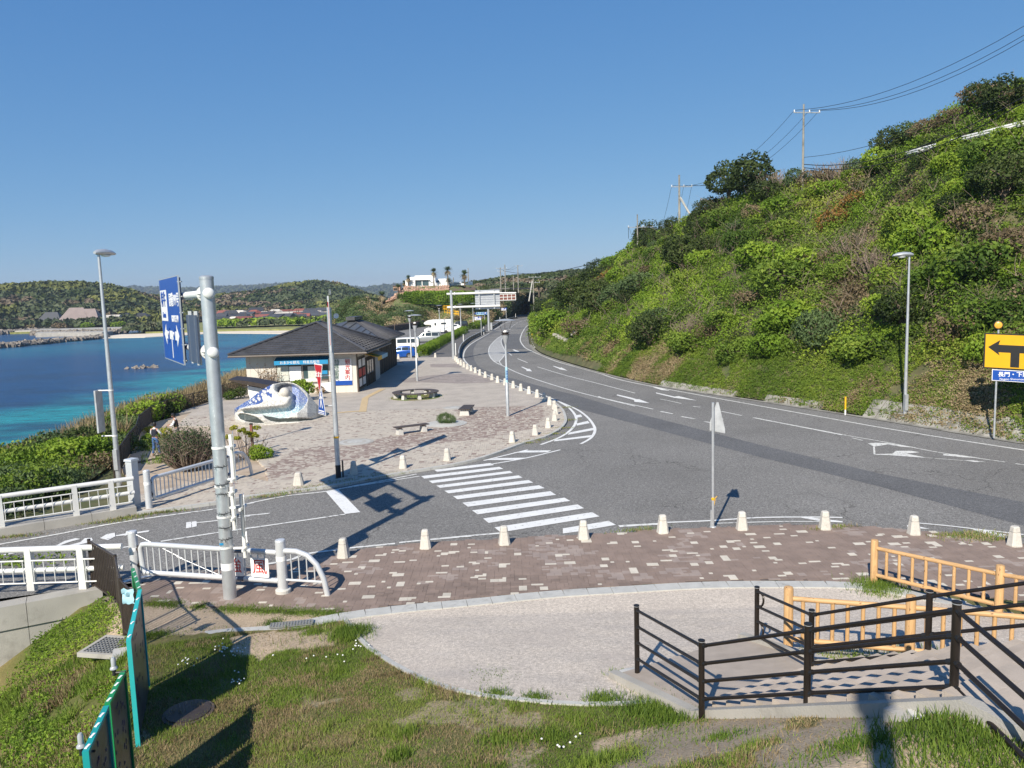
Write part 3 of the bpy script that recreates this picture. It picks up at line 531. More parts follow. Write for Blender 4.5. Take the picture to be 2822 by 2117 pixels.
# kerbs: plaza road side (stones one by one) and gravel side
def kerb_run(parent, pts, w, h, ln, mt, z0, name='kerb_stone', limit=300):
    p = crom([Vector((q[0], q[1], 0)) for q in pts], 6); acc = [0]
    for i in range(1, len(p)): acc.append(acc[-1]+(p[i]-p[i-1]).length)
    n = max(1, int(acc[-1]/ln)); seg = acc[-1]/n
    def at(s):
        i = int(np.searchsorted(acc, s)); i = min(max(i, 1), len(p)-1); t = (s-acc[i-1])/max(1e-6, acc[i]-acc[i-1]); return p[i-1].lerp(p[i], t)
    b = MB(); b.box((0, 0, 0), (seg-.012, w, h)); t0 = b.build('tmp', mt); me = t0.data; me.name = name; bpy.data.objects.remove(t0)
    for i in range(n):
        a, c = at(i*seg), at((i+1)*seg); d = c-a; mid = (a+c)/2; zz = z0(mid.x, mid.y) if callable(z0) else z0
        o = ob(name, me, parent, (mid.x, mid.y, zz-h/2)); sl_ = 0
        if callable(z0): sl_ = -math.atan2(z0(c.x, c.y)-z0(a.x, a.y), d.length)
        o.rotation_euler = (random.gauss(0, .006), sl_, math.atan2(d.y, d.x)); o.scale = (d.length/seg, 1, 1)
pk = PX('D', [(1190, 985), (1900, 893)], .1)+PX('F', [(300, 522), (1010, 432), (1500, 338), (2212, 214)], .1)+PX('C', [(1240, 1642), (1420, 1590), (1540, 1530), (1600, 1470), (1606, 1420), (1572, 1345), (1500, 1288), (1400, 1244), (1200, 1168), (1000, 1098)], .1)
kerb_run(plz, pk, .16, .2, .62, 'kerb_grey', .112)
gk = [Vector((-8.9, 16.2, 0)), Vector((-8.3, 16.45, 0))]+PX('Y', [(500, 390), (1000, 350), (1500, 258)], .1)+[p+Vector((0, -.12, 0)) for p in KB]+PX('G', [(300, 210), (640, 193), (1000, 190), (1400, 200), (1900, 290)], .1)
edge = tag(bpy.data.objects.new('pavement_edging', None), kind='structure'); COL.objects.link(edge)
kerb_run(edge, [p+Vector((0, -.16, 0)) for p in gk], .42, .25, .6, 'kerb_grey', .118)
# ---- gravel yard, foreground terrain
grav = [(p[0], p[1]) for p in gk[4:]]+[(9.5, 15.2), (7.6, 13.6), (5.9, 14.6), (5.4, 15.0), (4.0, 12.6)]
edgl = [PF('Y', *q) for q in [(1500, 262), (1600, 400), (1680, 490), (1790, 570), (1950, 670), (2212, 795)]]+[PF('d', *q) for q in [(470, 415), (640, 488), (780, 530), (900, 550), (1100, 572), (1300, 590), (1600, 598), (1870, 578)]]
stair_lo = [P1v+LT*v+GR*u for u, v in ((-.35, 0), (-.35, 2.4))]
fg = [(p.x, p.y) for p in gk[4:]]; gpoly = fg+[(11, 16.5), (11, 13.2), (P1v+LT*3.7+GR*(-.2))[:], (P1v+LT*2.9+GR*(-.3))[:], (P1v+LT*2.9)[:], (P1v)[:]]+[(p.x, p.y) for p in edgl[::-1]]
gpoly = [(q[0], q[1]) for q in gpoly]
xs = np.arange(-24, 15.01, .12); ys = np.arange(2, 19.9, .12); GX, GY = np.meshgrid(xs, ys); Zt = fore_z(GX, GY)-.012
stz = (GX-2.78)*LT.x+(GY-11.15)*LT.y; stu = (GX-2.78)*GR.x+(GY-11.15)*GR.y
Zt = np.where((stz > .08) & (stz < 2.9) & (stu > -.2), Zt-.5, Zt)
pin = inside([(p.x, p.y) for p in pave], GX, GY); Zt = np.where(pin, -.2, Zt); Zt = np.where(GY > 19.6, np.minimum(Zt, -.25), Zt)
nx, ny = len(xs), len(ys); V = np.c_[GX.ravel(), GY.ravel(), Zt.ravel()]; ii = (np.arange(ny-1)[:, None]*nx+np.arange(nx-1)[None]).ravel(); Fq = np.c_[ii, ii+1, ii+nx+1, ii+nx]
cx_, cy_ = (GX.ravel()[ii]+.06), (GY.ravel()[ii]+.06); isg = inside(gpoly, cx_, cy_)
sandp = [[(p.x, p.y) for p in [P('Y', *q, .1) for q in [(-300, 150), (0, 180), (500, 190), (1000, 240), (1500, 262), (1000, 360), (500, 400), (0, 450), (-300, 460)]]], [(PF('Y', *q).x, PF('Y', *q).y) for q in [(670, 430), (1000, 380), (1400, 385), (1530, 430), (1440, 500), (1050, 530), (880, 600), (690, 540)]]]
def sandmask(x, y):
    s = np.zeros(np.shape(x))
    for q in sandp: s = np.maximum(s, inside(q, x+(vn(x, y, .5, 4)-.5)*.5, y+(vn(x, y, .5, 8)-.5)*.5)*1.)
    rgt = ((x-2.78)*GR.x+(y-11.15)*GR.y > -.3) & ((x-2.78)*LT.x+(y-11.15)*LT.y < .1) & (x > 1.0)
    s = np.maximum(s, np.where(rgt & (vn(x, y, .9, 21) > .36), .9, 0)); s = np.maximum(s, np.where((vn(x, y, 1.3, 33) > .66) & (y < 14), .6, 0))
    return s
X_, Y_ = GX.ravel(), GY.ravel(); sm_ = sandmask(X_, Y_); n1 = vn(X_, Y_, .35, 2)[:, None]; n2 = vn(X_, Y_, 1.7, 6)[:, None]
thatch = lerp(np.array([.075, .095, .022]), np.array([.21, .175, .085]), np.clip(n1*.9+n2*.5-.25, 0, 1)); sandc = np.array([.40, .315, .225])*(0.85+.3*n1)
soilc = lerp(np.array([.07, .095, .02]), np.array([.28, .19, .10]), np.clip(n2*1.4-.4, 0, 1)); leftm = smooth((-8.4+.4*(16.7-Y_)-X_)/.5)[:, None]
colr = lerp(lerp(thatch, soilc, leftm), sandc, sm_[:, None])
mat_attr('soil_attr', .95, 22, .25, .2, .7, 30)
g = npmesh('ground', V, Fq, ['soil_attr', 'gravel'], col=colr, matidx=isg.astype(int), smooth_=True); tag(g, kind='structure')
ed2 = tag(bpy.data.objects.new('gravel_edging', None), kind='structure'); COL.objects.link(ed2)
kerb_run(ed2, [p.xy.to_3d() for p in edgl], .10, .2, .6, 'kerb_grey', lambda x, y: float(fore_z(x, y))+.025, name='edging_stone')
tag(ed2, 'low grey edging stones curving between the gravel yard and the grass')
# base land under everything
land = [(15.2, 19), (-11.2, 19.8), (-19.5, 24.6), (-20, 30), (-22.5, 44), (-25.5, 55), (-24.5, 70), (-26, 95), (-28.5, 120), (-29, 160), (-29, 230), (-10, 300), (60, 420), (140, 400), (140, -20), (15.2, -20)]
b = MB(); b.prism([(x, y, -.26) for x, y in land], (0, 0, -.3)); tag(b.build('land', 'soil_hill'), kind='structure')
# sidewalk beside the far road
sw = PX('L', [(470, 1535), (480, 1440), (520, 1340), (592, 1258), (695, 1178), (845, 1098), (1000, 1016), (1080, 1000)], .1)+PX('b', [(1960, 530), (1800, 570), (1400, 760), (1080, 960), (980, 1080), (900, 1160)], .1)
sheet('sidewalk', sw, .094, 'asphalt_walk', thick=.2)
sheet('sidewalk', PX('L', [(1112, 960), (1330, 818), (1470, 765), (1660, 722), (1900, 668), (2180, 612), (2150, 600), (1860, 650), (1600, 700), (1400, 735), (1160, 790), (900, 900), (640, 985), (660, 1000)], .1), .090, 'asphalt_walk', thick=.2)
# ================================================================ HILL, EMBANKMENT, COAST, SEA, FAR LAND
def resample(pts, n):
    p = [Vector(q) for q in pts]; acc = [0]
    for i in range(1, len(p)): acc.append(acc[-1]+(p[i]-p[i-1]).length)
    out = []
    for k in range(n):
        s = acc[-1]*k/(n-1); i = min(max(int(np.searchsorted(acc, s)), 1), len(p)-1); t = (s-acc[i-1])/max(1e-6, acc[i]-acc[i-1]); out.append(p[i-1].lerp(p[i], t))
    return out
def loft(foot, top, nrow, prof=1., back=(), rough=0., rs=6., seed=1, sub=5):
    """surface from a foot line to a top line (paired points), then on to the back offsets"""
    f = crom(foot, sub); t = crom(top, sub); n = len(f); rows = []
    for j in range(nrow+1):
        s = j/nrow; rows.append([Vector((lerp(a.x, b.x, s), lerp(a.y, b.y, s), lerp(a.z, b.z, s**prof))) for a, b in zip(f, t)])
    for dist, dz in back:
        rows.append([b+(b.xy-a.xy).normalized().to_3d()*dist+Vector((0, 0, dz)) for a, b in zip(f, t)])
    V = np.array([[q[:] for q in r] for r in rows]); m = V.shape[0]
    if rough:
        k = np.minimum(1, np.arange(m)/2.)[:, None]; V[:, :, 2] += (vn(V[:, :, 0], V[:, :, 1], rs, seed, 4)-.5)*rough*k
    idx = (np.arange(m-1)[:, None]*n+np.arange(n-1)[None]).ravel(); Fq = np.c_[idx, idx+1, idx+n+1, idx+n]
    return V, Fq, n
def surf_sample(V, k, j0=0, j1=None, i0=0, i1=None):
    """k random points on the lofted grid, area weighted; returns points, normals"""
    A = V[j0:j1, i0:i1]; a, b, c, d = A[:-1, :-1], A[:-1, 1:], A[1:, 1:], A[1:, :-1]; nn = np.cross(c-a, d-b).reshape(-1, 3); ar = np.linalg.norm(nn, axis=1); nn = nn/ar[:, None]; nn[nn[:, 2] < 0] *= -1
    i = rng.choice(len(ar), k, p=ar/ar.sum()); u, v = rng.random((2, k, 1)); a, b, c, d = (q.reshape(-1, 3)[i] for q in (a, b, c, d))
    return (a*(1-u)+b*u)*(1-v)+(d*(1-u)+c*u)*v, nn[i]
rp = [(3300, -250, 46), (2900, -110, 50), (2600, 10, 54), (2400, 90, 58), (2211, 192, 62), (2100, 224, 64), (1990, 284, 68), (1895, 350, 72), (1790, 385, 75), (1730, 396, 77), (1620, 428, 84), (1500, 472, 98), (1430, 515, 112), (1340, 562, 140), (1260, 608, 185), (1215, 640, 225), (1190, 657, 300), (1205, 652, 380), (1330, 640, 440)]
ridge = [PY('W', *q) for q in rp]
foot = [Vector((x+.5, y+.15, .05)) for x, y in HB]
HV, HF, hn = loft(foot, ridge, 26, .94, [(8, .5), (22, .5), (60, -6), (120, -20)], 1.6, 5, 3, 6)
hill = npmesh('hill', HV.reshape(-1, 3), HF, 'soil_hill', smooth_=True); tag(hill, kind='structure')
HT = BVHTree.FromPolygons([tuple(v) for v in HV.reshape(-1, 3)], [tuple(f) for f in HF.tolist()])
def hill_hit(f, x, y):
    r = Vector(ray(f, x, y)).normalized(); q = HT.ray_cast(Vector((0, 0, EYE)), r); return q[0]
# --- foliage prototypes
def crown_cloud(n, R=(1, 1, 1), lumps=9, leaf=.16, seed=0, hollow=.62, lumpr=.5, spread=.62, base=-.2):
    g = np.random.default_rng(seed); L = unit(g.normal(size=(lumps, 3))); L[:, 2] = np.abs(L[:, 2])*.9+base; L = L*spread*g.uniform(.55, 1.05, (lumps, 1)); rr = g.uniform(.6, 1.15, lumps)*lumpr
    k = g.integers(0, lumps, n); d = unit(g.normal(size=(n, 3))); rad = rr[k]*(hollow+(1-hollow)*g.random(n)**.5)*g.uniform(.85, 1.12, n)
    C = L[k]+d*rad[:, None]; out = unit(d+C*.6); keep = np.ones(n, bool)
    for q in range(lumps): keep &= ~((np.linalg.norm(C-L[q], axis=1) < rr[q]*.62) & (k != q))
    C, out, k = C[keep], out[keep], k[keep]; C = C*np.array(R); lt = g.uniform(-.28, .28, lumps)[k]
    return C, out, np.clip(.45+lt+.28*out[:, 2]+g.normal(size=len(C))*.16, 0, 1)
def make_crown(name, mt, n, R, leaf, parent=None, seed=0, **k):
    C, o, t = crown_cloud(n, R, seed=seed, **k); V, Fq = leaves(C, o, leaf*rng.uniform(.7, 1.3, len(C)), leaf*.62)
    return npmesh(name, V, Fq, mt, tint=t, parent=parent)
def limb_mb(h, r, spread, n, seed, lean=.1):
    g = random.Random(seed); b = MB(); top = Vector((g.uniform(-lean, lean), g.uniform(-lean, lean), h)); b.tube([(0, 0, -.4), (top*.5)[:], top[:]], r, 6, r2=r*.55)
    for i in range(n):
        a = g.uniform(0, 6.28); e = Vector((math.cos(a)*spread*g.uniform(.5, 1), math.sin(a)*spread*g.uniform(.5, 1), h+g.uniform(.1, .9)*spread)); s = top*g.uniform(.45, 1); b.tube([s[:], (s.lerp(e, .5)+Vector((0, 0, .12*spread)))[:], e[:]], r*.5, 5, r2=r*.12, cap=False)
    return b
def tree_proto(name, label, cat, mt, n, R, leaf, th, tr, seed, group=None, **k):
    t = thing(name, label, cat, group=group)
    cr = make_crown('crown', mt, n, R, leaf, t, seed, **k); cr.location = (0, 0, th+R[2]*.35)
    limb_mb(th+R[2]*.3, tr, R[0]*.6, 7, seed).build('trunk', 'bark', t); return t
def twig_proto(name, label, cat, n, h, sp, seed, mt='twig', group=None, leafn=0, leafm='leaf_olive'):
    """bare bush: many thin curved stems with side twigs"""
    t = thing(name, label, cat, group=group); g = random.Random(seed); b = MB(); tips = []
    for i in range(n):
        a = g.uniform(0, 6.28); r = sp*g.random()**.6; e = Vector((math.cos(a)*r, math.sin(a)*r, h*g.uniform(.6, 1)*(1-.3*(r/sp)**2))); s = Vector((math.cos(a)*r*.12, math.sin(a)*r*.12, -.1)); mid = s.lerp(e, .5)+Vector((math.cos(a)*r*.15, math.sin(a)*r*.15, -.03))
        b.tube([s, mid, e], .022*h, 3, cap=False, r2=.005*h); tips.append(e)
        for q in range(4):
            p = mid.lerp(e, g.random()); f = p+Vector((g.gauss(0, .13), g.gauss(0, .13), g.uniform(.05, .3)))*h; b.tube([p, f], .008*h, 3, cap=False, r2=.003*h); tips.append(f)
    b.build('stems', mt, t)
    if leafn:
        C = np.array([tips[i % len(tips)][:] for i in range(leafn)])+rng.normal(size=(leafn, 3))*.07*h; V, Fq = leaves(C, unit(C+1e-3), .07*h**.5*rng.uniform(.7, 1.3, leafn), .045*h**.5); npmesh('leaves', V, Fq, leafm, tint=rng.random(leafn), parent=t)
    return t
GRP_H = 'shrubs and trees covering the roadside hill'
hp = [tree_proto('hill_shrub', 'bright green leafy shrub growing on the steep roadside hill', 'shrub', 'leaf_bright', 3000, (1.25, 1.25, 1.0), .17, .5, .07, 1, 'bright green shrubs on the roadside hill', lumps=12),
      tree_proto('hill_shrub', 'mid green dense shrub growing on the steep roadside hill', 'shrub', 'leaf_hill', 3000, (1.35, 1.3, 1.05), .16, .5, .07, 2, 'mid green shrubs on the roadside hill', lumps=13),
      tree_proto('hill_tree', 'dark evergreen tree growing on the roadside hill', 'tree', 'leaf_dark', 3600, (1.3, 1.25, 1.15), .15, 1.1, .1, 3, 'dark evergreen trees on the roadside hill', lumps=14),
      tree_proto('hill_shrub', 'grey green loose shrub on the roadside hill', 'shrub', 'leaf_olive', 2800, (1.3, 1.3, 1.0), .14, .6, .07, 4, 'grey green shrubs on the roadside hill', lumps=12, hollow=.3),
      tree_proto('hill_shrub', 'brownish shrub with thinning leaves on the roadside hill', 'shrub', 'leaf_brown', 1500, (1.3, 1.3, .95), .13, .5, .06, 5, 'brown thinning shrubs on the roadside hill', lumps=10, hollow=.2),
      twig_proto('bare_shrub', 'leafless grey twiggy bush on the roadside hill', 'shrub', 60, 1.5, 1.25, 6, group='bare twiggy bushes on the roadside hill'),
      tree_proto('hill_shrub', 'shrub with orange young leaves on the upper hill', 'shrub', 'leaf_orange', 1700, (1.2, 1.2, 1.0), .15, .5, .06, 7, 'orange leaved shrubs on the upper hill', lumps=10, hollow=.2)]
used = set()
def put_hill(k, p, sc, rz=None):
    sc = sc*random.uniform(.9, 1.1); s3 = (sc*random.uniform(.9, 1.15), sc*random.uniform(.9, 1.15), sc*random.uniform(.85, 1.1)); p = Vector(p)-Vector((0, 0, .55*sc)); rz = random.uniform(0, 6.28) if rz is None else rz
    if k in used: return dup(hp[k], p, rz, sc=s3)
    used.add(k); o = hp[k]; o.location = p; o.rotation_euler = (0, 0, rz); o.scale = s3; return o
hand = [(1618, 372, 2, 3.3), (1575, 400, 2, 2.8), (1540, 420, 4, 2.4), (1655, 380, 2, 2.2), (1510, 440, 2, 1.9), (1690, 372, 5, 2.6), (1720, 375, 3, 2.1), (1770, 365, 4, 2.3), (1810, 350, 5, 2.6), (1850, 350, 3, 1.9), (1905, 300, 0, 2.1), (1920, 285, 2, 2.0), (1960, 250, 3, 2.3), (2010, 225, 4, 2.2), (2060, 205, 4, 1.6), (2110, 180, 2, 1.7), (2160, 170, 1, 1.7), (2200, 165, 4, 1.8), (2120, 210, 4, 2.4), (2180, 230, 2, 2.8), (1990, 270, 4, 1.8),
        (1475, 570, 2, 2.8), (1460, 545, 2, 2.0), (1520, 560, 0, 2.0), (1640, 550, 0, 2.8), (1600, 520, 1, 2.2), (1700, 600, 1, 3.2), (1740, 560, 0, 2.6), (1700, 680, 0, 2.8), (1800, 470, 6, 2.6), (1850, 430, 6, 2.0), (1860, 520, 5, 2.8), (1900, 560, 5, 2.4), (1330, 640, 3, 3.2), (1380, 620, 3, 3.0), (1290, 660, 2, 3.4), (1250, 700, 4, 3.0), (1240, 640, 2, 4.2), (1210, 680, 0, 4.0), (1420, 690, 3, 2.2), (1500, 700, 5, 2.2), (1560, 690, 1, 2.0), (1620, 640, 4, 2.4), (2040, 600, 0, 2.4), (2120, 580, 1, 2.6), (2180, 540, 4, 2.6), (2000, 520, 0, 2.6), (1960, 480, 1, 2.4), (2100, 480, 4, 2.4), (2170, 420, 2, 2.4), (1760, 730, 3, 2.2), (2050, 350, 0, 2.1), (2150, 340, 1, 2.2), (1700, 440, 0, 2.2), (1640, 450, 4, 2.0), (1560, 470, 1, 2.2), (1780, 410, 4, 1.9), (1400, 580, 4, 2.2), (1340, 590, 0, 2.2), (1300, 600, 4, 2.6), (1660, 750, 0, 2.0), (1580, 760, 1, 1.9), (1480, 745, 1, 1.9), (1400, 735, 2, 2.2), (1860, 760, 1, 2.1), (1950, 700, 2, 2.1), (2060, 720, 4, 2.0), (2150, 690, 1, 2.2), (2130, 760, 0, 1.6)]
for x, y, k, s in hand:
    q = hill_hit('W', x, y+s*7) or hill_hit('W', x, y+s*14) or hill_hit('W', x, y+60)
    if q is not None: put_hill(k, q, s*(.72 if x < 1890 or y > 300 else .7))
wts = np.array([.34, .34, .12, .12, .035, .025, .015]); tot = 0
while tot < 215:
    p, _ = surf_sample(HV, 1, 5, 27); p = p[0]; x, y = p[0], p[1]
    if y < 20 or x/y > .78 or (y > 200 and random.random() < .6): continue
    nn = float(vn(x, y, 9, 44)); w = wts.copy(); w[0] *= 3*nn; w[4] *= 3*(1-nn); w[2] *= 1+float(vn(x, y, 6, 12)); w /= w.sum(); put_hill(int(rng.choice(7, p=w)), p, random.uniform(.75, 1.45)*(1+.5*(y > 110))); tot += 1
# undergrowth between the shrubs: clumps of leaves all over the slope
def clump_field(name, V, n, perc, r, leaf, mats, j0, j1, wfun=None, zoff=.0, flat_=.75, parent=None, cull=None):
    P_, Nn = surf_sample(V, n*(1 if cull is None else 9), j0, j1)
    if cull is not None: k = cull(P_); P_, Nn = P_[k][:n], Nn[k][:n]
    n = len(P_); rr = rng.uniform(*r, n); base = np.clip(vn(P_[:, 0], P_[:, 1], 3.5, 71)*1.3-.15+rng.normal(size=n)*.14, 0, 1)
    d = unit(rng.normal(size=(n*perc, 3))+np.repeat(Nn, perc, 0)*.8); C = np.repeat(P_, perc, 0)+d*np.repeat(rr, perc)[:, None]*np.array([1, 1, flat_])*rng.uniform(.55, 1.1, (n*perc, 1)); C[:, 2] += zoff
    sz = leaf*rng.uniform(.65, 1.35, n*perc); Vv, Fq = leaves(C, d, sz, sz*.6)
    mi = wfun(np.repeat(P_[:, 0], perc), np.repeat(P_[:, 1], perc)) if wfun else None
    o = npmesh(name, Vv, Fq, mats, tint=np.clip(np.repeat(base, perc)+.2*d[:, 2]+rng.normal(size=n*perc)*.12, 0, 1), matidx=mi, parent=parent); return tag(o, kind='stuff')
def wf(x, y):
    a = vn(x, y, 5, 91)+rng.normal(size=len(x))*.06; b_ = vn(x, y, 4, 17); return np.where(a > .54, 1, np.where(a < .27, 2, np.where(b_ > .62, 3, 0)))
inview = lambda P_: (P_[:, 0]/P_[:, 1] < .80) & (P_[:, 1] > 20)
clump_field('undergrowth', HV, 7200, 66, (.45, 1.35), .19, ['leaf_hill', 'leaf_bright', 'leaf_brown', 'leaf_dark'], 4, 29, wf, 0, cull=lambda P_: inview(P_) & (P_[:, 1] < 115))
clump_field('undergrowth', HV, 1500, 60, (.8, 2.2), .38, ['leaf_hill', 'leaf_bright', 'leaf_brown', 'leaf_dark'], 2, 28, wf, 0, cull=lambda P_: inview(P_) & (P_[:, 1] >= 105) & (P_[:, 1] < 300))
# lower bank: ground cover, dry grass and bare patches
wl = lambda x, y: np.where(vn(x, y, 2.6, 31)+rng.normal(size=len(x))*.08 > .66, 1, 0)
clump_field('bank_cover', HV, 8200, 34, (.14, .42), .095, ['leaf_hill', 'dry_grass'], 0, 6, wl, 0, .6, cull=lambda P_: inview(P_) & (P_[:, 1] < 75) & (vn(P_[:, 0], P_[:, 1], 2.3, 55) > .2))
clump_field('bank_cover', HV, 2600, 40, (.3, .7), .16, ['grass_leaf', 'dry_grass'], 1, 6, wl, 0, .6, cull=lambda P_: inview(P_) & (P_[:, 1] >= 70) & (P_[:, 1] < 190))
clump_field('creeper_leaves', HV, 260, 26, (.15, .45), .20, ['leaf_bright'], 2, 6, None, .1, .6, cull=lambda P_: inview(P_) & (P_[:, 1] < 60) & (vn(P_[:, 0], P_[:, 1], 4, 8) > .55))
# bare branches tangled through the slope
bm = MB(); P_, Nn = surf_sample(HV, 1500, 5, 27)
for p, n_ in zip(P_, Nn):
    if p[0]/p[1] > .8 or p[1] < 20 or p[1] > 110: continue
    c = Vector(p)+Vector(n_)*random.uniform(.3, 1.0)
    for q in range(random.randint(2, 5)):
        e = c+Vector((random.gauss(0, .8), random.gauss(0, .6), random.uniform(.1, 1.5))); bm.tube([c, c.lerp(e, .5)+Vector((random.gauss(0, .12), 0, .1)), e], random.uniform(.008, .02), 3, cap=False, r2=.006)
tag(bm.build('bare_branches', 'twig'), kind='stuff')
# stepped concrete drain and retaining blocks at the foot of the hill
rw = thing('retaining_wall', 'low cracked concrete block wall along the foot of the green hill', 'wall')
def wall_blocks(pts, ln, rows, h, lean, mt='concrete'):
    p = crom([Vector((q[0], q[1], 0)) for q in pts], 8); acc = [0]
    for i in range(1, len(p)): acc.append(acc[-1]+(p[i]-p[i-1]).length)
    n = int(acc[-1]/ln)
    def at(s): i = min(max(int(np.searchsorted(acc, s)), 1), len(p)-1); t = (s-acc[i-1])/max(1e-6, acc[i]-acc[i-1]); return p[i-1].lerp(p[i], t)
    for r in range(rows):
        for i in range(n):
            a, c = at(i*acc[-1]/n), at((i+1)*acc[-1]/n); d = (c-a).normalized(); nrm = Vector((-d.y, d.x, 0)); nrm = nrm if nrm.x > 0 or nrm.y > 0 else -nrm
            if nrm.x < 0: nrm = -nrm
            g = .018; a2, c2 = a+d*g, c-d*g; o0, o1 = nrm*(r*h*lean+random.gauss(0, .01)), nrm*((r+1)*h*lean); z0, z1 = r*h+.012, (r+1)*h-.012; top = .3
            b = MB(); f = [a2+o0+Vector((0, 0, z0)), c2+o0+Vector((0, 0, z0)), c2+o1+Vector((0, 0, z1)), a2+o1+Vector((0, 0, z1))]; b.prism(f, nrm*top); b.build('block', 'concrete_old', rw)
wall_blocks([(33.4, 22), (29.3, 27.3), (26.3, 31.9), (24.1, 35.4), (22.95, 38.2), (20.95, 42.8), (20.3, 44.2)], .85, 2, .48, 1.0)
wall_blocks([(19.0, 47.2), (18.2, 49.0), (16.9, 51.4)], .95, 1, .45, .9); wall_blocks([(15.6, 54), (13.4, 58.6), (11.9, 62)], 1.1, 1, .4, .9)
dr = MB()
for pts in ([(30.5, 26), (26.5, 31.5), (24.0, 35.2), (20.9, 42.5), (17.0, 50.9), (13.3, 58.3), (10.6, 65.3), (6.9, 80.5), (3.7, 99.8), (3.0, 119)],): ribbon(dr, crom([Vector((x, y, 0)) for x, y in pts], 6), .42, .03)
tag(dr.build('gutter', 'concrete_old'), kind='structure')
st = thing('drain_step', 'broken sloping concrete drain running up the bank beyond the curve', 'drain')
for (x0, y0), (x1, y1), n in (((1680, 715), (1790, 640), 5), ((1430, 655), (1640, 760), 9), ((1700, 690), (1800, 620), 4)):
    for i in range(n):
        t = (i+.5)/n; q = hill_hit('C', lerp(x0, x1, t), lerp(y0, y1, t))
        if q: b = MB(); b.box(q+Vector((0, -.2, .1)), (1.1, 1.0, .35), random.uniform(-.3, .3)); b.build('slab', 'concrete', st)
# guard rail and road of the upper lane on the hill
gr = thing('hill_guardrail', 'pale grey guardrail slanting across the upper part of the hill', 'guardrail'); q = [hill_hit('W', x, y) for x, y in ((1905, 362), (1975, 345), (2050, 325), (2130, 306), (2211, 286), (2290, 262), (2380, 230))]; q = [p+Vector((0, -.5, .55)) for p in q if p]
b = MB()
for dz in (0, .16): b.tube([p+Vector((0, 0, dz)) for p in q], .12, 6)
b.build('rail', 'rail_white', gr)
for p in q: b = MB(); b.tube([p+Vector((0, .15, -1.0)), p+Vector((0, .15, .2))], .06, 6); b.build('post', 'galvanised', gr)
# ---------------------------------------------------------------- sea with its shoals
SEA = -6.5
tb = [(-34, 8), (-20, 30), (-22.5, 44), (-25.5, 55), (-25, 70), (-26.5, 95), (-29, 125), (-33, 160), (-48, 178)]
def cdist(x, y):
    p = [Vector(q) for q in [(-44, 0), (-40, 30), (-36, 45), (-34, 62), (-34, 90), (-38, 130), (-42, 170), (-55, 215)]]; d = np.full(np.shape(x), 1e9)
    for a, b_ in zip(p[:-1], p[1:]):
        e = b_-a; t = np.clip(((x-a.x)*e.x+(y-a.y)*e.y)/e.length_squared, 0, 1); d = np.minimum(d, np.hypot(x-a.x-t*e.x, y-a.y-t*e.y))
    return d
xs = np.concatenate([np.arange(-2600, -520, 80), np.arange(-520, 60, 3.2)]); ys = np.concatenate([np.arange(-120, 420, 3.2), np.arange(420, 640, 12), np.arange(640, 4000, 120)])
GX, GY = np.meshgrid(xs, ys); x, y = GX.ravel(), GY.ravel(); d = cdist(x, y)
tq, tq2, deep, mid, weed = (np.array(c) for c in ((.03, .34, .31), (.010, .22, .25), (.003, .038, .125), (.005, .12, .19), (.006, .025, .08)))
w1 = (vn(x+y*.3, y*2.2, 55, 3, 4)-.5)*2; w2 = (vn(x, y*2.5, 22, 6, 4)-.5)*2
dd = y-20+w1*26+w2*10; near_ = smooth((98-dd)/26)[:, None]; near2 = smooth((58-dd)/30)[:, None]
col = np.tile(deep, (len(x), 1)); farm = smooth((y-215+w1*20)/60)*smooth((x+230)/70); col = lerp(col, mid, (farm*.9)[:, None]); rightm = smooth((x+78+w2*12)/18)*smooth((260-y)/80)*smooth((42-d)/20+.3); col = lerp(col, tq2, rightm[:, None]); col = lerp(col, tq2, near_); col = lerp(col, tq, near2)
wd = smooth((vn(x, y*2.4, 20, 15, 4)-.60)/.06)*(1-near2[:, 0]*.8); col = lerp(col, weed, (wd*.75)[:, None]); harb = smooth((-190-x+.0*y)/30)*smooth((y-290)/20); col = lerp(col, np.array([.006, .045, .13]), harb[:, None])
m, t, b_, N, Lk = nodes('sea_water'); b_.inputs['Roughness'].default_value = .22; b_.inputs['IOR'].default_value = 1.33; b_.inputs['Specular IOR Level'].default_value = .32
at = N('ShaderNodeAttribute'); at.attribute_name = 'col'; g_ = N('ShaderNodeNewGeometry').outputs['Position']; mp = N('ShaderNodeMapping'); mp.inputs['Rotation'].default_value = (0, 0, .35); mp.inputs['Scale'].default_value = (.55, 1.5, 1); Lk(g_, mp.inputs[0])
n = N('ShaderNodeTexNoise'); n.inputs['Scale'].default_value = .55; n.inputs['Detail'].default_value = 8; n.inputs['Roughness'].default_value = .62; Lk(mp.outputs[0], n.inputs[0])
mr = N('ShaderNodeMapRange'); mr.inputs[1].default_value = .32; mr.inputs[2].default_value = .68; mr.inputs[3].default_value = .62; mr.inputs[4].default_value = 1.35; Lk(n.outputs[0], mr.inputs[0]); hs = N('ShaderNodeHueSaturation'); Lk(mr.outputs[0], hs.inputs['Value']); Lk(at.outputs['Color'], hs.inputs['Color']); Lk(hs.outputs[0], b_.inputs['Base Color'])
bp = N('ShaderNodeBump'); bp.inputs['Strength'].default_value = .9; bp.inputs['Distance'].default_value = .35; Lk(n.outputs[0], bp.inputs['Height']); Lk(bp.outputs[0], b_.inputs['Normal'])
V = np.c_[x, y, np.full(len(x), SEA)]; nx = len(xs); ii = (np.arange(len(ys)-1)[:, None]*nx+np.arange(nx-1)[None]).ravel()
tag(npmesh('sea', V, np.c_[ii, ii+1, ii+nx+1, ii+nx], 'sea_water', col=col), kind='structure')
rk = MB()
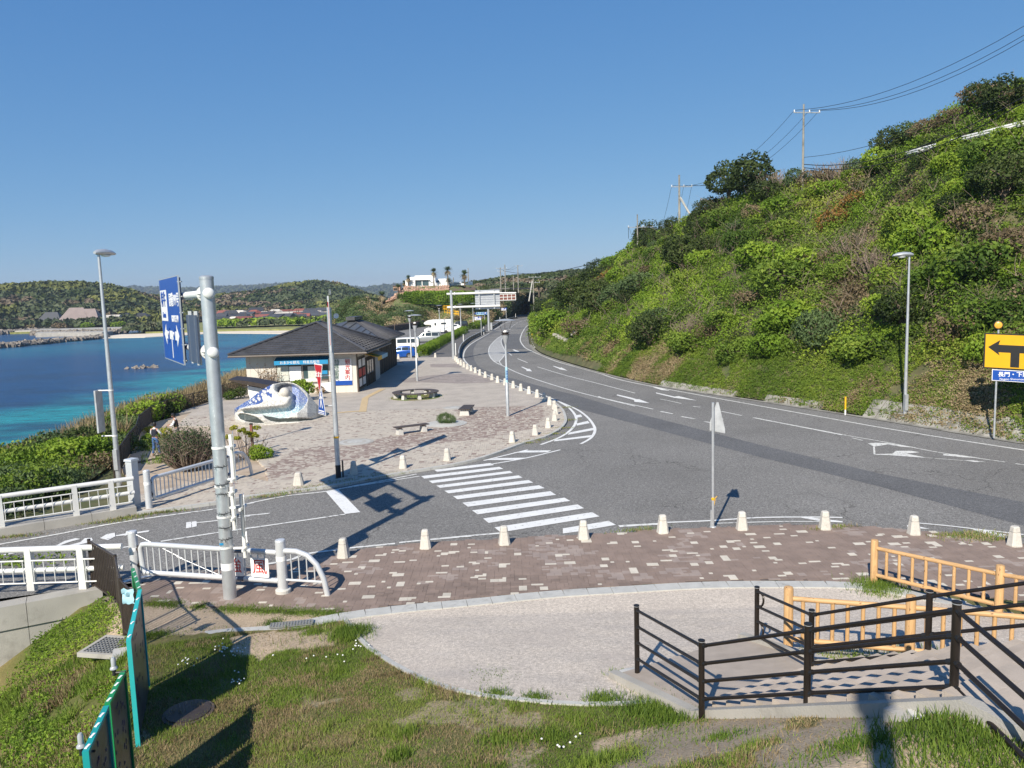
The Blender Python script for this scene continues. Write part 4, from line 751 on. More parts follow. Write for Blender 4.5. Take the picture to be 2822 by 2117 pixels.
def rocks(b, pts, w, r, n, z, seed=0, zj=.4):
    g = random.Random(seed); p = crom([Vector((q[0], q[1], 0)) for q in pts], 6)
    for i in range(n):
        k = g.randrange(len(p)-1); c = p[k].lerp(p[k+1], g.random()); dd_ = (p[k+1]-p[k]).normalized(); off = g.uniform(-w, w)/2; c = c+Vector((-dd_.y, dd_.x, 0))*off; s = g.uniform(*r)
        M = Matrix.Rotation(g.uniform(0, 6.28), 3, (g.random()+.1, g.random(), g.random())); b.box((c.x, c.y, z+g.uniform(-.2, zj)*r[1]*(1-abs(off)/w)), (s*1.3, s, s*.8), M=M, taper=.7)
rocks(rk, PX('U', [(-300, 700), (0, 655), (200, 645), (350, 625), (600, 605), (1000, 565), (1400, 530), (1590, 500)], SEA), 3.5, (.8, 1.9), 900, SEA+.5, 1)
tag(rk.build('rock_breakwater', 'rock'), 'long low breakwater of grey rocks reaching left from the sand spit', 'breakwater')
rk = MB(); rocks(rk, PX('U', [(560, 462), (900, 462), (1300, 462), (1560, 455), (1900, 435)], SEA), 7, (1.0, 2.4), 900, SEA+.8, 2)
tag(rk.build('rock_breakwater', 'rock'), 'broad grey rock pile with a flat concrete cap off the harbour mouth', 'breakwater')
rk = MB(); rocks(rk, PX('U', [(-300, 470), (0, 455), (300, 435), (560, 420)], SEA), 7, (1.0, 2.4), 500, SEA+.8, 3); rk.build('tmp', 'rock'); o = bpy.data.objects['tmp']; o.name = 'rock_breakwater'; tag(o, 'rock pile below the quay at the left edge of the bay', 'breakwater')
rk = MB(); rocks(rk, PX('A', [(1190, 1190), (1260, 1180), (1390, 1172)], SEA), 6, (.4, 1.0), 34, SEA-.15, 4, .3); tag(rk.build('sea_rock', 'rock'), 'small dark reef breaking the blue water of the bay', 'rocks')
sheet('beach', [(p.x, p.y) for p in PX('U', [(1540, 520), (1700, 512), (2212, 500)], SEA)+PX('V', [(640, 503), (1250, 508), (1900, 520)], SEA)+PX('V', [(1900, 478), (640, 470)], SEA)+PX('U', [(2212, 448), (1850, 458), (1650, 485)], SEA)], SEA+.25, 'beach_sand', .6)
# far shore flat, quay
qd = [(-560, 560), (-420, 500), (-320, 470), (-235, 470)]+[(p.x, p.y) for p in PX('U', [(1100, 385), (1650, 372), (2100, 350)], -5.5)]+[(-190, 402), (-140, 398), (-95, 378), (-60, 330), (-30, 330), (60, 600), (60, 900), (-700, 900)]
sheet('shore', qd, SEA+1.1, 'lawn_short', 2.5)
sheet('quay', PX('U', [(-200, 395), (560, 372), (1100, 366), (1580, 352), (2100, 342), (2090, 356), (1580, 372), (1050, 388), (600, 398), (0, 412), (-200, 416)], -5.0), -4.6, 'concrete', 1.9)
sheet('quay', PX('U', [(570, 432), (1580, 408), (1720, 418), (1560, 436), (900, 440), (540, 452)], -5.), -4.4, 'concrete', 2.2)
# ridges beyond the bay: ground, then tree crowns by the thousand
def wood(name, P_, r, mats, wfun, parent=None, squash=.8, kind='stuff', per=36):
    n = len(P_); rr = np.repeat(rng.uniform(*r, n), per); d = unit(rng.normal(size=(n*per, 3))); d[:, 2] = np.abs(d[:, 2])*1.1-.15; d = unit(d)
    C = np.repeat(P_, per, 0)+d*(rr*rng.uniform(.7, 1.1, n*per))[:, None]*np.array([1, 1, squash])+np.array([0, 0, .3])*rr[:, None]
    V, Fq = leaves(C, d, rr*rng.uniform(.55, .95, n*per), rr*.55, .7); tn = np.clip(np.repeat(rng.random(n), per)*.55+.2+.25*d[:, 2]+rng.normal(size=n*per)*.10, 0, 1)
    o = npmesh(name, V, Fq, mats, tint=tn, matidx=np.repeat(wfun(P_[:, 0], P_[:, 1]), per) if wfun else None, parent=parent); return tag(o, kind=kind)
def ridge_hill(name, cols, n, r, wfun, zf=-5.6, nrow=10, back=((60, 2), (200, -10)), prof=.8, mats=('far_leaf', 'far_yellow', 'far_brown', 'leaf_dark'), rough=3.5):
    ft = [PY('W', u, v, yf) for u, v, yr, yf in cols]; ft = [Vector((p.x, p.y, zf)) for p in ft]; tp = [PY('W', u, v+4, yr) for u, v, yr, yf in cols]
    V, Fq, _ = loft(ft, tp, nrow, prof, back, rough, 40, 5, 4); tag(npmesh(name, V.reshape(-1, 3), Fq, 'far_wood_soil', smooth_=True), kind='structure')
    P_, _ = surf_sample(V, n, 0, nrow+2); wood('wood', P_, r, list(mats), wfun); return V
w_a = lambda x, y: np.where(vn(x, y, 45, 61, 4) > .60, 1, np.where(vn(x, y, 38, 77, 4) > .56, 2, np.where(vn(x, y, 30, 7) > .6, 3, 0)))
w_b = lambda x, y: np.where(vn(x, y, 45, 23, 4) > .555, 1, np.where(vn(x, y, 45, 9, 4) > .62, 2, np.where(vn(x, y, 30, 4) > .55, 3, 0)))
ridge_hill('hills', [(-500, 640, 640, 520), (-250, 632, 640, 520), (0, 628, 640, 520), (60, 624, 640, 520), (110, 620, 640, 520), (190, 624, 640, 525), (260, 633, 650, 530), (300, 645, 660, 540), (345, 654, 680, 550), (400, 662, 700, 560)], 2600, (3.2, 6.2), w_a)
ridge_hill('hills', [(380, 664, 800, 585), (440, 656, 800, 590), (500, 645, 800, 600), (560, 637, 810, 610), (620, 625, 820, 610), (650, 620, 820, 610), (680, 618, 820, 600), (720, 621, 820, 600), (760, 633, 800, 590), (810, 650, 780, 580), (860, 662, 760, 570), (940, 668, 760, 560)], 3200, (3.2, 6.5), w_b)
V, Fq, _ = loft([Vector((x, 3000, -6)) for x in (-3200, -2200, -1600, -1200, -900, -600, -300, 0, 400)], [PY('W', u, v, 4200) for u, v in ((-200, 640), (150, 632), (420, 628), (560, 622), (640, 618), (705, 625), (765, 632), (830, 624), (940, 622))], 12, .8, [(400, -20)], 40, 420, 2, 6)
tag(npmesh('mountains', V.reshape(-1, 3), Fq, 'far_wood_soil', smooth_=True), kind='structure'); P_, _ = surf_sample(V, 2600, 0, 13); wood('wood', P_, (18, 34), ['far_leaf'], None, squash=.5)
# far right wooded land behind the road
w_c = lambda x, y: np.where(vn(x, y, 22, 3) > .62, 2, np.where(vn(x, y, 25, 14) > .5, 3, 0))
ridge_hill('hills', [(960, 640, 420, 330), (1010, 622, 420, 330), (1055, 616, 420, 330), (1090, 608, 430, 320), (1140, 604, 430, 310), (1180, 600, 430, 310), (1225, 594, 430, 305), (1300, 590, 430, 300), (1420, 580, 430, 300)], 3000, (1.6, 3.2), w_c, zf=3, nrow=8, prof=.7, rough=1.2)
for (u, v, yd, r_, mt_) in ((1050, 612, 330, 5.5, 'far_leaf'), (1163, 602, 300, 3.3, 'far_yellow'), (1128, 618, 310, 5, 'far_leaf'), (1195, 606, 300, 4.5, 'far_leaf')):
    p = PY('W', u, v+6, yd); tr = thing('tree', {'far_yellow': 'round yellow green tree on the skyline beside the far utility poles'}.get(mt_, 'dark round tree on the skyline behind the far road'), 'tree', (p.x, p.y, p.z-r_*.9), group=None if mt_ == 'far_yellow' else 'dark skyline trees behind the far road')
    q = make_crown('crown', mt_, 900, (r_, r_, r_*.75), r_*.2, tr, seed=int(u), lumps=9); q.location = (0, 0, r_*.5); b = MB(); b.tube([(0, 0, -3), (0, 0, r_*.5)], .3, 6); b.build('trunk', 'bark', tr)
# headland with the white house
ftp = [Vector(q) for q in ((-75, 262, -7.5), (-62, 228, -7.2), (-50, 200, -6.8), (-37, 180, -2), (-29.5, 180, .0), (-27, 196, .02), (-21.5, 217, .02), (-13, 214, .02), (-7.8, 216, .02), (-6, 235, .02), (-2.5, 255, .02), (1, 300, .02), (10, 345, .02), (26, 402, .02))]
tpp = [PY('W', 715, 692, 275), PY('W', 724, 676, 262), PY('W', 748, 650, 236), PY('W', 778, 644, 222), PY('W', 835, 662, 234), PY('K', 330, 590, 249), PY('K', 700, 572, 246), PY('K', 1110, 560, 248), PY('K', 1540, 552, 262), PY('C', 1030, 322, 270), PY('C', 1210, 335, 285), PY('C', 1300, 370, 330), PY('C', 1340, 420, 380), PY('C', 1410, 430, 440)]
EV, EF, _ = loft(ftp, tpp, 14, .85, [(10, .1), (70, .1), (120, -3)], .7, 6, 8, 6); tag(npmesh('headland', EV.reshape(-1, 3), EF, 'lawn', smooth_=True), kind='structure')
ET = BVHTree.FromPolygons([tuple(v) for v in EV.reshape(-1, 3)], [tuple(f) for f in EF.tolist()])
def head_hit(f, x, y):
    r = Vector(ray(f, x, y)).normalized(); return ET.ray_cast(Vector((0, 0, EYE)), r)[0]
ncol = EV.shape[1]
wr_ = lambda x, y: np.where(vn(x, y, 9, 19) > .55, 1, np.where(vn(x, y, 7, 29) > .55, 2, 0))
def cullh(P_):
    s = np.array([project_(p) for p in P_]); u, v = s[:, 0], s[:, 1]      # keep clear of the lawn, the stone bank and the path
    return ~((u > 845) & (u < 1040) & (v < 665)) & (P_[:, 1] < 330)
def project_(p):
    v = RM.T@(np.array(p)-np.array([0, 0, EYE])); return ((CX+F*v[0]/v[2])/1.2764, (CY+F*v[1]/v[2])/1.2764)
clump_field('scrub', EV, 1500, 46, (.7, 1.9), .42, ['leaf_olive', 'reed', 'leaf_dark'], 0, 15, wr_, 0, .8, cull=cullh)
# coast slope beyond the plaza fence and below the bridge
cf = [Vector(q) for q in ((-13.2, 22.5, -.6), (-19.6, 24.4, -.45), (-19.0, 31.5, -.15), (-19.6, 36, -.1), (-21.2, 41.5, -.05), (-23.3, 46, -.05), (-24.6, 52, 0), (-24.4, 60, 0), (-24.6, 70, 0), (-26, 95, 0), (-28.5, 125, 0), (-30, 160, 0), (-33, 186, 0))]
ct = [Vector(q) for q in ((-30, 8, -7.6), (-42, 14, -7.8), (-47, 30, -7.8), (-46, 42, -7.8), (-42, 54, -7.8), (-38, 62, -7.8), (-37, 70, -7.8), (-36, 78, -7.8), (-37, 88, -7.8), (-38, 110, -7.8), (-38.5, 140, -7.8), (-42, 165, -7.8), (-49, 192, -7.8))]
KV, KF, _ = loft(cf, ct, 14, 1.9, (), 1.7, 5, 6, 6); tag(npmesh('coast_slope', KV.reshape(-1, 3), KF, 'soil_hill', smooth_=True), kind='structure')
wk = lambda x, y: np.where((y > 52) & (vn(x, y, 5, 41) > .40), 1, np.where(vn(x, y, 6, 13) > .6, 2, np.where(vn(x, y, 4, 18) > .66, 3, 0)))
clump_field('coastal_scrub', KV, 2600, 80, (.3, .95), .125, ['leaf_hill', 'reed', 'leaf_olive', 'leaf_brown'], 0, 9, wk, .2, .8, cull=lambda P_: (P_[:, 1] > 22) & (P_[:, 1] < 75) & (P_[:, 0]/P_[:, 1] > -.85) & (P_[:, 2] > -3.2))
clump_field('coastal_scrub', KV, 700, 60, (.6, 1.5), .22, ['leaf_hill', 'reed', 'leaf_olive', 'leaf_brown'], 0, 12, wk, .2, .8, cull=lambda P_: (P_[:, 1] >= 72))
# tall pale reeds on the bank by the fence
rc, _ = surf_sample(KV, 60000, 0, 7); rc = rc[(rc[:, 1] > 44) & (rc[:, 1] < 98) & (vn(rc[:, 0], rc[:, 1], 4, 88) > .42)]
V1, F1 = blades(rc+np.array([0, 0, .3]), rng.uniform(.4, 1.4, len(rc)), .055, .7); tag(npmesh('reeds', V1, F1, 'reed', tint=rng.random(len(rc))), kind='stuff')
shr = [('dark green', 'leaf_dark'), ('bright green', 'leaf_bright'), ('olive', 'leaf_olive'), ('green', 'leaf_hill')]
cp = [tree_proto('coastal_shrub', f'{a} wind shaped shrub on the slope above the sea', 'shrub', b_, 2600, (1.2, 1.2, .9), .13, .2, .05, 30+i, f'{a} shrubs on the slope above the sea', lumps=12) for i, (a, b_) in enumerate(shr)]
cu = set(); P_, _ = surf_sample(KV, 900, 0, 8); c_ = 0
for p in P_:
    if not (26 < p[1] < 70 and p[2] > -2.9 and p[0]/p[1] > -.8 and c_ < 84): continue
    k = random.randrange(4); s_ = random.uniform(.7, 1.7); z_ = Vector(p)-Vector((0, 0, .3*s_)); c_ += 1
    if k in cu: dup(cp[k], z_, random.uniform(0, 6), sc=s_)
    else: cu.add(k); cp[k].location = z_; cp[k].scale = (s_,)*3
# ================================================================ THINGS ON THE GROUND
# ---- stone bollards
bol = thing('stone_bollard', 'x', 'bollard', group='pale stone bollards along the pavement and plaza edge')
def octp(w, z, c=.32): h = w/2; k = h*(1-c*1.2); return [(-h, -k, z), (-k, -h, z), (k, -h, z), (h, -k, z), (h, k, z), (k, h, z), (-k, h, z), (-h, k, z)]
def oct_stack(b, lv):
    for w, z in lv: b.v += octp(w, z)
    k = len(lv)
    for i in range(k-1):
        for j in range(8): b.f.append((i*8+j, i*8+(j+1) % 8, (i+1)*8+(j+1) % 8, (i+1)*8+j)); b.m.append(0)
    b.f += [tuple(range(7, -1, -1)), tuple((k-1)*8+j for j in range(8))]; b.m += [0, 0]; return b
oct_stack(MB(), [(.34, -.05), (.34, .03), (.325, .06), (.235, .40)]).build('base', 'stone_bollard', bol)
oct_stack(MB(), [(.215, .402), (.215, .414)]).build('groove', 'concrete', bol); oct_stack(MB(), [(.228, .416), (.20, .54), (.15, .57)]).build('cap', 'stone_bollard', bol)
bl = [('W', 742, 1203, 'stone bollard nearest the end of the silver gate barrier on the brick pavement'), ('W', 919, 1183, 'stone bollard on the brick pavement left of the crossing, second from the silver gate'), ('W', 1089, 1175, 'stone bollard with weeds at its foot below the left end of the crossing'), ('W', 1260, 1163, 'stone bollard on the brick pavement in front of the last crossing stripe'), ('W', 1431, 1150, 'stone bollard just left of the grey backed triangular sign post'), ('W', 1602, 1143, 'stone bollard just right of the grey backed triangular sign post'), ('W', 1781, 1142, 'stone bollard on the brick pavement by the faded white wedge'), ('W', 1973, 1153, 'stone bollard beyond the first log fence post'), ('W', 2190, 1178, 'stone bollard at the far right end of the brick pavement'),
      ('F', 705, 428, 'wide stone bollard on the plaza edge left of the give way pole'), ('F', 1186, 338, 'stone bollard standing in the sign shadow right of the give way pole'), ('F', 1614, 285, 'stone bollard on the plaza edge above the crossing, left one'), ('F', 1998, 218, 'stone bollard on the plaza edge above the crossing, right one'), ('C', 1143, 1640, 'stone bollard below the slatted bench on the plaza edge'), ('C', 1342, 1577, 'stone bollard where the plaza edge starts to curve toward the hatching'), ('C', 1456, 1512, 'stone bollard beside the hatched corner, second on the curve'), ('C', 1512, 1452, 'stone bollard at the widest point of the curved plaza corner'), ('C', 1522, 1396, None), ('C', 1510, 1352, None), ('C', 1468, 1315, None), ('C', 1420, 1280, None), ('C', 1360, 1248, None), ('C', 1290, 1218, None), ('C', 1219, 1192, None), ('C', 1152, 1167, None), ('C', 1080, 1142, None), ('C', 1017, 1120, None), ('C', 967, 1098, None), ('C', 909, 1077, None), ('C', 862, 1057, None), ('C', 823, 1037, None), ('C', 786, 1019, None), ('C', 753, 1003, None), ('C', 723, 986, None), ('C', 697, 970, None), ('C', 675, 955, None), ('C', 662, 941, None), ('C', 648, 927, None), ('b', 165, 1185, 'stone bollard beside the blue car at the car park edge'), ('b', 645, 1160, 'stone bollard between the lamp post and the hedge end'), ('b', 1105, 1155, 'lone stone bollard in front of the walkway by the hedge')]
for i, (f, x, y, lb) in enumerate(bl):
    p = P(f, x, y, .1); lb = lb or 'one of the stone bollards in the curving row along the plaza kerb'; rz = random.gauss(0, .12)
    if i == 0: o = bol; o.location = p; o.rotation_euler = (0, 0, rz); o['label'] = lb
    else: o = dup(bol, p, rz, lb)
    o.scale = (1, 1, 1) if i != 9 else (1.25, 1.25, .9)
# ---- tall sign pole with two arms
ZP = .1; pb = P('W', 497, 1290, ZP); AD = Vector((-.52, .855, 0)).normalized()
pole = thing('sign_pole', 'thick galvanised steel pole with two white arms by the silver gate', 'pole', pb)
b = MB(); b.tube([(0, 0, -.3), (0, 0, 8.15)], .165, 28); b.build('pole', 'galvanised', pole, smooth_=True)
b = MB(); b.lathe((0, 0, 8.15), [(.172, -.02), (.172, .04), (.12, .07)], 28); b.build('pole_cap', 'galvanised', pole, smooth_=True)
side = Vector((AD.y, -AD.x, 0))
ROT = AD.to_track_quat('Z', 'Y').to_matrix()
for z in (7.78, 6.33):
    b = MB(); b.tube([AD*.16+Vector((0, 0, z)), AD*6.85+Vector((0, 0, z+.0))], .10, 18); b.build('arm', 'white_paint', pole, smooth_=True)
    b = MB(); b.lathe(Vector((0, 0, z))+AD*.40, [(.2, -.02), (.2, .015)], 20, M=ROT)
    for k in range(4):
        a = k*math.pi/2+.4; u, v = side*math.cos(a)*.15, Vector((0, 0, math.sin(a)*.15)); b.tube([u+v+AD*.30+Vector((0, 0, z)), u+v+AD*.46+Vector((0, 0, z))], .022, 6)
    for k in range(6):
        a = k*math.pi/3; n_ = side*math.cos(a)+Vector((0, 0, math.sin(a))); b.prism([Vector((0, 0, z))+AD*.17+n_*.1, Vector((0, 0, z))+AD*.38+n_*.1, Vector((0, 0, z))+AD*.38+n_*.19], side.cross(n_)*.012 if abs(n_.z) > .1 else Vector((0, 0, .012)))
    b.build('flange', 'white_paint', pole)
    b = MB(); b.lathe(Vector((0, 0, z)), [(.135, .10), (.135, .21), (.11, .25), (.06, .27), (.02, .275)], 22, M=(-AD).to_track_quat('Z', 'Y').to_matrix()); b.build('arm_knob', 'white_paint', pole, smooth_=True)
for k, (y, m_) in enumerate([(2052, 0), ]): pass
for z in (3.93, 2.94, 2.15, 1.35):
    b = MB(); b.lathe((0, 0, z), [(.18, -.025), (.18, .025)], 24); b.build('clamp_band', 'white_paint', pole)
cz = [3.45, 3.0, 2.75, 2.25, 1.88, 1.58]
for z in cz:
    b = MB(); b.lathe((0, 0, z), [(.173, -.006), (.173, .006)], 24)
    for j in range(9):
        a = -1.9+j*.16; c = Vector((math.cos(a)*.176, math.sin(a)*.176, z+random.gauss(0, .01))); b.tube([c, c+Vector((math.cos(a)*.02, math.sin(a)*.02-.02, random.choice((-1, 1))*.05))], .006, 4)
    b.build('wire_tie', 'wire_black', pole)
b = MB(); b.lathe((0, 0, .85), [(.1665, -.09), (.1665, .09)], 28); b.build('sticker_band', 'white_wall', pole); 
b = MB(); b.box((-.055, -.168, 1.47), (.10, .008, .055)); b.build('sticker', 'awning_blue', pole)
# vertical slim sign backs held on the pole's right side
def plate_on_pole(parent, M, shape, edge_m, back_m, th=.012):
    b = MB(); q = [M@Vector((x, y, 0)) for x, y in shape]; n = (M.to_3x3()@Vector((0, 0, 1)))*th; b.prism(q, n); return b.build('plate', back_m, parent)
TX = Vector((.86, .35, 0)).normalized(); SX = Vector((1, 0, 0))
def side_sign(label, z0, z1, w, off, shape=None, bands=()):
    """sign plate seen nearly edge on, facing away along the road; clamped to the pole"""
    t = thing('road_sign', label, 'sign', pb); d = Vector((-.34, .94, 0)).normalized(); base = SX*off
    sh = shape or [(-w/2, z0), (w/2, z0), (w/2, z1), (-w/2, z1)]
    b = MB(); b.prism([base+d*x*1.0+Vector((0, 0, y)) for x, y in sh], SX*.015); b.build('plate', 'galvanised', t)
    for z in bands:
        b = MB(); b.tube([SX*.16+Vector((0, 0, z)), base+Vector((0, 0, z))], .035, 8); b.box(base+Vector((-.03, 0, z)), (.05, w*.8, .07)); b.build('bracket', 'white_paint', t)
    b = MB(); b.tube([base+Vector((-.06, 0, z0+.05)), base+Vector((-.06, 0, z1-.05))], .045, 10); b.build('support_pipe', 'white_paint', t, smooth_=True); return t
side_sign('narrow sign back seen edge on high on the steel pole', 3.05, 4.30, .55, .36, bands=(3.93, 3.1))
side_sign('dark grey sign back seen edge on halfway up the steel pole', 1.75, 2.95, .62, .30, bands=(2.75, 2.1))
side_sign('rounded sign back clamped lowest on the steel pole', 1.0, 2.75, .6, .52, shape=[(-.28, 1.02), (.28, 1.02), (.33, 1.3), (.33, 1.55), (.2, 1.78), (.1, 1.84), (.2, 1.9), (.33, 2.1), (.3, 2.5), (.1, 2.72), (-.1, 2.72), (-.3, 2.5), (-.33, 2.1), (-.2, 1.9), (-.1, 1.84), (-.2, 1.78), (-.33, 1.55), (-.33, 1.3)], bands=(2.36, 1.30))
b = MB(); 
# blue direction board
r0, r1 = PY('T', 780, 1545, pb.y+2.35), None
sgn = thing('direction_sign', 'large blue direction board facing the side road, mounted on the steel pole arms', 'sign', pb)
fN = Vector((-AD.y, AD.x, 0)); fN = fN if fN.x < 0 else -fN           # faces left, away from the plaza
off = fN*.22; s0, s1 = 3.1, 6.9; z0, z1 = 5.86, 8.32
def bq(s, z, o=off): return AD*s+o+Vector((0, 0, z))
b = MB(); b.prism([bq(s0, z0), bq(s1, z0), bq(s1, z1), bq(s0, z1)], -fN*.03); b.build('panel', 'sign_blue', sgn)
b = MB(); e = .03
for (a, c, d_, f_) in ((s0-e, s1+e, z0-e, z0), (s0-e, s1+e, z1, z1+e), (s0-e, s0, z0, z1), (s1, s1+e, z0, z1)): b.prism([bq(a, d_), bq(c, d_), bq(c, f_), bq(a, f_)], -fN*.04)
b.build('rim', 'galvanised', sgn)
for s in (s0+.35, (s0+s1)/2, s1-.35):
    b = MB(); b.prism([bq(s-.05, z0+.02, off-fN*.035), bq(s+.05, z0+.02, off-fN*.035), bq(s+.05, z1-.02, off-fN*.035), bq(s-.05, z1-.02, off-fN*.035)], -fN*.09); b.build('back_beam', 'silver_dark', sgn)
for z in (z0+.1, z0+.55, z0+1.0, z0+1.45, z0+1.9, z1-.15):
    b = MB(); b.box(AD*(s0+.04)+off-fN*.06+Vector((0, 0, z)), (.1, .1, .03)); b.build('clip', 'galvanised', sgn)
xd = (-AD); MS = lambda s, z, o_=.006: frame(AD*s+off+fN*o_+Vector((0, 0, z)), xd if xd.cross(Vector((0, 0, 1))).dot(fN) > 0 else -xd)
def box_on(s, z, w, h, mt, o_=.005, nm='print'): b = MB(); b.prism([AD*(s-w/2)+off+fN*o_+Vector((0, 0, z-h/2)), AD*(s+w/2)+off+fN*o_+Vector((0, 0, z-h/2)), AD*(s+w/2)+off+fN*o_+Vector((0, 0, z+h/2)), AD*(s-w/2)+off+fN*o_+Vector((0, 0, z+h/2))], -fN*.003); return b.build(nm, mt, sgn)
sm_ = (s0+s1)/2
for s, z, t_, sz, m_ in ((s0+.95, 7.65, '国道191号', .42, 'sign_white'), (s0+.95, 7.12, 'ROUTE 191', .26, 'sign_white')): text(t_, sz, m_, parent=sgn, M=MS(s, z), bold=.008)
box_on(s1-.75, 7.52, 1.35, .95, 'sign_white'); text('特牛', .5, 'sign_blue', parent=sgn, M=MS(s1-.75, 7.68, .012), bold=.008); text('Kottoi', .26, 'sign_blue', parent=sgn, M=MS(s1-.75, 7.22, .012))
box_on(sm_, 6.63, 2.2, .26, 'sign_white'); box_on(sm_, 6.25, .12, .62, 'sign_white')
for sg in (-1, 1):
    b = MB(); q = [(sm_+sg*1.05, 6.95), (sm_+sg*1.5, 6.63), (sm_+sg*1.05, 6.31)]; b.prism([AD*a+off+fN*.006+Vector((0, 0, c)) for a, c in q], -fN*.004); b.build('arrow_head', 'sign_white', sgn)
    b = MB(); q = [(sm_+sg*.55-.22, 6.84), (sm_+sg*.55+.22, 6.84), (sm_+sg*.55+.15, 6.5), (sm_+sg*.55, 6.38), (sm_+sg*.55-.15, 6.5)]; b.prism([AD*a+off+fN*.014+Vector((0, 0, c)) for a, c in q], -fN*.006); b.build('shield', 'sign_blue', sgn); text('191', .17, 'sign_white', parent=sgn, M=MS(sm_+sg*.55, 6.67, .02))
# second board hanging behind the arms, seen from its back
s2 = thing('back_sign', 'dark backed smaller sign hanging between the pole and the blue board', 'sign', pb); off2 = fN*.02
b = MB(); b.prism([AD*.75+fN*.16+Vector((0, 0, 6.0)), AD*2.35+fN*.16+Vector((0, 0, 6.0)), AD*2.35+fN*.16+Vector((0, 0, 7.25)), AD*.75+fN*.16+Vector((0, 0, 7.25))], fN*.02); b.build('panel', 'silver_dark', s2)
for s in (1.1, 2.0): b = MB(); b.box(AD*s+fN*.12+Vector((0, 0, 6.65)), (.09, .09, 1.4)); b.build('back_beam', 'galvanised_old', s2)
# ---- give way pole on the plaza
gp = P('W', 731, 1031, .1); gw = thing('sign_post', 'tall pale steel post with dark foot band carrying the red stop sign', 'pole', gp)
b = MB(); b.tube([(0, 0, -.2), (0, 0, .55)], .112, 20); b.build('foot_band', 'black', gw, smooth_=True)
b = MB(); b.tube([(0, 0, .55), (0, 0, 7.25)], .106, 20, r2=.10); b.build('pole', 'galvanised', gw, smooth_=True)
b = MB(); b.lathe((0, 0, 1.75), [(.112, -.04), (.112, .04)], 20); b.build('orange_band', 'post_yellow', gw)
b = MB(); b.box((.19, .05, .35), (.05, .1, .75)); b.build('marker_board', 'brown_metal', gw)
def tri(w, h, up=False): return [(-w/2, h/2), (w/2, h/2), (0, -h/2)] if not up else [(-w/2, -h/2), (w/2, -h/2), (0, h/2)]
def edge_sign(name, label, o, xd, shape, face, rimw, rim='sign_white', back='galvanised', grow=1.09):
    t = thing(name, label, 'sign', o); M = frame(Vector((0, 0, 0)), xd); n = M.to_3x3()@Vector((0, 0, 1)); b = MB(); b.prism([M@Vector((x, y, 0)) for x, y in shape], n*.012); b.build('plate', rim, t)
    cx = sum(x for x, y in shape)/len(shape); cy = sum(y for x, y in shape)/len(shape)
    b = MB(); b.prism([M@Vector((cx+(x-cx)*rimw, cy+(y-cy)*rimw, .014)) for x, y in shape], n*.003); b.build('face', face, t)
    b = MB(); b.prism([M@Vector((x, y, -.004)) for x, y in shape], -n*.006); b.build('back', back, t); return t, M
q = PY('R', 858, 640, gp.y-.1); xd = Vector((.62, .78, 0)).normalized() if False else Vector((.60, -.80, 0))
ss, M = edge_sign('stop_sign', 'red triangular stop sign with white lettering on the pale post', q, (.57, -.82, 0), tri(.96, .84+.42), 'sign_red', .90)
text('止まれ', .25, 'sign_white', parent=ss, M=M@Matrix.Translation((0, .17, .02)), bold=.008)
b = MB(); b.tube([(0, 0, .12), (gp.x-q.x, .1, .12)], .03, 8); b.build('bracket', 'white_paint', ss)
q = PY('R', 895, 985, gp.y-.1); cs, M = edge_sign('crossing_sign', 'blue pointed pedestrian crossing sign under the stop sign', q, (.57, -.82, 0), [(-.42, -.66), (.42, -.66), (.36, -.4), (0, .72), (-.36, -.4)], 'sign_blue', .92)
b = MB(); n = M.to_3x3()@Vector((0, 0, .006))
for a, c, w in (((0, .28), (0, -.05), .10), ((0, .0), (-.14, -.36), .06), ((0, .0), (.13, -.38), .06), ((0, .18), (-.16, .0), .045), ((0, .18), (.15, .02), .045), ((-.3, -.5), (.3, -.5), .05), ((-.3, -.58), (.3, -.58), .03)):
    a, c = Vector(a), Vector(c); d = (c-a).normalized(); nn = Vector((-d.y, d.x))*w/2; b.prism([M@Vector((p.x, p.y, .02)) for p in (a+nn, c+nn, c-nn, a-nn)], n)
b.prism([M@Vector((.075*math.cos(a_*.7), .38+.075*math.sin(a_*.7), .02)) for a_ in range(9)], n); b.build('walking_figure', 'sign_white', cs)
b = MB(); b.tube([(0, 0, -.3), (gp.x-q.x, .1, -.3)], .03, 8); b.build('bracket', 'galvanised_old', cs)
q = PY('B', 972, 290, gp.y); ts, M = edge_sign('tall_sign', 'narrow red and white plate seen edge on at the top of the pale post', q, (.28, -.96, 0), [(-.42, -1.15), (.42, -1.15), (.42, 1.15), (-.42, 1.15)], 'sign_red', .78, back='galvanised')
q = PY('B', 1031, 224, gp.y+.3); sp = thing('loudspeaker', 'small round white loudspeaker beside the top of the pale post', 'loudspeaker', q); b = MB(); b.lathe((0, 0, 0), [(.05, -.14), (.06, -.05), (.11, 0), (.105, .01), (.04, -.02)], 18, M=Vector((.2, -1, -.1)).to_track_quat('Z', 'Y').to_matrix()); b.build('horn', 'white_wall', sp, smooth_=True); b = MB(); b.tube([(0, .05, -.02), (gp.x-q.x+.08, 0, -.1)], .02, 6); b.build('bracket', 'galvanised', sp)
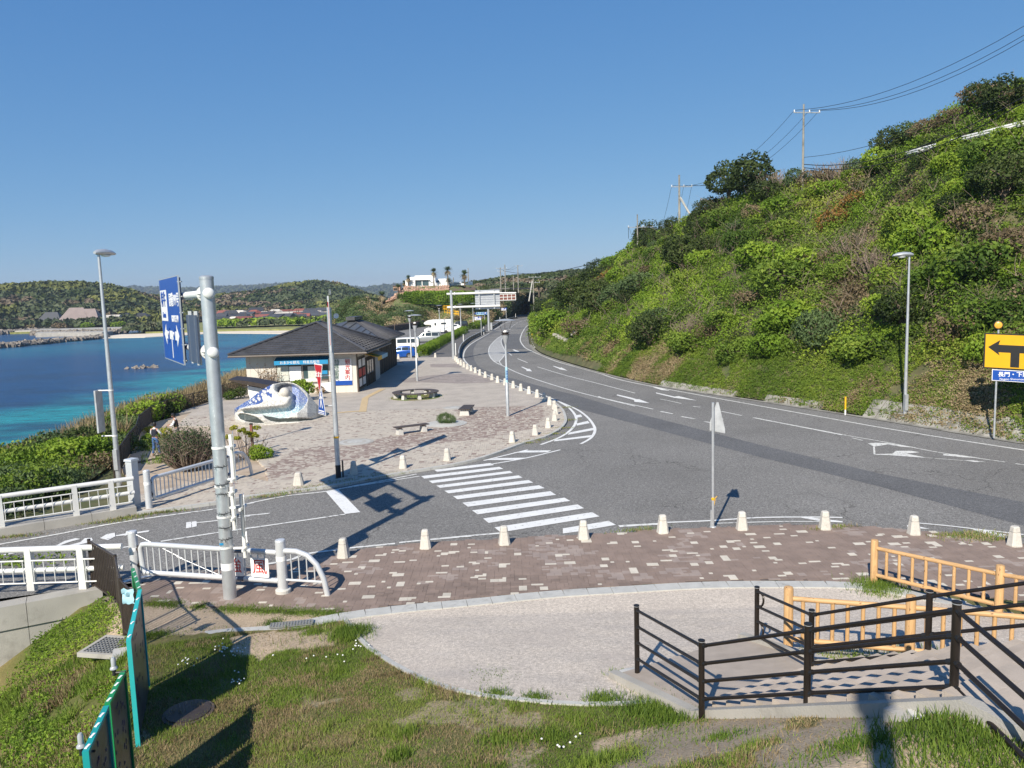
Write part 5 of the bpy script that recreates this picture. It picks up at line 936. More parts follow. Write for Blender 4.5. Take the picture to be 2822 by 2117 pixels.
# ---- triangular warning sign seen from behind
p = P('M', 1118, 1080, .1); t = thing('warning_sign', 'grey backed triangular road sign on a thin galvanised post by the pavement', 'sign', p)
b = MB(); b.tube([(0, 0, -.2), (0, 0, 4.0)], .042, 14); b.build('pole', 'galvanised', t, smooth_=True); b = MB(); b.tube([(-.06, -.01, -.1), (-.06, -.01, .55)], .028, 8); b.lathe((0, 0, 0), [(.11, -.01), (.1, .02), (.06, .03)], 12); b.build('sleeve', 'galvanised_old', t)
M = frame(Vector((.09, .07, 3.42)), (.93, -.36, 0)); b = MB(); n = M.to_3x3()@Vector((0, 0, 1)); b.prism([M@Vector((x, y, 0)) for x, y in ((-.17, -.32), (.30, -.40), (.30, -.26), (.10, .58), (.04, .58), (-.17, -.08))], n*.012); b.build('plate', 'galvanised_old', t)
for z in (-.26, .05): b = MB(); b.prism([M@Vector((x, y, -.02)) for x, y in ((-.12, z), (.24, z-.03), (.24, z+.01), (-.12, z+.04))], -n*.02); b.build('back_rail', 'galvanised', t)
b = MB(); b.lathe((0, 0, .92), [(.045, -.045), (.052, 0), (.045, .045)], 12); b.build('reflector', 'post_yellow', t); b = MB(); b.tube([(.04, 0, .7), (.07, -.01, .95), (.13, 0, 1.0)], .009, 5); b.build('cable_tie', 'post_yellow', t)
# ---- yellow T sign at the right
ys = thing('direction_sign', 'yellow T-shaped arrow board with a blue route board on two posts below the hill', 'sign'); zb = .15
pa, pc = P('H', 1955, 1240, zb), P('H', 2192, 1250, zb); dx = (pc-pa).normalized(); nf = Vector((dx.y, -dx.x, 0)); nf = nf if nf.y < 0 else -nf
sc_ = pa.y/2119/.3064 if False else 1.
ppm = 2119/np.linalg.norm([pa.y])/ .3264/1.0; U = lambda px: px/ppm                     # zoom pixels -> metres at the post
def yq(x, y, o=0.): return pa+dx*U(x-1955)+nf*o+Vector((0, 0, U(1240-y-(x-1955)*.055)))
for x, yt in ((1958, 320), (2196, 330)):
    b = MB(); b.tube([yq(x, 1245), yq(x, yt)], .045, 14); b.build('pole', 'galvanised', ys, smooth_=True)
    c = yq(x-3, yt-40, .03); Q = nf.to_track_quat('Z', 'Y').to_matrix(); b = MB(); b.lathe(c, [(U(36), -.04), (U(36), .02), (U(30), .03)], 24, M=Q); b.build('lamp_rim', 'brown_metal', ys, smooth_=True); b = MB(); b.lathe(c, [(U(29), .03), (U(26), .045), (U(12), .055)], 24, M=Q); b.build('amber_lens', 'lamp_amber', ys, smooth_=True)
def yrect(x0, x1, y0, y1, o, th, mt, nm): b = MB(); b.prism([yq(x0, y1, o), yq(x1, y1, o), yq(x1, y0, o), yq(x0, y0, o)], -nf*th); return b.build(nm, mt, ys)
yrect(1855, 2395, 350, 650, .08, .03, 'sign_black', 'rim'); yrect(1866, 2384, 360, 640, .086, .006, 'sign_yellow', 'panel')
ar = [(1886, 468), (1972, 405), (1962, 445), (2268, 445), (2258, 405), (2344, 468), (2258, 535), (2268, 508), (2114, 508), (2114, 630), (2050, 630), (2050, 508), (1962, 508), (1972, 535)]
b = MB(); b.prism([yq(x, y, .094) for x, y in ar], -nf*.006); b.build('arrow', 'sign_black', ys)
yrect(1922, 2300, 656, 752, .08, .03, 'sign_white', 'blue_rim'); yrect(1927, 2295, 661, 747, .086, .006, 'sign_blue', 'blue_panel')
text('長門・下関', U(44), 'sign_white', parent=ys, M=frame(yq(2075, 692, .09), dx), bold=.004); text('Nagato Shimonoseki', U(24), 'sign_white', parent=ys, M=frame(yq(2078, 730, .09), dx))
b = MB(); b.prism([yq(x, y, .092) for x, y in ((2158, 708), (2196, 708), (2196, 692), (2228, 718), (2196, 744), (2196, 728), (2158, 728))], -nf*.005); b.build('arrow', 'sign_white', ys)
# ---- street lights
def street_light(f, bx, by, h, label, ang, zb=.1, r0=.115):
    p = P(f, bx, by, zb); t = thing('street_light', label, 'street light', p); b = MB(); b.tube([(0, 0, -.2), (0, 0, h*.3), (0, 0, h)], [r0, r0*.88, r0*.5], 18); b.build('pole', 'galvanised', t, smooth_=True)
    b = MB(); b.box((0, -.06, 1.0), (.17, .22, .9)); b.build('service_box', 'galvanised', t)
    d = Vector((math.cos(ang), math.sin(ang), 0)); s_ = Vector((-d.y, d.x, 0)); b = MB(); sec = []
    for x, w, z0_, z1_ in ((-.2, .08, .0, .12), (-.05, .17, -.03, .2), (.3, .25, -.04, .24), (.6, .22, -.03, .2), (.85, .10, .0, .1)):
        sec.append([d*x+s_*(w*math.cos(a))+Vector((0, 0, h+(z0_+z1_)/2+(z1_-z0_)/2*math.sin(a))) for a in [k*math.pi/6 for k in range(12)]])
    vs = [q for s in sec for q in s]; fs = [(i*12+j, i*12+(j+1) % 12, (i+1)*12+(j+1) % 12, (i+1)*12+j) for i in range(4) for j in range(12)]+[tuple(range(11, -1, -1)), tuple(48+j for j in range(12))]; b.add(vs, fs); b.build('lamp_head', 'galvanised', t, smooth_=True)
    b = MB(); b.lathe(d*.38+Vector((0, 0, h-.02)), [(.2, .0), (.17, -.05), (.08, -.07)], 16); b.build('lens', 'white_wall', t, smooth_=True); return t
street_light('W', 257, 1040, 9.88, 'tall silver street light rising behind the left bridge railing', 1.25, 0.)
street_light('H', 1205, 1095, 9.0, 'tall pale street light standing at the foot of the green hill', 3.0, .1, .10)
q = P('W', 257, 1040, 0); t = thing('road_sign', 'narrow sign back mounted on the left street light post', 'sign', q); a_ = PY('A', 860, 1480, q.y)-q
b = MB(); b.box((a_.x, 0, 3.15), (.07, .55, 1.85)); b.build('plate', 'galvanised_old', t)
for z in (2.05, 4.05): b = MB(); b.tube([(a_.x, 0, z), (.12, 0, z)], .028, 8); b.lathe((0, 0, z), [(.12, -.03), (.12, .03)], 14); b.build('bracket', 'white_paint', t)
pl = thing('plaza_lamp', 'x', 'lamp', group='plaza lamps with cone heads and flat discs')
b = MB(); b.tube([(0, 0, -.1), (0, 0, 2.05), (0, 0, 2.1), (0, 0, 4.55)], [.105, .105, .075, .07], 16); b.build('pole', 'galvanised', pl, smooth_=True)
b = MB(); b.lathe((0, 0, 4.5), [(.07, 0), (.1, .1), (.21, .5), (.22, .62), (.15, .66)], 20); b.build('lamp_cone', 'galvanised_old', pl, smooth_=True); b = MB(); b.lathe((0, 0, 5.12), [(.27, 0), (.27, .03), (.2, .05), (.2, .1), (.26, .12), (.26, .15)], 20); b.build('lamp_ring', 'fence_brown', pl)
b = MB(); b.lathe((0, 0, 5.25), [(.13, 0), (.13, .06), (.06, .14)], 14); b.build('lamp_globe', 'white_wall', pl, smooth_=True)
for k in range(3): a = k*2.09+.5; b = MB(); b.tube([(math.cos(a)*.2, math.sin(a)*.2, 5.2), (math.cos(a)*.5, math.sin(a)*.5, 5.98)], .012, 5); b.build('strut', 'fence_brown', pl)
b = MB(); b.lathe((0, 0, 5.98), [(.66, 0), (.67, .02), (.3, .09), (.05, .11)], 28); b.build('disc', 'galvanised_old', pl, smooth_=True)
lamps = [('C', 1105, 1412, 'plaza lamp with a light blue sticker standing nearest on the paving'), ('C', 316, 1107, 'plaza lamp standing right of the tiled information building'), ('C', 264, 910, 'plaza lamp at the car park edge behind the blue car'), ('b', 1225, 560, 'plaza lamp rising in front of the white camper'), ('L', 520, 905, 'plaza lamp behind the hedge by the dark cars'), ('L', 770, 795, 'farthest plaza lamp near the parking signs')]
for i, (f, x, y, lb) in enumerate(lamps):
    p = P(f, x, y, .1); 
    if i >= 3: p = PY(f, x, y, (163, 176, 190)[i-3]) ; p.z = .03
    if i == 0: pl.location = p; pl['label'] = lb
    else: dup(pl, p, i*.9, lb)
b = MB(); b.tube([(0, 0, 2.12), (0, 0, 3.1)], .079, 16); b.build('sticker', 'awning_pale', pl); text('角島大橋', .15, 'text_blue', parent=pl, M=frame(Vector((0, -.082, 2.6)), (0, 0, -1), (1, 0, 0)), name='sticker_lettering')
# marker posts, yellow delineators
yp = thing('delineator', 'x', 'post', group='yellow delineator posts along the hill side of the road'); b = MB(); b.tube([(0, 0, -.1), (0, 0, .28)], .045, 10); b.build('white_foot', 'white_wall', yp); b = MB(); b.tube([(0, 0, .28), (0, 0, 1.05)], .05, 10); b.build('yellow_body', 'post_yellow', yp)
for i, (f, x, y, lb) in enumerate([('H', 703, 1048, 'nearest yellow delineator in front of the block wall'), ('e', 277, 665, 'yellow delineator in the weeds on the outer curve, second nearest'), ('C', 1673, 930, 'yellow delineator standing by loose concrete on the curve'), ('C', 1391, 808, 'yellow delineator on the grass verge beyond the curve'), ('C', 1316, 745, 'yellow delineator by the striped kerb blocks'), ('C', 1331, 640, 'yellow delineator at the far narrow verge'), ('C', 1362, 585, 'farthest yellow delineator beside the thin sign post')]):
    if f == 'e' : p = P('e', x, y, .1)
    elif i == 2: p = P('C', 1676, 915, .1)
    else: p = P(f, x, y, .05)
    if i == 2: continue
    if i == 0: yp.location = p; yp['label'] = lb
    else: dup(yp, p, 0, lb)
vb = thing('verge_kerb', 'pale broken kerb blocks lining the inside of the far curve', 'kerb')
for i in range(9): q = PX('C', [(lerp(1290, 1330, i/8)+math.sin(i)*2, lerp(690, 815, i/8))], .02)[0]; b = MB(); b.box(q+Vector((.6, 0, .03)), (1.1, 1.6, .12), .1); b.build('kerb_block', 'concrete_pale', vb)
# ---- log fences
def log_fence(label, posts, hgt, rail_z=(.22, .92), balus=8, ptop=None):
    t = thing('log_fence', label, 'fence', posts[0])
    for i, p in enumerate(posts):
        b = MB(); b.lathe((0, 0, 0), [(.09, -.3), (.09, hgt-.02), (.08, hgt+.01), (.03, hgt+.02)], 14); o = b.build('post', 'log_wood', t, smooth_=True); o.location = p-posts[0]; o.rotation_euler = (0, 0, i)
        if i+1 < len(posts):
            a, c = p-posts[0], posts[i+1]-posts[0]; d = (c-a); L_ = d.length; u = d/L_
            for z in rail_z:
                M = Vector(d).to_track_quat('Z', 'Y').to_matrix(); b = MB(); b.lathe((0, 0, 0), [(.02, .07), (.05, .085), (.05, L_-.085), (.02, L_-.07)], 12); o = b.build('rail', 'log_wood', t, smooth_=True); o.location = a+Vector((0, 0, z)); o.rotation_euler = M.to_euler()
            for k in range(balus):
                q = a+d*((k+1)/(balus+1)); b = MB(); b.lathe((0, 0, 0), [(.038, rail_z[0]+.03), (.038, rail_z[1]-.03)], 10); o = b.build('baluster', 'log_wood', t, smooth_=True); o.location = q; o.rotation_euler = (0, 0, k*1.3)
    return t
fz = lambda v, z=None: Vector((v.x, v.y, float(fore_z(v.x, v.y)) if z is None else z))
f0 = P('G', 1462, 190, .12); f1 = P('G', 2085, 332, .35); dd = (f1-f0); fA = [fz(f0), fz(f1), fz(f1+dd*1.0), fz(f1+dd*2.0)]
log_fence('orange brown log fence standing along the brick pavement', fA, 1.12)
n0 = P('G', 1035, 512, .62); n1 = P('G', 1640, 565, .75); dd = n1-n0; fB = [fz(n0), fz(n1), n1+dd+Vector((0, 0, .0)), n1+dd*2]; fB[2].z = fB[1].z+.08; fB[3].z = fB[2].z+.12
log_fence('nearer orange brown log fence behind the black stair railing', fB, 1.28, (.24, 1.06), balus=7)
# ---- stairs, black railings
st = thing('staircase', 'pinkish paved stair with concrete side curbs climbing toward the right corner', 'stairs')
mat('stair_tile', (.39, .335, .285), .9, var=.12, vs=3, bump=.3, bs=60, rv=.1)
W_ = 2.9; z0_ = 1.12; rise, run, ns = .155, .30, 14
def sp_(u, v, z): q = P1v+GR*u+LT*v; return Vector((q.x, q.y, z))
b = MB(); b.prism([sp_(-2.3, -.02, z0_-.36), sp_(-2.3, W_, z0_-.36), sp_(-.1, W_, z0_-.02), sp_(-.1, -.02, z0_-.02)], (0, 0, -.5)); b.build('lower_landing', 'stair_tile', st)
for i in range(ns):
    u0 = -.1+i*run; z = z0_+(i+1)*rise; nseg = 7
    for k in range(nseg):
        v0, v1 = W_*k/nseg+.006, W_*(k+1)/nseg-.006; b = MB(); b.prism([sp_(u0, v0, z), sp_(u0+run-.004, v0, z), sp_(u0+run-.004, v1, z), sp_(u0, v1, z)], (0, 0, -.22)); o = b.build('step_slab', 'stair_tile', st)
ztop = z0_+ns*rise; b = MB(); ue = -.1+ns*run; b.prism([sp_(ue, 0, ztop), sp_(ue+6, 0, ztop), sp_(ue+6, W_+1.5, ztop), sp_(ue, W_+1.5, ztop)], (0, 0, -.3)); b.build('upper_landing', 'stair_tile', st)
for v in (-.16, W_):
    b = MB(); w = .16; pr_ = [(-2.35, z0_-.30), (-.1, z0_+.06), (ue, ztop+.08), (ue+6, ztop+.08)]
    for (ua, za), (ub, zb_) in zip(pr_, pr_[1:]):
        p8 = [sp_(ua, v, za), sp_(ub, v, zb_), sp_(ub, v+w, zb_), sp_(ua, v+w, za)]; b.prism(p8, (0, 0, -.6))
    b.build('side_curb', 'concrete', st)
# low wall running right of the stairs
b = MB(); q = [PF('G', 1160, 690, .0), PF('G', 2212, 640, .0)]
def railing(label, tops, hs, loops=False, last=None):
    """tops: post foot points"""
    t = thing('railing', label, 'railing', tops[0])
    for i, (p, h) in enumerate(zip(tops, hs)):
        r = p-tops[0]; b = MB(); b.tube([r+Vector((0, 0, -.15)), r+Vector((0, 0, h+.04))], .046, 12); b.build('post', 'brown_metal', t, smooth_=True)
        b = MB(); b.lathe(r+Vector((0, 0, h+.04)), [(.05, 0), (.052, .015), (.035, .022)], 12); b.build('post_cap', 'black', t); b = MB(); b.lathe(r+Vector((0, 0, h+.032)), [(.0515, 0), (.0515, .007)], 12); b.build('cap_ring', 'galvanised', t)
        if i+1 < len(tops):
            e = tops[i+1]-tops[0]; h2 = hs[i+1]
            for k in range(4):
                f_ = 1-k*.235; b = MB(); a, c = r+Vector((0, 0, h*f_-.04)), e+Vector((0, 0, h2*f_-.04)); d = (c-a).normalized(); b.tube([a+d*.05, c-d*.05], .027, 10); b.build('rail', 'brown_metal', t, smooth_=True)
                for g_ in (a+d*.055, c-d*.055): b = MB(); b.tube([g_-d*.035, g_+d*.035], .034, 8); b.build('joint', 'black', t)
    return t
h_ = 1.2; rp0 = PF('G', 283, 660); rp1 = PF('G', 604, 870)
P1r = Vector((rp1.x, rp1.y, rp1.z))
def onray(f, x, y, h, toph):
    """post foot/top pixel pair (same post): depth from its pixel height and real height"""
    (x0, y0), (x1, y1) = toph
    lo, hi = 5., 20.
    for _ in range(50):
        m_ = (lo+hi)/2; a, c = PY(f, x, y, m_), PY(f, x1, y1, m_)
        if c.z-a.z > h: hi = m_
        else: lo = m_
    return a
rp2 = PY('G', 1128, 858, 9.4); rp3 = PY('G', 1857, 850, 7.85)
lat = (rp3-rp2); rp4 = PY('G', 2330, 1090, rp3.y-1.6); rp4.z = rp3.z-.0
hs = [PY('G', 281, 318, rp0.y).z-rp0.z, PY('G', 605, 495, rp1.y).z-rp1.z, PY('G', 1132, 415, rp2.y).z-rp2.z, PY('G', 1874, 310, rp3.y).z-rp3.z, 1.2]
railing('black stair railing on the grass side, nearest the camera', [rp0, rp1, rp2, rp3, rp4], hs)
g0 = PF('G', 878, 540); g2 = onray('G', 1728, 650, 1.25, ((0, 0), (1742, 248))); g1 = PY('G', 1148, 680, 12.3); g3 = PY('G', 2500, 560, g2.y-1.6); g3.z = g2.z+.9
hg = [PY('G', 881, 225, g0.y).z-g0.z, PY('G', 1154, 342, g1.y).z-g1.z, 1.25, 1.25]; rr2 = railing('black stair railing on the far side with rounded end loops', [g0, g1, g2, g3], hg)
for z in (hg[0]*.86, hg[0]*.38):
    b = MB(); d = (g1-g0).normalized(); cc = Vector((0, 0, z)); pts = [cc+Vector((0, 0, .14))+d*.04]+[cc+d*(.12+.16*math.sin(a))*1.+Vector((0, 0, .14*math.cos(a))) for a in np.linspace(0, math.pi, 9)]+[cc+Vector((0, 0, -.14))+d*.04]; b.tube(pts, .02, 8); b.build('end_loop', 'brown_metal', rr2, smooth_=True)
for i, (q, r) in enumerate(((PF('G', 258, 662), .3), (PF('G', 1050, 872), .3), (rp3+Vector((-.12, -.05, .02)), .36))):
    t = thing('footing', ('round pale concrete footing beside the first black railing post', 'round pale concrete footing under the middle of the black railing', 'broad pale concrete footing under the thickest railing post')[i], 'footing', q); b = MB(); b.lathe((0, 0, 0), [(r, -.2), (r, .02), (r*.9, .035), (.05, .045)], 24); b.build('pad', 'concrete_pale', t, smooth_=True); b = MB(); b.box((0, 0, -.1), (r*2.5, r*2.2, .2), .4); b.build('base_slab', 'concrete', t)
# low concrete wall + grass beside the stairs
t = thing('low_wall', 'low concrete wall running right between the stairs and the log fence', 'wall'); q0, q1 = sp_(.1, W_+.45, z0_+.02), sp_(2.6, W_+6.5, z0_+.45); b = MB(); nrm = Vector((q1.y-q0.y, q0.x-q1.x, 0)).normalized()*.2; b.prism([q0, q1, q1+nrm, q0+nrm], (0, 0, -1.5)); b.build('wall_body', 'concrete', t)
# ---- silver swing gates
def gate(label, o, dirv, L_, ht=1.12, plates=False, dark=None, tail=True, far=False):
    t = thing('gate_barrier', label, 'gate', o); d = Vector(dirv).normalized(); u = Vector((0, 0, 1)); nn = Vector((d.y, -d.x, 0)); mt = 'silver_paint'
    b = MB(); b.tube([(0, 0, -.1), (0, 0, 1.42)], .12, 22); b.lathe((0, 0, 1.42), [(.123, 0), (.11, .03), (.05, .045)], 22); b.build('post', mt, t, smooth_=True); b = MB(); b.lathe((0, 0, .95), [(.125, -.05), (.125, .05)], 22); b.build('white_band', 'white_wall', t)
    b = MB(); b.tube([d*.3+u*.32, d*.24+u*.4, d*.22+u*.98, d*.28+u*1.08, d*.4+u*1.1, d*(L_-.12)+u*1.06], .07, 14); b.tube([d*.24+u*.42, d*.3+u*.3, d*(L_-.12)+u*.3], .07, 14); b.build('gate_frame', mt, t, smooth_=True)
    n = int((L_-.5)/.2)
    for i in range(n): x = .42+i*(L_-.7)/n; b = MB(); b.tube([d*x+u*.33, d*x+u*1.06], .022, 8); b.build('bar', mt, t, smooth_=True)
    for z in (.95, .5): b = MB(); b.box(d*.17+u*z, (.14, .1, .07), math.atan2(d.y, d.x)); b.box(d*.17+u*z, (.05, .05, .2), math.atan2(d.y, d.x)); b.build('hinge', 'fence_brown', t)
    b = MB(); b.tube([u*1.36+d*.1, d*(L_*.34)+u*.75], .008, 6); b.tube([d*(L_*.3)+u*.8, d*(L_*.58)+u*.36], .008, 6); b.build('tie_rod', 'galvanised', t)
    e = d*L_; b = MB(); b.tube([e+u*-.1, e+u*1.38], .13, 22); b.lathe(e+u*1.38, [(.133, 0), (.12, .03), (.05, .045)], 22); b.build('latch_post', mt, t, smooth_=True); b = MB(); b.lathe(e+u*.92, [(.135, -.06), (.135, .06)], 22); b.build('white_band', 'white_wall', t); b = MB(); b.lathe(e, [(.2, -.1), (.2, .08), (.18, .1)], 20); b.build('post_foot', 'concrete_pale', t)
    if tail:
        T_ = 1.28; b = MB(); b.tube([e+d*.1+u*1.12, e+d*.45+u*1.12, e+d*.75+u*1.03, e+d*1.0+u*.8, e+d*1.17+u*.45, e+d*1.26+u*.0, e+d*1.27-u*.1], .072, 14); b.build('curved_end', mt, t, smooth_=True); b = MB(); b.tube([e+d*.1+u*.34, e+d*1.18+u*.34], .035, 10); b.build('lower_rail', mt, t, smooth_=True)
        for x, z in ((.28, 1.1), (.5, 1.08), (.72, 1.02), (.93, .85)): b = MB(); b.tube([e+d*x+u*.34, e+d*x+u*z], .018, 8); b.build('bar', mt, t, smooth_=True)
    if dark:
        for x in dark:
            for z in (1.07, .3): b = MB(); b.tube([d*(x-.14)+u*z, d*(x+.14)+u*z], .074, 14); b.build('dark_band', 'silver_dark', t, smooth_=True)
    return t, d, nn
g0_ = P('D', 1190, 1595, .1); l0_ = P('F', 572, 1365, .1); gd = (l0_-g0_); gt, d, nn = gate('silver swing gate with red lettered plates at the near pavement corner', g0_, gd, gd.length, dark=(gd.length*.72,))
xd_ = d if d.cross(Vector((0, 0, 1))).y < 0 else -d; fn_ = d.cross(Vector((0, 0, 1))); fn_ = fn_ if fn_.y < 0 else -fn_
for ch, fr, in (('強', .705), ('風', .87)):
    c = d*(gd.length*fr)+fn_*.09+Vector((0, 0, .66)); M = frame(c, xd_); b = MB(); n = M.to_3x3()@Vector((0, 0, 1)); w, h, r = .26, .26, .05
    b.prism([M@Vector((x, y, 0)) for x, y in ((-w+r, -h), (w-r, -h), (w-.01, -h+.01), (w, -h+r), (w, h-r), (w-.01, h-.01), (w-r, h), (-w+r, h), (-w+.01, h-.01), (-w, h-r), (-w, -h+r), (-w+.01, -h+.01))], n*.01); b.build('plate', 'sign_white', gt)
    text(ch, .43, 'text_red', parent=gt, M=M@Matrix.Translation((0, .0, .012)), name='plate_lettering')
g1_ = P('D', 1300, 950, .1); l1_ = P('N', 1030, 1680, .1); gd = (P('B', 125, 1655, .1)-g1_); gate('silver swing gate in front of the planting bed across the road', g1_, gd, gd.length, dark=(gd.length*.93,), tail=True)
# ---- bridge railings
def bridge_rail(label, pts, post_s, ends=None, zb=.15, H=1.1):
    t = thing('bridge_railing', label, 'railing', pts[0]); a, c = pts[0], pts[-1]; d = (c-a).normalized(); L_ = (c-a).length; u = Vector((0, 0, 1)); nn = Vector((d.y, -d.x, 0))
    for z, r in ((H, .082), (.52, .07)): b = MB(); b.tube([u*z, d*L_+u*z], r, 14); b.build('rail', 'rail_white', t, smooth_=True)
    for s in post_s:
        b = MB(); b.prism([d*(s-.10)+nn*-.08+u*-.02, d*(s+.10)+nn*-.08+u*-.02, d*(s+.08)+nn*-.08+u*(H+.04), d*(s-.08)+nn*-.08+u*(H+.04)], nn*.17); b.build('post', 'rail_white', t)
    ps = sorted(post_s); segs = [(0, ps[0])]+list(zip(ps, ps[1:]))+[(ps[-1], L_)]
    for s0, s1 in segs:
        if s1-s0 < .5: continue
        for z in (.82, .2): b = MB(); b.tube([d*(s0+.1)+nn*.1+u*z, d*(s1-.1)+nn*.1+u*z], .022, 8); b.build('thin_rail', 'rail_white', t)
        n = int((s1-s0)/.26)
        for k in range(n): s = s0+(k+.5)*(s1-s0)/n; b = MB(); b.tube([d*s+nn*.1+u*.2, d*s+nn*.1+u*.82], .013, 6); b.build('bar', 'rail_white', t)
    return t
a = P('D', 285, 1655, .15); c = P('D', 735, 1640, .15); d = (c-a).normalized(); s_ = (c-a).length; bridge_rail('white tubular bridge railing at the near left edge of the road', [a-d*9+Vector((0, 0, 0)), c+d*1.1], [9-2*s_ if s_ < 3 else 9, 9-s_, 9, 9+s_])
a = P('D', 15, 1112, .3); c = P('D', 985, 962, .3); m1 = P('D', 668, 1015, .3); d = (c-a).normalized(); bridge_rail('white tubular bridge railing on the sea side of the road', [a-d*9, c+d*.75], [9-1.9*2, 9-1.9, 9, 9+(m1-a).length, 9+(c-a).length], H=1.05)
q = P('D', 1175, 905, .2); t = thing('railing_end_post', 'square blue grey post with a sloping top at the end of the sea side railing', 'post', q); b = MB(); b.box((0, 0, .75), (.3, .3, 1.75), -.35); b.build('post_body', 'silver_paint', t); b = MB(); b.box((0, 0, 1.68), (.38, .38, .08), -.35, taper=.9); b.build('post_top', 'silver_paint', t)
# parapets under the railings
def parapet(label, a, c, w, z, depth, steps=7, side_=1):
    t = thing('parapet', label, 'wall'); d = (c-a); L_ = d.length; d = d/L_; nn = Vector((d.y, -d.x, 0))*side_
    for i in range(steps):
        s0, s1 = L_*i/steps+.006, L_*(i+1)/steps-.006; q = [a+d*s0-nn*w/2, a+d*s1-nn*w/2, a+d*s1+nn*w/2, a+d*s0+nn*w/2]; q = [Vector((p.x, p.y, z)) for p in q]; b = MB(); b.prism(q, (0, 0, -.62)); b.build('coping', 'concrete', t)
        b = MB(); q = [Vector((p.x, p.y, z-.635))+nn*-.05*1 for p in q]; b.prism(q, (0, 0, -(depth-.6))); b.build('wall_panel', 'concrete', t)
a = P('E', 0, 248, .15); c = P('E', 800, 100, .15); d = (c-a).normalized(); parapet('weathered concrete bridge wall under the near left railing', a-d*10+Vector((0, .2, 0)), c+d*.15+Vector((0, .2, 0)), .5, .13, 5.5)
b = MB(); 
a = P('D', 15, 1112, .3); c = P('D', 1180, 925, .3); d = (c-a).normalized(); t = thing('parapet', 'pale concrete kerb wall under the sea side bridge railing', 'wall'); n_ = Vector((-d.y, d.x, 0)); n_ = n_ if n_.y > 0 else -n_
for i in range(9):
    L_ = (c-a).length+9; s0, s1 = L_*i/9, L_*(i+1)/9-.012; st_ = a-d*9; q = [st_+d*s0-n_*.28, st_+d*s1-n_*.28, st_+d*s1+n_*.6, st_+d*s0+n_*.6]; b = MB(); b.prism([Vector((p.x, p.y, .3)) for p in q], (0, 0, -.9)); b.build('kerb_block', 'concrete', t)
# ---- brown picket fences
def picket(label, pts, h, gap=.13, r=.011, mesh_from=0, zf=None, mt='fence_brown', nlim=300, post_r=.045):
    t = thing('picket_fence', label, 'fence', pts[0]); o = pts[0]; cnt = 0; rest = MB()
    b1 = MB(); b1.tube([(0, 0, .1), (0, 0, h-.03)], r, 5); tmp = b1.build('picket', mt); pm = tmp.data; bpy.data.objects.remove(tmp)
    for i, p in enumerate(pts):
        b = MB(); b.tube([p-o+Vector((0, 0, -.2)), p-o+Vector((0, 0, h+.05))], post_r, 8); b.build('post', mt, t)
        if i+1 < len(pts):
            a, c = p-o, pts[i+1]-o; d = c-a; L_ = d.length
            for z in (h, .1): b = MB(); b.tube([a+Vector((0, 0, z)), c+Vector((0, 0, z))], .024, 6); b.build('rail', mt, t)
            n = int(L_/gap)
            for k in range(1, n):
                q = a+d*(k/n); cnt += 1
                if cnt <= nlim: ob('picket', pm, t, q)
                else: rest.tube([q+Vector((0, 0, .1)), q+Vector((0, 0, h-.03))], r, 4)
    if rest.v: tag(rest.build('pickets', mt, t), kind='stuff')
    return t
pk_ = [P('D', 812, 1640, .1), P('E', 1040, 255, .1)]; a = P('D', 812, 1640, .1); c = P('E', 1088, 490, .1); dd_ = c-a
picket('brown picket fence leading down from the bridge railing toward the boards', [a, P('E', 1040, 250, .1), c, c+Vector((.75, -.9, 0))], 1.3, .13, .02)
tp = [(1060, 2080), (1120, 1900), (1165, 1700), (1210, 1592), (1310, 1515), (1455, 1455), (1680, 1400), (1815, 1370), (1935, 1330), (2150, 1270)]
fp = [P('D', 1000, 690, 0), P('D', 1062, 610, 0), P('D', 1140, 478, 0), P('D', 1200, 400, 0)]+[P('A', x, y, 1.15) for x, y in tp[3:]]; fp = [Vector((p.x, p.y, .0)) for p in fp]
fp += [Vector((-23.6, 72, 0)), Vector((-24.6, 84, 0)), Vector((-25.6, 96, 0))]
picket('dark brown picket fence between the plaza and the sea slope', fp, 1.12, .13, .013)
mp_ = MB()
for a, c in list(zip(fp, fp[1:]))[:5]: mp_.prism([a+Vector((.02, 0, .12)), c+Vector((.02, 0, .12)), c+Vector((.02, 0, 1.08)), a+Vector((.02, 0, 1.08))], (.008, .008, 0))
m, t_, b_, N, Lk = nodes('netting'); b_.inputs['Base Color'].default_value = (.05, .045, .04, 1); b_.inputs['Roughness'].default_value = .8; tr = N('ShaderNodeBsdfTransparent'); ms = N('ShaderNodeMixShader'); ms.inputs[0].default_value = .62; Lk(tr.outputs[0], ms.inputs[1]); Lk(b_.outputs[0], ms.inputs[2]); Lk(ms.outputs[0], t_.nodes['Material Output'].inputs[0])
tag(mp_.build('netting', 'netting'), 'dark fine net tied along the brown fence by the path', 'net')
fq = [Vector((-27.6, 100, 0)), Vector((-28.6, 130, 0)), Vector((-29.8, 160, 0)), P('b', 60, 500, 0), P('b', 440, 440, 0), P('b', 820, 352, 0), Vector((-18, 219, 0)), Vector((-8, 218, 0))]
picket('long dark board fence curving round the back of the car park', fq, 1.7, .5, .14, nlim=200, mt='board_fence')
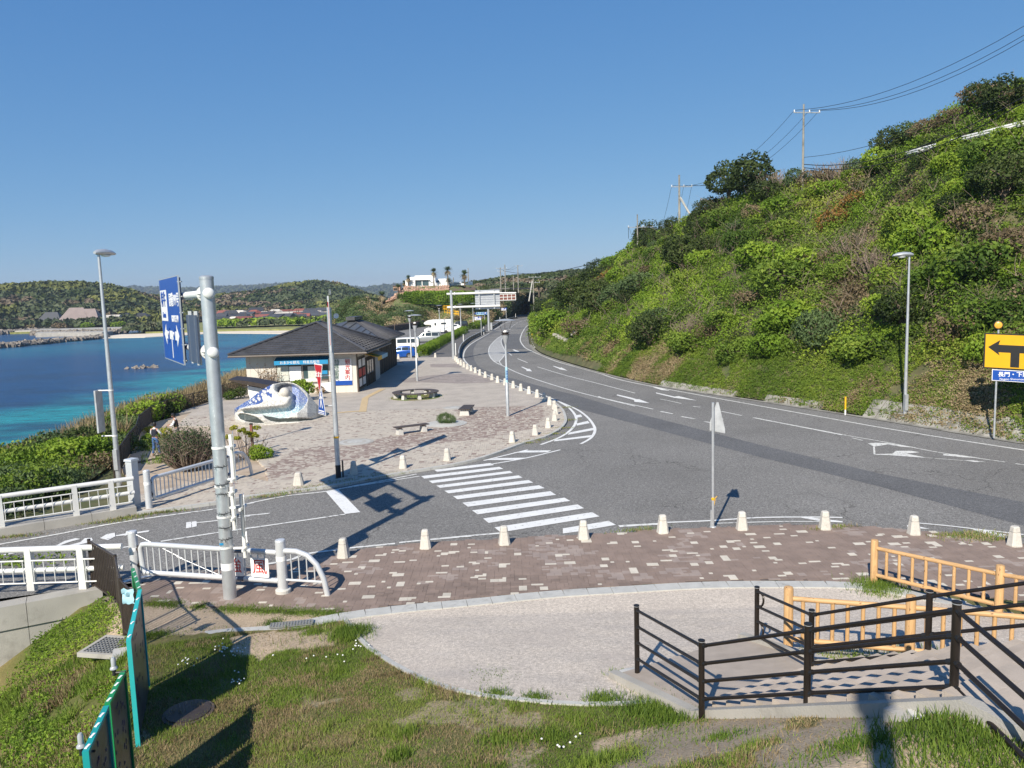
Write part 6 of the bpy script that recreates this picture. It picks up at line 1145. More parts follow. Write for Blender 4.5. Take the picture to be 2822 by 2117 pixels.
# ---- boards beside the grass
def board(label, far_, near_, edge, face):
    A_, B_ = PY('E', *far_), PY('E', *near_); ga, gb_ = (float(fore_z(p.x+.2, p.y)) for p in (A_, B_)); h = max(1.4, min(2.1, (A_.z-ga+B_.z-gb_)/2)); a, c = Vector((A_.x, A_.y, A_.z-h)), Vector((B_.x, B_.y, B_.z-h)); t = thing('display_board', label, 'board', a); r = c-a; n_ = Vector((-r.y, r.x, 0)).normalized(); n_ = n_ if n_.x > 0 else -n_; u = Vector((0, 0, 1))
    b = MB(); b.prism([u*-.15, r+u*-.15, r+u*h, u*h], n_*.03); b.build('panel', face, t)
    w = .05
    for nm, q in (('top_edge', [u*h, r+u*h, r+u*(h+.05), u*(h+.05)]), ('near_edge', [r-u*.2, r-u*.2+r.normalized()*.06, r+r.normalized()*.06+u*(h+.05), r+u*(h+.05)]), ('far_edge', [-r.normalized()*.05, Vector((0, 0, 0)), u*(h+.05), -r.normalized()*.05+u*(h+.05)])): b = MB(); b.prism([p-n_*.015 for p in q], n_*.07); b.build(nm, edge, t)
    for s in (.2, .45, .7, .95): b = MB(); q = r*s+u*(h+.052); b.box(q+n_*.02, (.03, .09, .012)); b.build('tie', 'white_wall', t)
    g = random.Random(h*100+a.y)
    b = MB()
    for k in range(26):
        s, z = g.uniform(.08, .9), g.uniform(.5, h-.15); q = r*s+u*z+n_*.033; b.prism([q, q+r.normalized()*g.uniform(.03, .10), q+r.normalized()*.05+u*g.uniform(.03, .08), q+u*.04], n_*.003)
    tag(b.build('print', 'board_print', t), kind='stuff'); return t
MT['net_clear'] = MT['netting'].copy(); [n for n in MT['net_clear'].node_tree.nodes if n.type == 'MIX_SHADER'][0].inputs[0].default_value = .16
board('far green edged frame with clear film in the row of boards', (1150, -60, 16.8), (1205, 120, 14.2), 'edge_green', 'net_clear')
board('tall display board with a turquoise near edge standing on the grass', (1208, 135, 14.0), (1112, 560, 12.0), 'edge_cyan', 'board_face')
board('dark display board with a bright green near edge, one before the last', (1060, 850, 10.6), (930, 1112, 9.6), 'edge_green', 'board_face')
board('nearest dark display board with turquoise top edge', (905, 1165, 9.35), (740, 1530, 8.4), 'edge_teal', 'board_face')
for i, (x, y, yd, lb) in enumerate(((705, 1445, 8.6, 'small clear solar light clipped at the nearest board'), (990, 770, 10.6, 'small clear solar light clipped between the boards'), )):
    q = PY('E', x, y, yd); t = thing('solar_light', lb, 'light', q); b = MB(); b.lathe((0, 0, 0), [(.055, -.04), (.05, -.02), (.033, 0), (.034, .1), (.02, .13)], 14); b.build('dome', 'plastic_clear', t, smooth_=True); b = MB(); b.tube([(0, 0, -.04), (0, 0, -.14)], .028, 10); b.tube([(0, 0, -.1), (.16, 0, -.1)], .015, 6); b.build('clip', 'black', t)
q = PY('E', 1112, 170, 15.5); t = thing('plastic_bag', 'pale blue scrap of plastic caught on the picket fence', 'plastic scrap', q); b = MB(); g = random.Random(4)
pts = [[Vector((.05*i-.12+g.gauss(0, .01), g.gauss(0, .02), .05*j-.15+g.gauss(0, .015))) for i in range(6)] for j in range(7)]; b.add([p for r in pts for p in r], [(j*6+i, j*6+i+1, (j+1)*6+i+1, (j+1)*6+i) for j in range(6) for i in range(5)]); b.build('film', 'awning_pale', t, smooth_=True)
# drain grates and small covers
def grate(label, c, sx, sy, rz, n, mth='grate', frm=True):
    t = thing('drain_grate', label, 'grate', c, rz); b = MB(); 
    if frm:
        for x_, y_, w_, h_2 in ((0, -sy/2-.04, sx+.16, .08), (0, sy/2+.04, sx+.16, .08), (-sx/2-.04, 0, .08, sy), (sx/2+.04, 0, .08, sy)): b.box((x_, y_, 0), (w_, h_2, .1))
        b.build('frame', 'concrete', t)
    b = MB(); b.box((0, 0, -.03), (sx, sy, .02)); b.build('pit', 'black', t); b = MB()
    for i in range(n+1): b.box((-sx/2+sx*i/n, 0, .03), (.018, sy, .03))
    for i in range(int(n*sy/sx)+1): b.box((0, -sy/2+sy*i/max(1, int(n*sy/sx)), .028), (sx, .016, .026))
    b.build('bars', mth, t); return t
q = PF('E', 985, 680); grate('square steel drain grate with a concrete rim on the left slope', q+Vector((.05, 0, .2)), 1.0, .75, -.2, 12)
t = thing('drain_channel', 'old concrete channel running down the grassy slope from the square grate', 'drain'); pp = [PF('E', x, y)+Vector((0, 0, .03)) for x, y in ((850, 770), (760, 860), (640, 940), (520, 1040), (400, 1120), (290, 1230))]
for a, c in zip(pp, pp[1:]): n_ = (c-a).cross(Vector((0, 0, 1))).normalized()*.13; b = MB(); b.prism([a+n_, c+n_, c-n_, a-n_], (0, 0, -.2)); b.build('channel_slab', 'concrete_old', t)
q = P('Y', 1118, 345, .11); grate('narrow steel drain grate set in the grey kerb', q+Vector((0, 0, .02)), .95, .26, .17, 14, frm=False)
q = PF('Y', 330, 1010, .02); t = thing('manhole_cover', 'rusty round manhole cover half hidden in the shaded grass', 'manhole', q+Vector((0, 0, .03))); b = MB(); b.lathe((0, 0, 0), [(.44, -.1), (.44, -.01), (.40, -.005)], 28); b.build('rim', 'bench_wood', t); b = MB(); b.lathe((0, 0, .0), [(.38, 0), (.38, .012), (.05, .016)], 28); b.build('lid', 'fence_brown', t)
for f, x, y, r, lb in (('B', 1195, 1322, 1.0, 'round ringed manhole set in the plaza paving near the pole shadow'), ('C', 640, 1340, .8, 'faint ringed cover in the paving by the small bench')):
    q = P(f, x, y, .1); t = thing('manhole_cover', lb, 'manhole', q)
    for k, r_ in enumerate((1, .82, .62, .42)): b = MB(); b.lathe((0, 0, 0), [(r*r_, -.02), (r*r_, .012+.006*k), (r*(r_-.14), .014+.006*k)], 32); b.build('ring', 'kerb_grey' if k % 2 else 'concrete', t)
# ---- benches, planter
def bench(label, a, c, w=.5, slats=5, h=.42):
    t = thing('bench', label, 'bench', a.lerp(c, .5), math.atan2(c.y-a.y, c.x-a.x)); L_ = (c-a).length
    for i in range(slats): b = MB(); b.box((0, -w/2+w*(i+.5)/slats, h), (L_, w/slats-.02, .045)); b.build('slat', 'bench_wood', t)
    for s in (-.36, .36): b = MB(); b.box((L_*s, 0, h/2-.04), (.3, w*.85, h-.06), taper=.8); b.build('leg', 'concrete_pale', t); b = MB(); b.box((L_*s, 0, h-.04), (.1, w*.95, .06)); b.build('bearer', 'bench_wood', t)
    return t
a, c = P('B', 1560, 1262, .1), P('B', 1815, 1225, .1); bench('long slatted bench on two pale stone legs in the middle of the plaza', a+Vector((-.1, 0, 0)), c+Vector((.1, 0, 0)))
a, c = P('C', 722, 1412, .1), P('C', 775, 1368, .1); bench('short slatted bench seen from its end near the sticker lamp', a, a+Vector((.25, 2.0, 0)), .75, 6)
q = P('C', 290, 1262, .1); q.y += .9; t = thing('round_bench', 'large ring shaped wooden bench on stone legs round a planting hole', 'bench', q); R0, R1 = 1.2, 1.78; n = 40
for i in range(n):
    a0, a1 = 2*math.pi*i/n+.01, 2*math.pi*(i+1)/n-.01; b = MB(); b.prism([Vector((R0*math.cos(a0), R0*math.sin(a0), .45)), Vector((R1*math.cos(a0), R1*math.sin(a0), .45)), Vector((R1*math.cos(a1), R1*math.sin(a1), .45)), Vector((R0*math.cos(a1), R0*math.sin(a1), .45))], (0, 0, -.05)); b.build('slat', 'bench_wood', t)
for i in range(8): a = i*math.pi/4+.3; b = MB(); b.box((1.5*math.cos(a), 1.5*math.sin(a), .19), (.4, .26, .38), a, taper=.8); b.build('leg', 'concrete_pale', t)
b = MB(); b.lathe((0, 0, 0), [(1.9, -.02), (1.9, .015), (1.75, .02)], 32); b.build('ground_ring', 'lawn', t); C = rng.normal(size=(500, 3))*np.array([.9, .9, 0])+np.array([0, 0, .02]); V, Fq = blades(C, rng.uniform(.04, .14, 500), .03, .6); npmesh('weeds', V, Fq, 'grass_leaf', tint=rng.random(500), parent=t)
q = P('C', 568, 1478, .1); t = thing('planter', 'low round clipped bush inside a ringed stone planter', 'planter', q)
for k, (r_, z) in enumerate(((1.25, .02), (1.05, .035), (.85, .05), (.66, .06))): b = MB(); b.lathe((0, 0, 0), [(r_, -.02), (r_, z), (r_-.17, z+.004)], 36); b.build('ring', 'kerb_grey', t)
C, o_, tn = crown_cloud(3200, (.62, .62, .5), lumps=9, seed=3, spread=.5, lumpr=.55); C[:, 2] += .22; V, Fq = blades(C, rng.uniform(.08, .2, len(C)), .022, .5); npmesh('bush', V, Fq, 'leaf_olive', tint=tn, parent=t)
# ---- people, grown from jointed skeletons
def skin_part(name, verts, edges, rad, mt, parent, sub=2, root=0):
    me = bpy.data.meshes.new(name); me.from_pydata(verts, edges, []); o = ob(name, me, parent); m1 = o.modifiers.new('skin', 'SKIN'); m1.use_smooth_shade = True
    for v, r in zip(me.skin_vertices[0].data, rad): v.radius = r if isinstance(r, tuple) else (r, r)
    me.skin_vertices[0].data[root].use_root = True; m2 = o.modifiers.new('sub', 'SUBSURF'); m2.levels = sub; m2.render_levels = sub
    dg = bpy.context.evaluated_depsgraph_get(); me2 = bpy.data.meshes.new_from_object(o.evaluated_get(dg)); o.modifiers.clear(); o.data = me2; me2.materials.clear(); me2.materials.append(MT[mt]); me2.polygons.foreach_set('use_smooth', [True]*len(me2.polygons)); return o
def person(label, loc, face, arms, hat=None, vest='vest_navy', trouser='jeans', shirt='shirt_white', head_tilt=0., lean=0.):
    """local frame: +y is where the person faces, z up"""
    t = thing('person', label, 'person', loc, face); L = lean
    # body: one continuous skin of bare flesh under the clothes
    hj, kj, an = .90, .48, .09; V = [(0, 0, .95), (0, L*.3, 1.15), (0, L*.8, 1.36), (0, L, 1.42), (0, L+.02, 1.50)]; E = [(0, 1), (1, 2), (2, 3), (3, 4)]; Rr = [(.13, .10), (.12, .09), (.15, .10), (.06, .06), (.05, .05)]
    for s, (kx, ky, ax, ay) in ((-1, arms['legs'][0]), (1, arms['legs'][1])):
        i = len(V); V += [(s*.09, 0, hj), (s*.10+kx, ky, kj), (s*.10+ax, ay, an), (s*.10+ax, ay+.10, .035)]; E += [(0, i), (i, i+1), (i+1, i+2), (i+2, i+3)]; Rr += [.085, .055, .04, .03]
    hands = []
    for s, (el, wr) in ((-1, arms['l']), (1, arms['r'])):
        i = len(V); V += [(s*.17, L*.8, 1.37), el, wr]; E += [(2, i), (i, i+1), (i+1, i+2)]; Rr += [.055, .04, .027]; hands.append((el, wr))
        w, e_ = Vector(wr), Vector(el); d = (w-e_).normalized(); sd = d.cross(Vector((0, 0, 1))).normalized() if abs(d.z) < .95 else Vector((1, 0, 0)); pm = w+d*.05; j = len(V); V.append(tuple(pm)); E.append((i+2, j)); Rr.append((.032, .018))
        for k in range(4): b0 = pm+d*.02+sd*(k-1.5)*.02; m_ = b0+d*(.035-.004*abs(k-1)); q = m_+d*.02+Vector((0, 0, -.015)); n_ = len(V); V += [tuple(b0), tuple(m_), tuple(q)]; E += [(j, n_), (n_, n_+1), (n_+1, n_+2)]; Rr += [.009, .008, .006]
        n_ = len(V); th = w+d*.02-sd*.035*s; V += [tuple(th), tuple(th+d*.035-sd*.01*s)]; E += [(i+2, n_), (n_, n_+1)]; Rr += [.010, .007]
    skin_part('body', V, E, Rr, 'skin', t, 1)
    # head
    hc = Vector((0, L+.05+head_tilt*.05, 1.60)); g = MB(); M = Matrix.Rotation(-head_tilt, 3, 'X'); g.lathe(hc, [(.02, -.115), (.05, -.105), (.068, -.06), (.078, 0), (.075, .05), (.05, .10), (.01, .118)], 16, M=M)
    v2 = [((Vector(v)-hc)) for v in g.v]; g.v = [tuple(hc+Vector((v.x*.95, v.y*1.18, v.z))) for v in v2]
    g.prism([hc+M@Vector(p) for p in ((-.014, .085, -.03), (.014, .085, -.03), (0, .088, .02))], M@Vector((0, .025, -.004)))
    for s in (-1, 1): g.box(hc+M@Vector((s*.078, -.005, -.005)), (.012, .03, .05))
    g.build('head', 'skin', t, smooth_=True); g = MB()
    for s in (-1, 1): g.box(hc+M@Vector((s*.03, .086, .012)), (.022, .008, .009))
    g.box(hc+M@Vector((0, .084, -.058)), (.04, .008, .007)); g.build('face_features', 'hair', t)
    g = MB(); g.lathe(hc+M@Vector((0, -.018, .012)), [(.070, -.09), (.086, -.04), (.09, .02), (.085, .07), (.055, .115), (.01, .125)], 16, M=M); g.v = [tuple(v) for v in g.v if True]; g.build('hair', 'hair', t, smooth_=True)
    if hat: g = MB(); g.lathe(hc+M@Vector((0, -.01, .04)), [(.092, 0), (.094, .03), (.08, .08), (.04, .105), (.01, .11)], 16, M=M); g.prism([hc+M@Vector(p) for p in ((-.07, .06, .045), (.07, .06, .045), (.055, .16, .035), (0, .18, .03), (-.055, .16, .035))], M@Vector((0, 0, .01))); g.build('cap', hat, t, smooth_=True)
    # trousers, shirt sleeves, vest
    V = [(0, 0, 1.0), (0, 0, .93)]; E = [(0, 1)]; Rr = [(.155, .125), (.155, .125)]
    for s, (kx, ky, ax, ay) in ((-1, arms['legs'][0]), (1, arms['legs'][1])):
        i = len(V); V += [(s*.09, 0, .80), (s*.10+kx, ky, kj), (s*.10+ax, ay, .10)]; E += [(1, i), (i, i+1), (i+1, i+2)]; Rr += [.095, .075, .06]
    skin_part('trousers', V, E, Rr, trouser, t, 2)
    skin_part('shirt', [(0, L*.5, 1.2), (0, L, 1.40), (0, L+.01, 1.47)], [(0, 1), (1, 2)], [(.165, .12), (.10, .08), (.065, .06)], shirt, t, 2)
    for s, (el, wr) in zip((-1, 1), hands): e_, w = Vector(el), Vector(wr); skin_part('sleeve', [(s*.15, L*.8, 1.38), el, tuple(e_.lerp(w, .75))], [(0, 1), (1, 2)], [.07, .056, .042], shirt, t, 2)
    skin_part('vest', [(0, 0, .93), (0, L*.4, 1.12), (0, L*.85, 1.33), (0, L, 1.40)], [(0, 1), (1, 2), (2, 3)], [(.175, .14), (.18, .135), (.20, .13), (.12, .09)], vest, t, 2)
    for s, (kx, ky, ax, ay) in ((-1, arms['legs'][0]), (1, arms['legs'][1])): skin_part('shoe', [(s*.10+ax, ay-.04, .05), (s*.10+ax, ay+.07, .045), (s*.10+ax, ay+.15, .035)], [(0, 1), (1, 2)], [(.05, .045), (.05, .04), (.035, .03)], 'shoe_brown', t, 1)
    return t
q = P('X', 740, 1410, .05); person('standing person in a dark navy vest and blue jeans seen from behind', q, -.25, dict(l=((-.27, .06, 1.14), (-.24, .20, .95)), r=((.27, .10, 1.15), (.20, .30, 1.02)), legs=((-.02, .02, -.05, -.06), (.05, .0, .10, .04))))
q2 = P('X', 1260, 1130, .05); q2.y += .4; person('person in a black cap and brown vest holding out a hand over the plants', q2, 1.75, dict(l=((-.27, .12, 1.12), (-.20, .36, 1.08)), r=((.26, .14, 1.13), (.16, .42, 1.10)), legs=((0, .02, 0, 0), (0, -.02, 0, -.05))), hat='cap_black', vest='vest_brown', trouser='trousers_grey', head_tilt=.45, lean=.05)

t = thing('shadow_post', 'dark lamp post on the terrace that throws a shadow across the stairs', 'post', (.02, -1.3, 2.6)); b = MB(); b.tube([(0, 0, -.2), (0, 0, 8.15)], .12, 14); b.build('pole', 'fence_brown', t, smooth_=True); b = MB(); b.lathe((0, 0, 8.1), [(.1, 0), (.19, .1), (.19, .35), (.08, .45)], 14); b.build('lamp_head', 'fence_brown', t, smooth_=True)  # post and head out of view, added to cast the shadow on the stairs
b = MB(); b.box((-.6, -3.2, 1.3), (7, 5.5, 2.6)); tag(b.build('terrace', 'concrete'), kind='structure')
# ================================================================ BUILDING
def hip_roof(t, ex0, ex1, ey0, ey1, ze, zr, ry0, ry1, xr, mt, rows, tiles, th=.12, bars=True, nm='roof'):
    """hip roof: ridge along y from (xr,ry0) to (xr,ry1)"""
    c = [Vector((ex0, ey0, ze)), Vector((ex1, ey0, ze)), Vector((ex1, ey1, ze)), Vector((ex0, ey1, ze))]; r0, r1 = Vector((xr, ry0, zr)), Vector((xr, ry1, zr))
    b = MB(); vs = c+[r0, r1]+[p-Vector((0, 0, th)) for p in c]; b.add(vs, [(0, 1, 4), (1, 2, 5, 4), (2, 3, 5), (3, 0, 4, 5), (9, 8, 7, 6), (0, 6, 7, 1), (1, 7, 8, 2), (2, 8, 9, 3), (3, 9, 6, 0)]); ro = b.build(nm, mt, t)
    tb_ = MB(); g = random.Random(3)
    def rowset(a, b_, p0, p1, nr, nt):
        for i in range(nr):
            s0, s1 = i/nr, (i+1)/nr; A0, B0 = a.lerp(p0, s0), b_.lerp(p1, s0); A1, B1 = a.lerp(p0, s1), b_.lerp(p1, s1); n_ = (B0-A0).cross(A1-A0).normalized(); L0 = (B0-A0).length; k = max(1, int(L0/tiles))
            for j in range(k):
                u0, u1 = j/k, (j+.93)/k; lo = n_*.10; hi = n_*.012; q = [A0.lerp(B0, u0)+lo, A0.lerp(B0, u1)+lo*.75, A1.lerp(B1, u1)+hi, A1.lerp(B1, u0)+hi*1.6]; q2 = [A0.lerp(B0, u0), A0.lerp(B0, u1)]
                o = len(tb_.v); tb_.v += [tuple(x) for x in q+q2]; tb_.f += [(o, o+1, o+2, o+3), (o+4, o+5, o+1, o), (o+5, o+2, o+1), (o+4, o, o+3)]; tb_.m += [0]*4
    if rows:
        rowset(c[0], c[1], r0, r0, rows, .30); rowset(c[1], c[2], r0, r1, rows, .30); rowset(c[3], c[0], r1, r0, rows, .34)
        tag(tb_.build('roof_tiles', mt, t), kind='stuff')
    return c, r0, r1, ro
bd = thing('information_building', 'single storey tourist information building with black tiled roof, blue awning and kanji panels', 'building')
bx0 = PY('B', 250, 700, 63).x; bx1, by0, by1 = -12.75, 63.0, 74.3; ze = 3.48
e0, e1 = bx0-1.0, bx1+1.05; rk0 = PY('B', 868, 290, 68.4); zr = rk0.z; xr = rk0.x
b = MB(); b.box(((bx0+bx1)/2, (by0+by1)/2, 1.7), (bx1-bx0, by1-by0, 3.4)); b.build('wall', 'wall_cream', bd)
c, r0, r1, _ = hip_roof(bd, e0, e1, by0-1.15, by1+.3, ze, zr, 68.2, 69.6, xr, 'roof_tile', 17, .30)
b = MB()
for a, q in ((c[0], r0), (c[1], r0), (c[2], r1), (r0, r1)): b.tube([a+Vector((0, 0, .1)), q+Vector((0, 0, .14))], .11, 6)
b.build('ridge_cap', 'roof_tile', bd)
for i in range(9): 
    t_ = (i+.6)/10; a = c[1].lerp(c[2], t_); q = r0.lerp(r1, t_); b = MB(); b.tube([a+Vector((0, 0, .09)), q+Vector((0, 0, .1))], .05, 4); b.build('batten', 'roof_tile', bd)
b = MB(); b.tube([c[0]+Vector((0, -.08, -.1)), c[1]+Vector((0.05, -.08, -.1)), c[2]+Vector((.08, 0, -.1))], .07, 6); b.build('gutter', 'frame_brown', bd)
fr = lambda f, x, y: PY(f, x, y, by0-.02)
def fbox(x0, y0, x1, y1, o, th, mt, nm, fr_='R', parent=None):
    xm = (x0+x1)/2; a, q = PY(fr_, x0, y1, by0-o), PY(fr_, x1, y0, by0-o); a.z = PY(fr_, xm, y1, by0-o).z; q.z = PY(fr_, xm, y0, by0-o).z; b = MB(); b.box(((a.x+q.x)/2, by0-o+th/2, (a.z+q.z)/2), (abs(q.x-a.x), th, abs(q.z-a.z))); return b.build(nm, mt, parent or bd)
for i, (x0, x1, mt_) in enumerate(((140, 345, 'window_pale'), (345, 560, 'window_pale'), (590, 800, 'window_pale'), (805, 1010, 'window_glass'))):
    w = fbox(x0, 405, x1, 690, .03, .06, 'frame_brown', 'window'); fbox(x0+14, 428, x1-10, 640 if i > 1 else 680, .045, .02, mt_, 'pane', parent=w)
    if i == 2: fbox(600, 430, 660, 640, .06, .02, 'window_glass', 'curtain', parent=w)
    if i == 1: fbox(362, 430, 548, 672, .06, .02, 'white_wall', 'blind', parent=w)
    if i == 0: fbox(160, 570, 330, 582, .07, .03, 'wall_cream', 'sash_bar', parent=w)
    if i == 3: fbox(820, 500, 995, 560, .06, .02, 'awning_blue', 'poster', parent=w)
fbox(590, 640, 830, 680, .10, .08, 'white_wall', 'counter'); fbox(130, 690, 1010, 700, .2, .25, 'wall_cream', 'sill'); fbox(900, 700, 1080, 860, .12, .05, 'white_wall', 'leaning_board')
aw = fbox(92, 318, 1008, 335, .35, .5, 'awning_pale', 'awning_frame'); a_, q_ = PY('R', 95, 395, by0-.75), PY('R', 1005, 325, by0-.75); a_.z = PY('R', 550, 398, by0-.75).z; q_.z = PY('R', 550, 328, by0-.75).z
b = MB(); b.prism([Vector((a_.x, by0-.02, q_.z+.25)), Vector((q_.x, by0-.02, q_.z+.25)), Vector((q_.x, by0-.75, q_.z)), Vector((a_.x, by0-.75, q_.z))], (0, 0, -.03)); b.build('awning', 'awning_blue', bd)
b = MB(); b.box(((a_.x+q_.x)/2, by0-.76, (a_.z+q_.z)/2), (q_.x-a_.x, .03, q_.z-a_.z)); b.build('banner', 'awning_blue', bd)
text('おまかせ観光　特産品販売', .27, 'sign_white', parent=bd, M=frame(Vector(((a_.x+q_.x)/2-.1, by0-.79, (a_.z+q_.z)/2)), (1, 0, 0)))
fbox(1110, 300, 1400, 680, .06, .05, 'sign_white', 'panel'); fbox(1110, 672, 1415, 748, .07, .05, 'sign_blue', 'panel_base')
for ch, xx, y0, dy, m_, s_ in (('特産品販売', 1158, 355, 70, 'text_green', .40), ('観光案内', 1338, 355, 88, 'text_red', .44)):
    for i, k in enumerate(ch): p = PY('R', xx, y0+i*dy, by0-.1); text(k, s_, m_, parent=bd, M=frame(p, (1, 0, 0)), name='kanji')
for i in range(14): x_ = lerp(bx0, bx1, (i+.5)/14); b = MB(); b.box((x_, by0-.005, 1.7), (.03, .02, 3.3)); b.build('wall_seam', 'concrete_pale', bd)
# side wall: shop doors, posters, striped shade
sx = lambda y, z, o=.02: Vector((bx1+o, y, z))
def sbox(y0, y1, z0, z1, o, mt, nm): b = MB(); b.box((bx1+o, (y0+y1)/2, (z0+z1)/2), (.06, y1-y0, z1-z0)); return b.build(nm, mt, bd)
sbox(63.3, 66.6, .15, 2.9, .02, 'frame_brown', 'poster_case'); 
for i in range(2):
    sbox(63.45+i*1.6, 64.9+i*1.6, .3, 2.8, .04, 'wall_dark', 'poster_case_panel')
    for j in range(3): sbox(63.6+i*1.6, 64.75+i*1.6, .45+j*.8, 1.1+j*.8, .06, ('sign_white', 'text_red', 'sign_white')[j], 'poster')
sbox(67.0, 71.5, .1, 2.6, .02, 'wall_dark', 'shop_door')
for i in range(4): sbox(67.1+i*1.1, 67.2+i*1.1, .1, 2.6, .05, 'frame_brown', 'door_frame')
for i in range(3): sbox(67.35+i*1.1, 68.05+i*1.1, 1.1, 2.3, .06, 'window_glass', 'pane')
for i in range(8): y_ = 66.9+i*.65; b = MB(); b.prism([Vector((bx1, y_, 2.95)), Vector((bx1, y_+.65, 2.95)), Vector((bx1+1.15, y_+.65, 2.65)), Vector((bx1+1.15, y_, 2.65))], (0, 0, -.04)); b.build('shade_strip', ('post_yellow', 'edge_green')[i % 2] if i < 3 else 'wall_cream', bd)
for i in range(5): b = MB(); b.box((bx1+1.16, 67.3+i*1.05, 2.5), (.03, .98, .35)); b.build('valance', 'awning_pale' if i > 1 else 'post_yellow', bd)
b = MB(); b.tube([Vector((bx1+.08, 63.08, .1)), Vector((bx1+.08, 63.08, 3.35))], .05, 8); b.build('downpipe', 'frame_brown', bd)
an = thing('building_annex', 'dark timber annex with a bluish metal roof behind the information building', 'building'); ay0, ay1 = 74.8, 88.6; ax1 = -13.2
b = MB(); b.box(((ax1-24.2)/2, (ay0+ay1)/2, 1.75), (ax1+24.2, ay1-ay0, 3.4)); b.build('wall', 'wall_dark', an)
pr0 = PY('B', 1145, 258, 81.0); pr1 = PY('B', 1228, 250, 82.0); c2, q0, q1, _ = hip_roof(an, -25.2, PY('B', 1630, 382, ay1+.4).x, ay0-.6, ay1+.5, 3.62, pr0.z, 80.4, 83.2, (pr0.x+pr1.x)/2, 'roof_metal', 0, .4)
for i in range(22):
    t_ = (i+.5)/22
    for a, q in ((c2[1].lerp(c2[2], t_), q0.lerp(q1, min(1, max(0, t_)))),): b = MB(); b.tube([a+Vector((0, 0, .05)), q+Vector((0, 0, .05))], .045, 4); b.build('roof_seam', 'roof_tile', an)
for i in range(13): t_ = (i+.5)/13; h = 1-abs(t_-.5)*2; b = MB(); a = c2[0].lerp(c2[1], t_); q = c2[0].lerp(q0, t_*2) if t_ < .5 else c2[1].lerp(q0, (1-t_)*2); b.tube([a+Vector((0, 0, .04)), q+Vector((0, 0, .05))], .04, 4); b.build('roof_seam', 'roof_tile', an)
b = MB(); b.box(((q0+q1)/2+Vector((0, 0, .15)))[:], (.9, 4.4, .35)); b.build('ridge_vent', 'roof_tile', an)
for i in range(9): b = MB(); b.box((ax1+.01, ay0+.8+i*1.55, 1.7), (.06, .12, 3.2)); b.build('post', 'frame_brown', an)
# ================================================================ WAVE SCULPTURE
wv = thing('wave_sculpture', 'large mosaic sculpture of a breaking wave in white and blue tiles with a curled crest', 'sculpture')
NXs, NYs = 230, 130; crest = np.array([(178, 860), (182, 800), (300, 730), (400, 680), (520, 610), (620, 520), (730, 430), (850, 355), (1000, 280), (1090, 245), (1200, 234), (1310, 250), (1400, 290), (1480, 345), (1550, 410), (1630, 500), (1700, 600), (1780, 690), (1850, 760), (1945, 856)]); low = np.array([(178, 870), (190, 960), (215, 1030), (300, 1062), (400, 1072), (700, 1050), (1000, 1028), (1400, 1000), (1600, 965), (1800, 905), (1945, 862)])
us = np.linspace(0, 1, NXs)[:, None]; ss = 180+(us[:, 0]*1763); top = np.interp(ss, crest[:, 0], crest[:, 1]); bot = np.interp(ss, low[:, 0], low[:, 1]); tt = np.linspace(0, 1, NYs)[None]
Sx = np.repeat(ss[:, None], NYs, 1); Ty = bot[:, None]+(top-bot)[:, None]*tt
ybase = np.array([P('S', a, c_, .1).y for a, c_ in zip(ss, bot)]); 
def pin(poly): return inside(poly, Sx, Ty)
def soft(m, k=3):
    m = m.astype(float)
    for _ in range(k): p_ = np.pad(m, 1, 'edge'); m = (p_[:-2, 1:-1]+p_[2:, 1:-1]+p_[1:-1, :-2]+p_[1:-1, 2:]+p_[1:-1, 1:-1]*2)/6
    return m
inner = [(360, 815), (560, 800), (1190, 745), (1270, 690), (1300, 600), (1290, 480), (1230, 400), (1160, 370), (1080, 400), (1060, 470), (1010, 430), (1020, 350), (1080, 300), (1200, 280), (1330, 300), (1430, 370), (1530, 480), (1590, 560), (1575, 640), (1500, 760), (1380, 860), (1230, 920), (1050, 925), (800, 890), (600, 870), (420, 850)]
tongue = [(180, 830), (400, 690), (620, 530), (850, 365), (1000, 290), (1010, 430), (1060, 500), (1130, 560), (1275, 580), (1290, 620), (1260, 690), (1180, 740), (950, 775), (700, 790), (450, 815), (330, 835)]
pool1 = [(275, 900), (330, 868), (420, 868), (560, 910), (640, 935), (760, 1018), (600, 1022), (440, 1012), (330, 975)]; pool2 = [(760, 905), (800, 890), (930, 915), (1150, 935), (1400, 938), (1715, 930), (1600, 955), (1350, 985), (1000, 998), (880, 985), (800, 950)]
mi_, mt_, mp1, mp2 = pin(inner), pin(tongue), pin(pool1), pin(pool2); rel = .15*np.minimum(1, tt/.10)*np.minimum(1, (1-tt)/.06+.2)+np.zeros_like(Sx)
rel += .42*soft(mt_, 14)+.25*soft(~(mi_ | mt_), 8)*np.minimum(1, tt/.2)-.28*soft(mi_, 7)-.14*soft(mp1 | mp2, 4); edge_ = np.minimum(1, np.minimum((1-tt)/.05, tt/.03)); rel *= edge_*np.minimum(1, np.minimum((Sx-178)/60, (1950-Sx)/60))
V = np.zeros((NXs, NYs, 3)); k_ = .62
for i in range(NXs):
    for j in range(NYs):
        r = ray('S', Sx[i, j], Ty[i, j]); a = (EYE-.1-0)  # plane: y = yb + k*(z-.1)
        t_ = (ybase[i]-k_*.1+k_*EYE)/(r[1]-k_*r[2]); V[i, j] = (r[0]*t_, r[1]*t_, EYE+r[2]*t_)
nrm = np.array([0, -1, k_])/math.hypot(1, k_); V += nrm*rel[:, :, None]; V[:, :, 2] = np.maximum(V[:, :, 2], .1)
white, blue, lav, cyan, pale, dk = (np.array(c) for c in ((.66, .65, .61), (.045, .095, .30), (.20, .26, .48), (.30, .46, .52), (.50, .56, .54), (.07, .085, .08)))
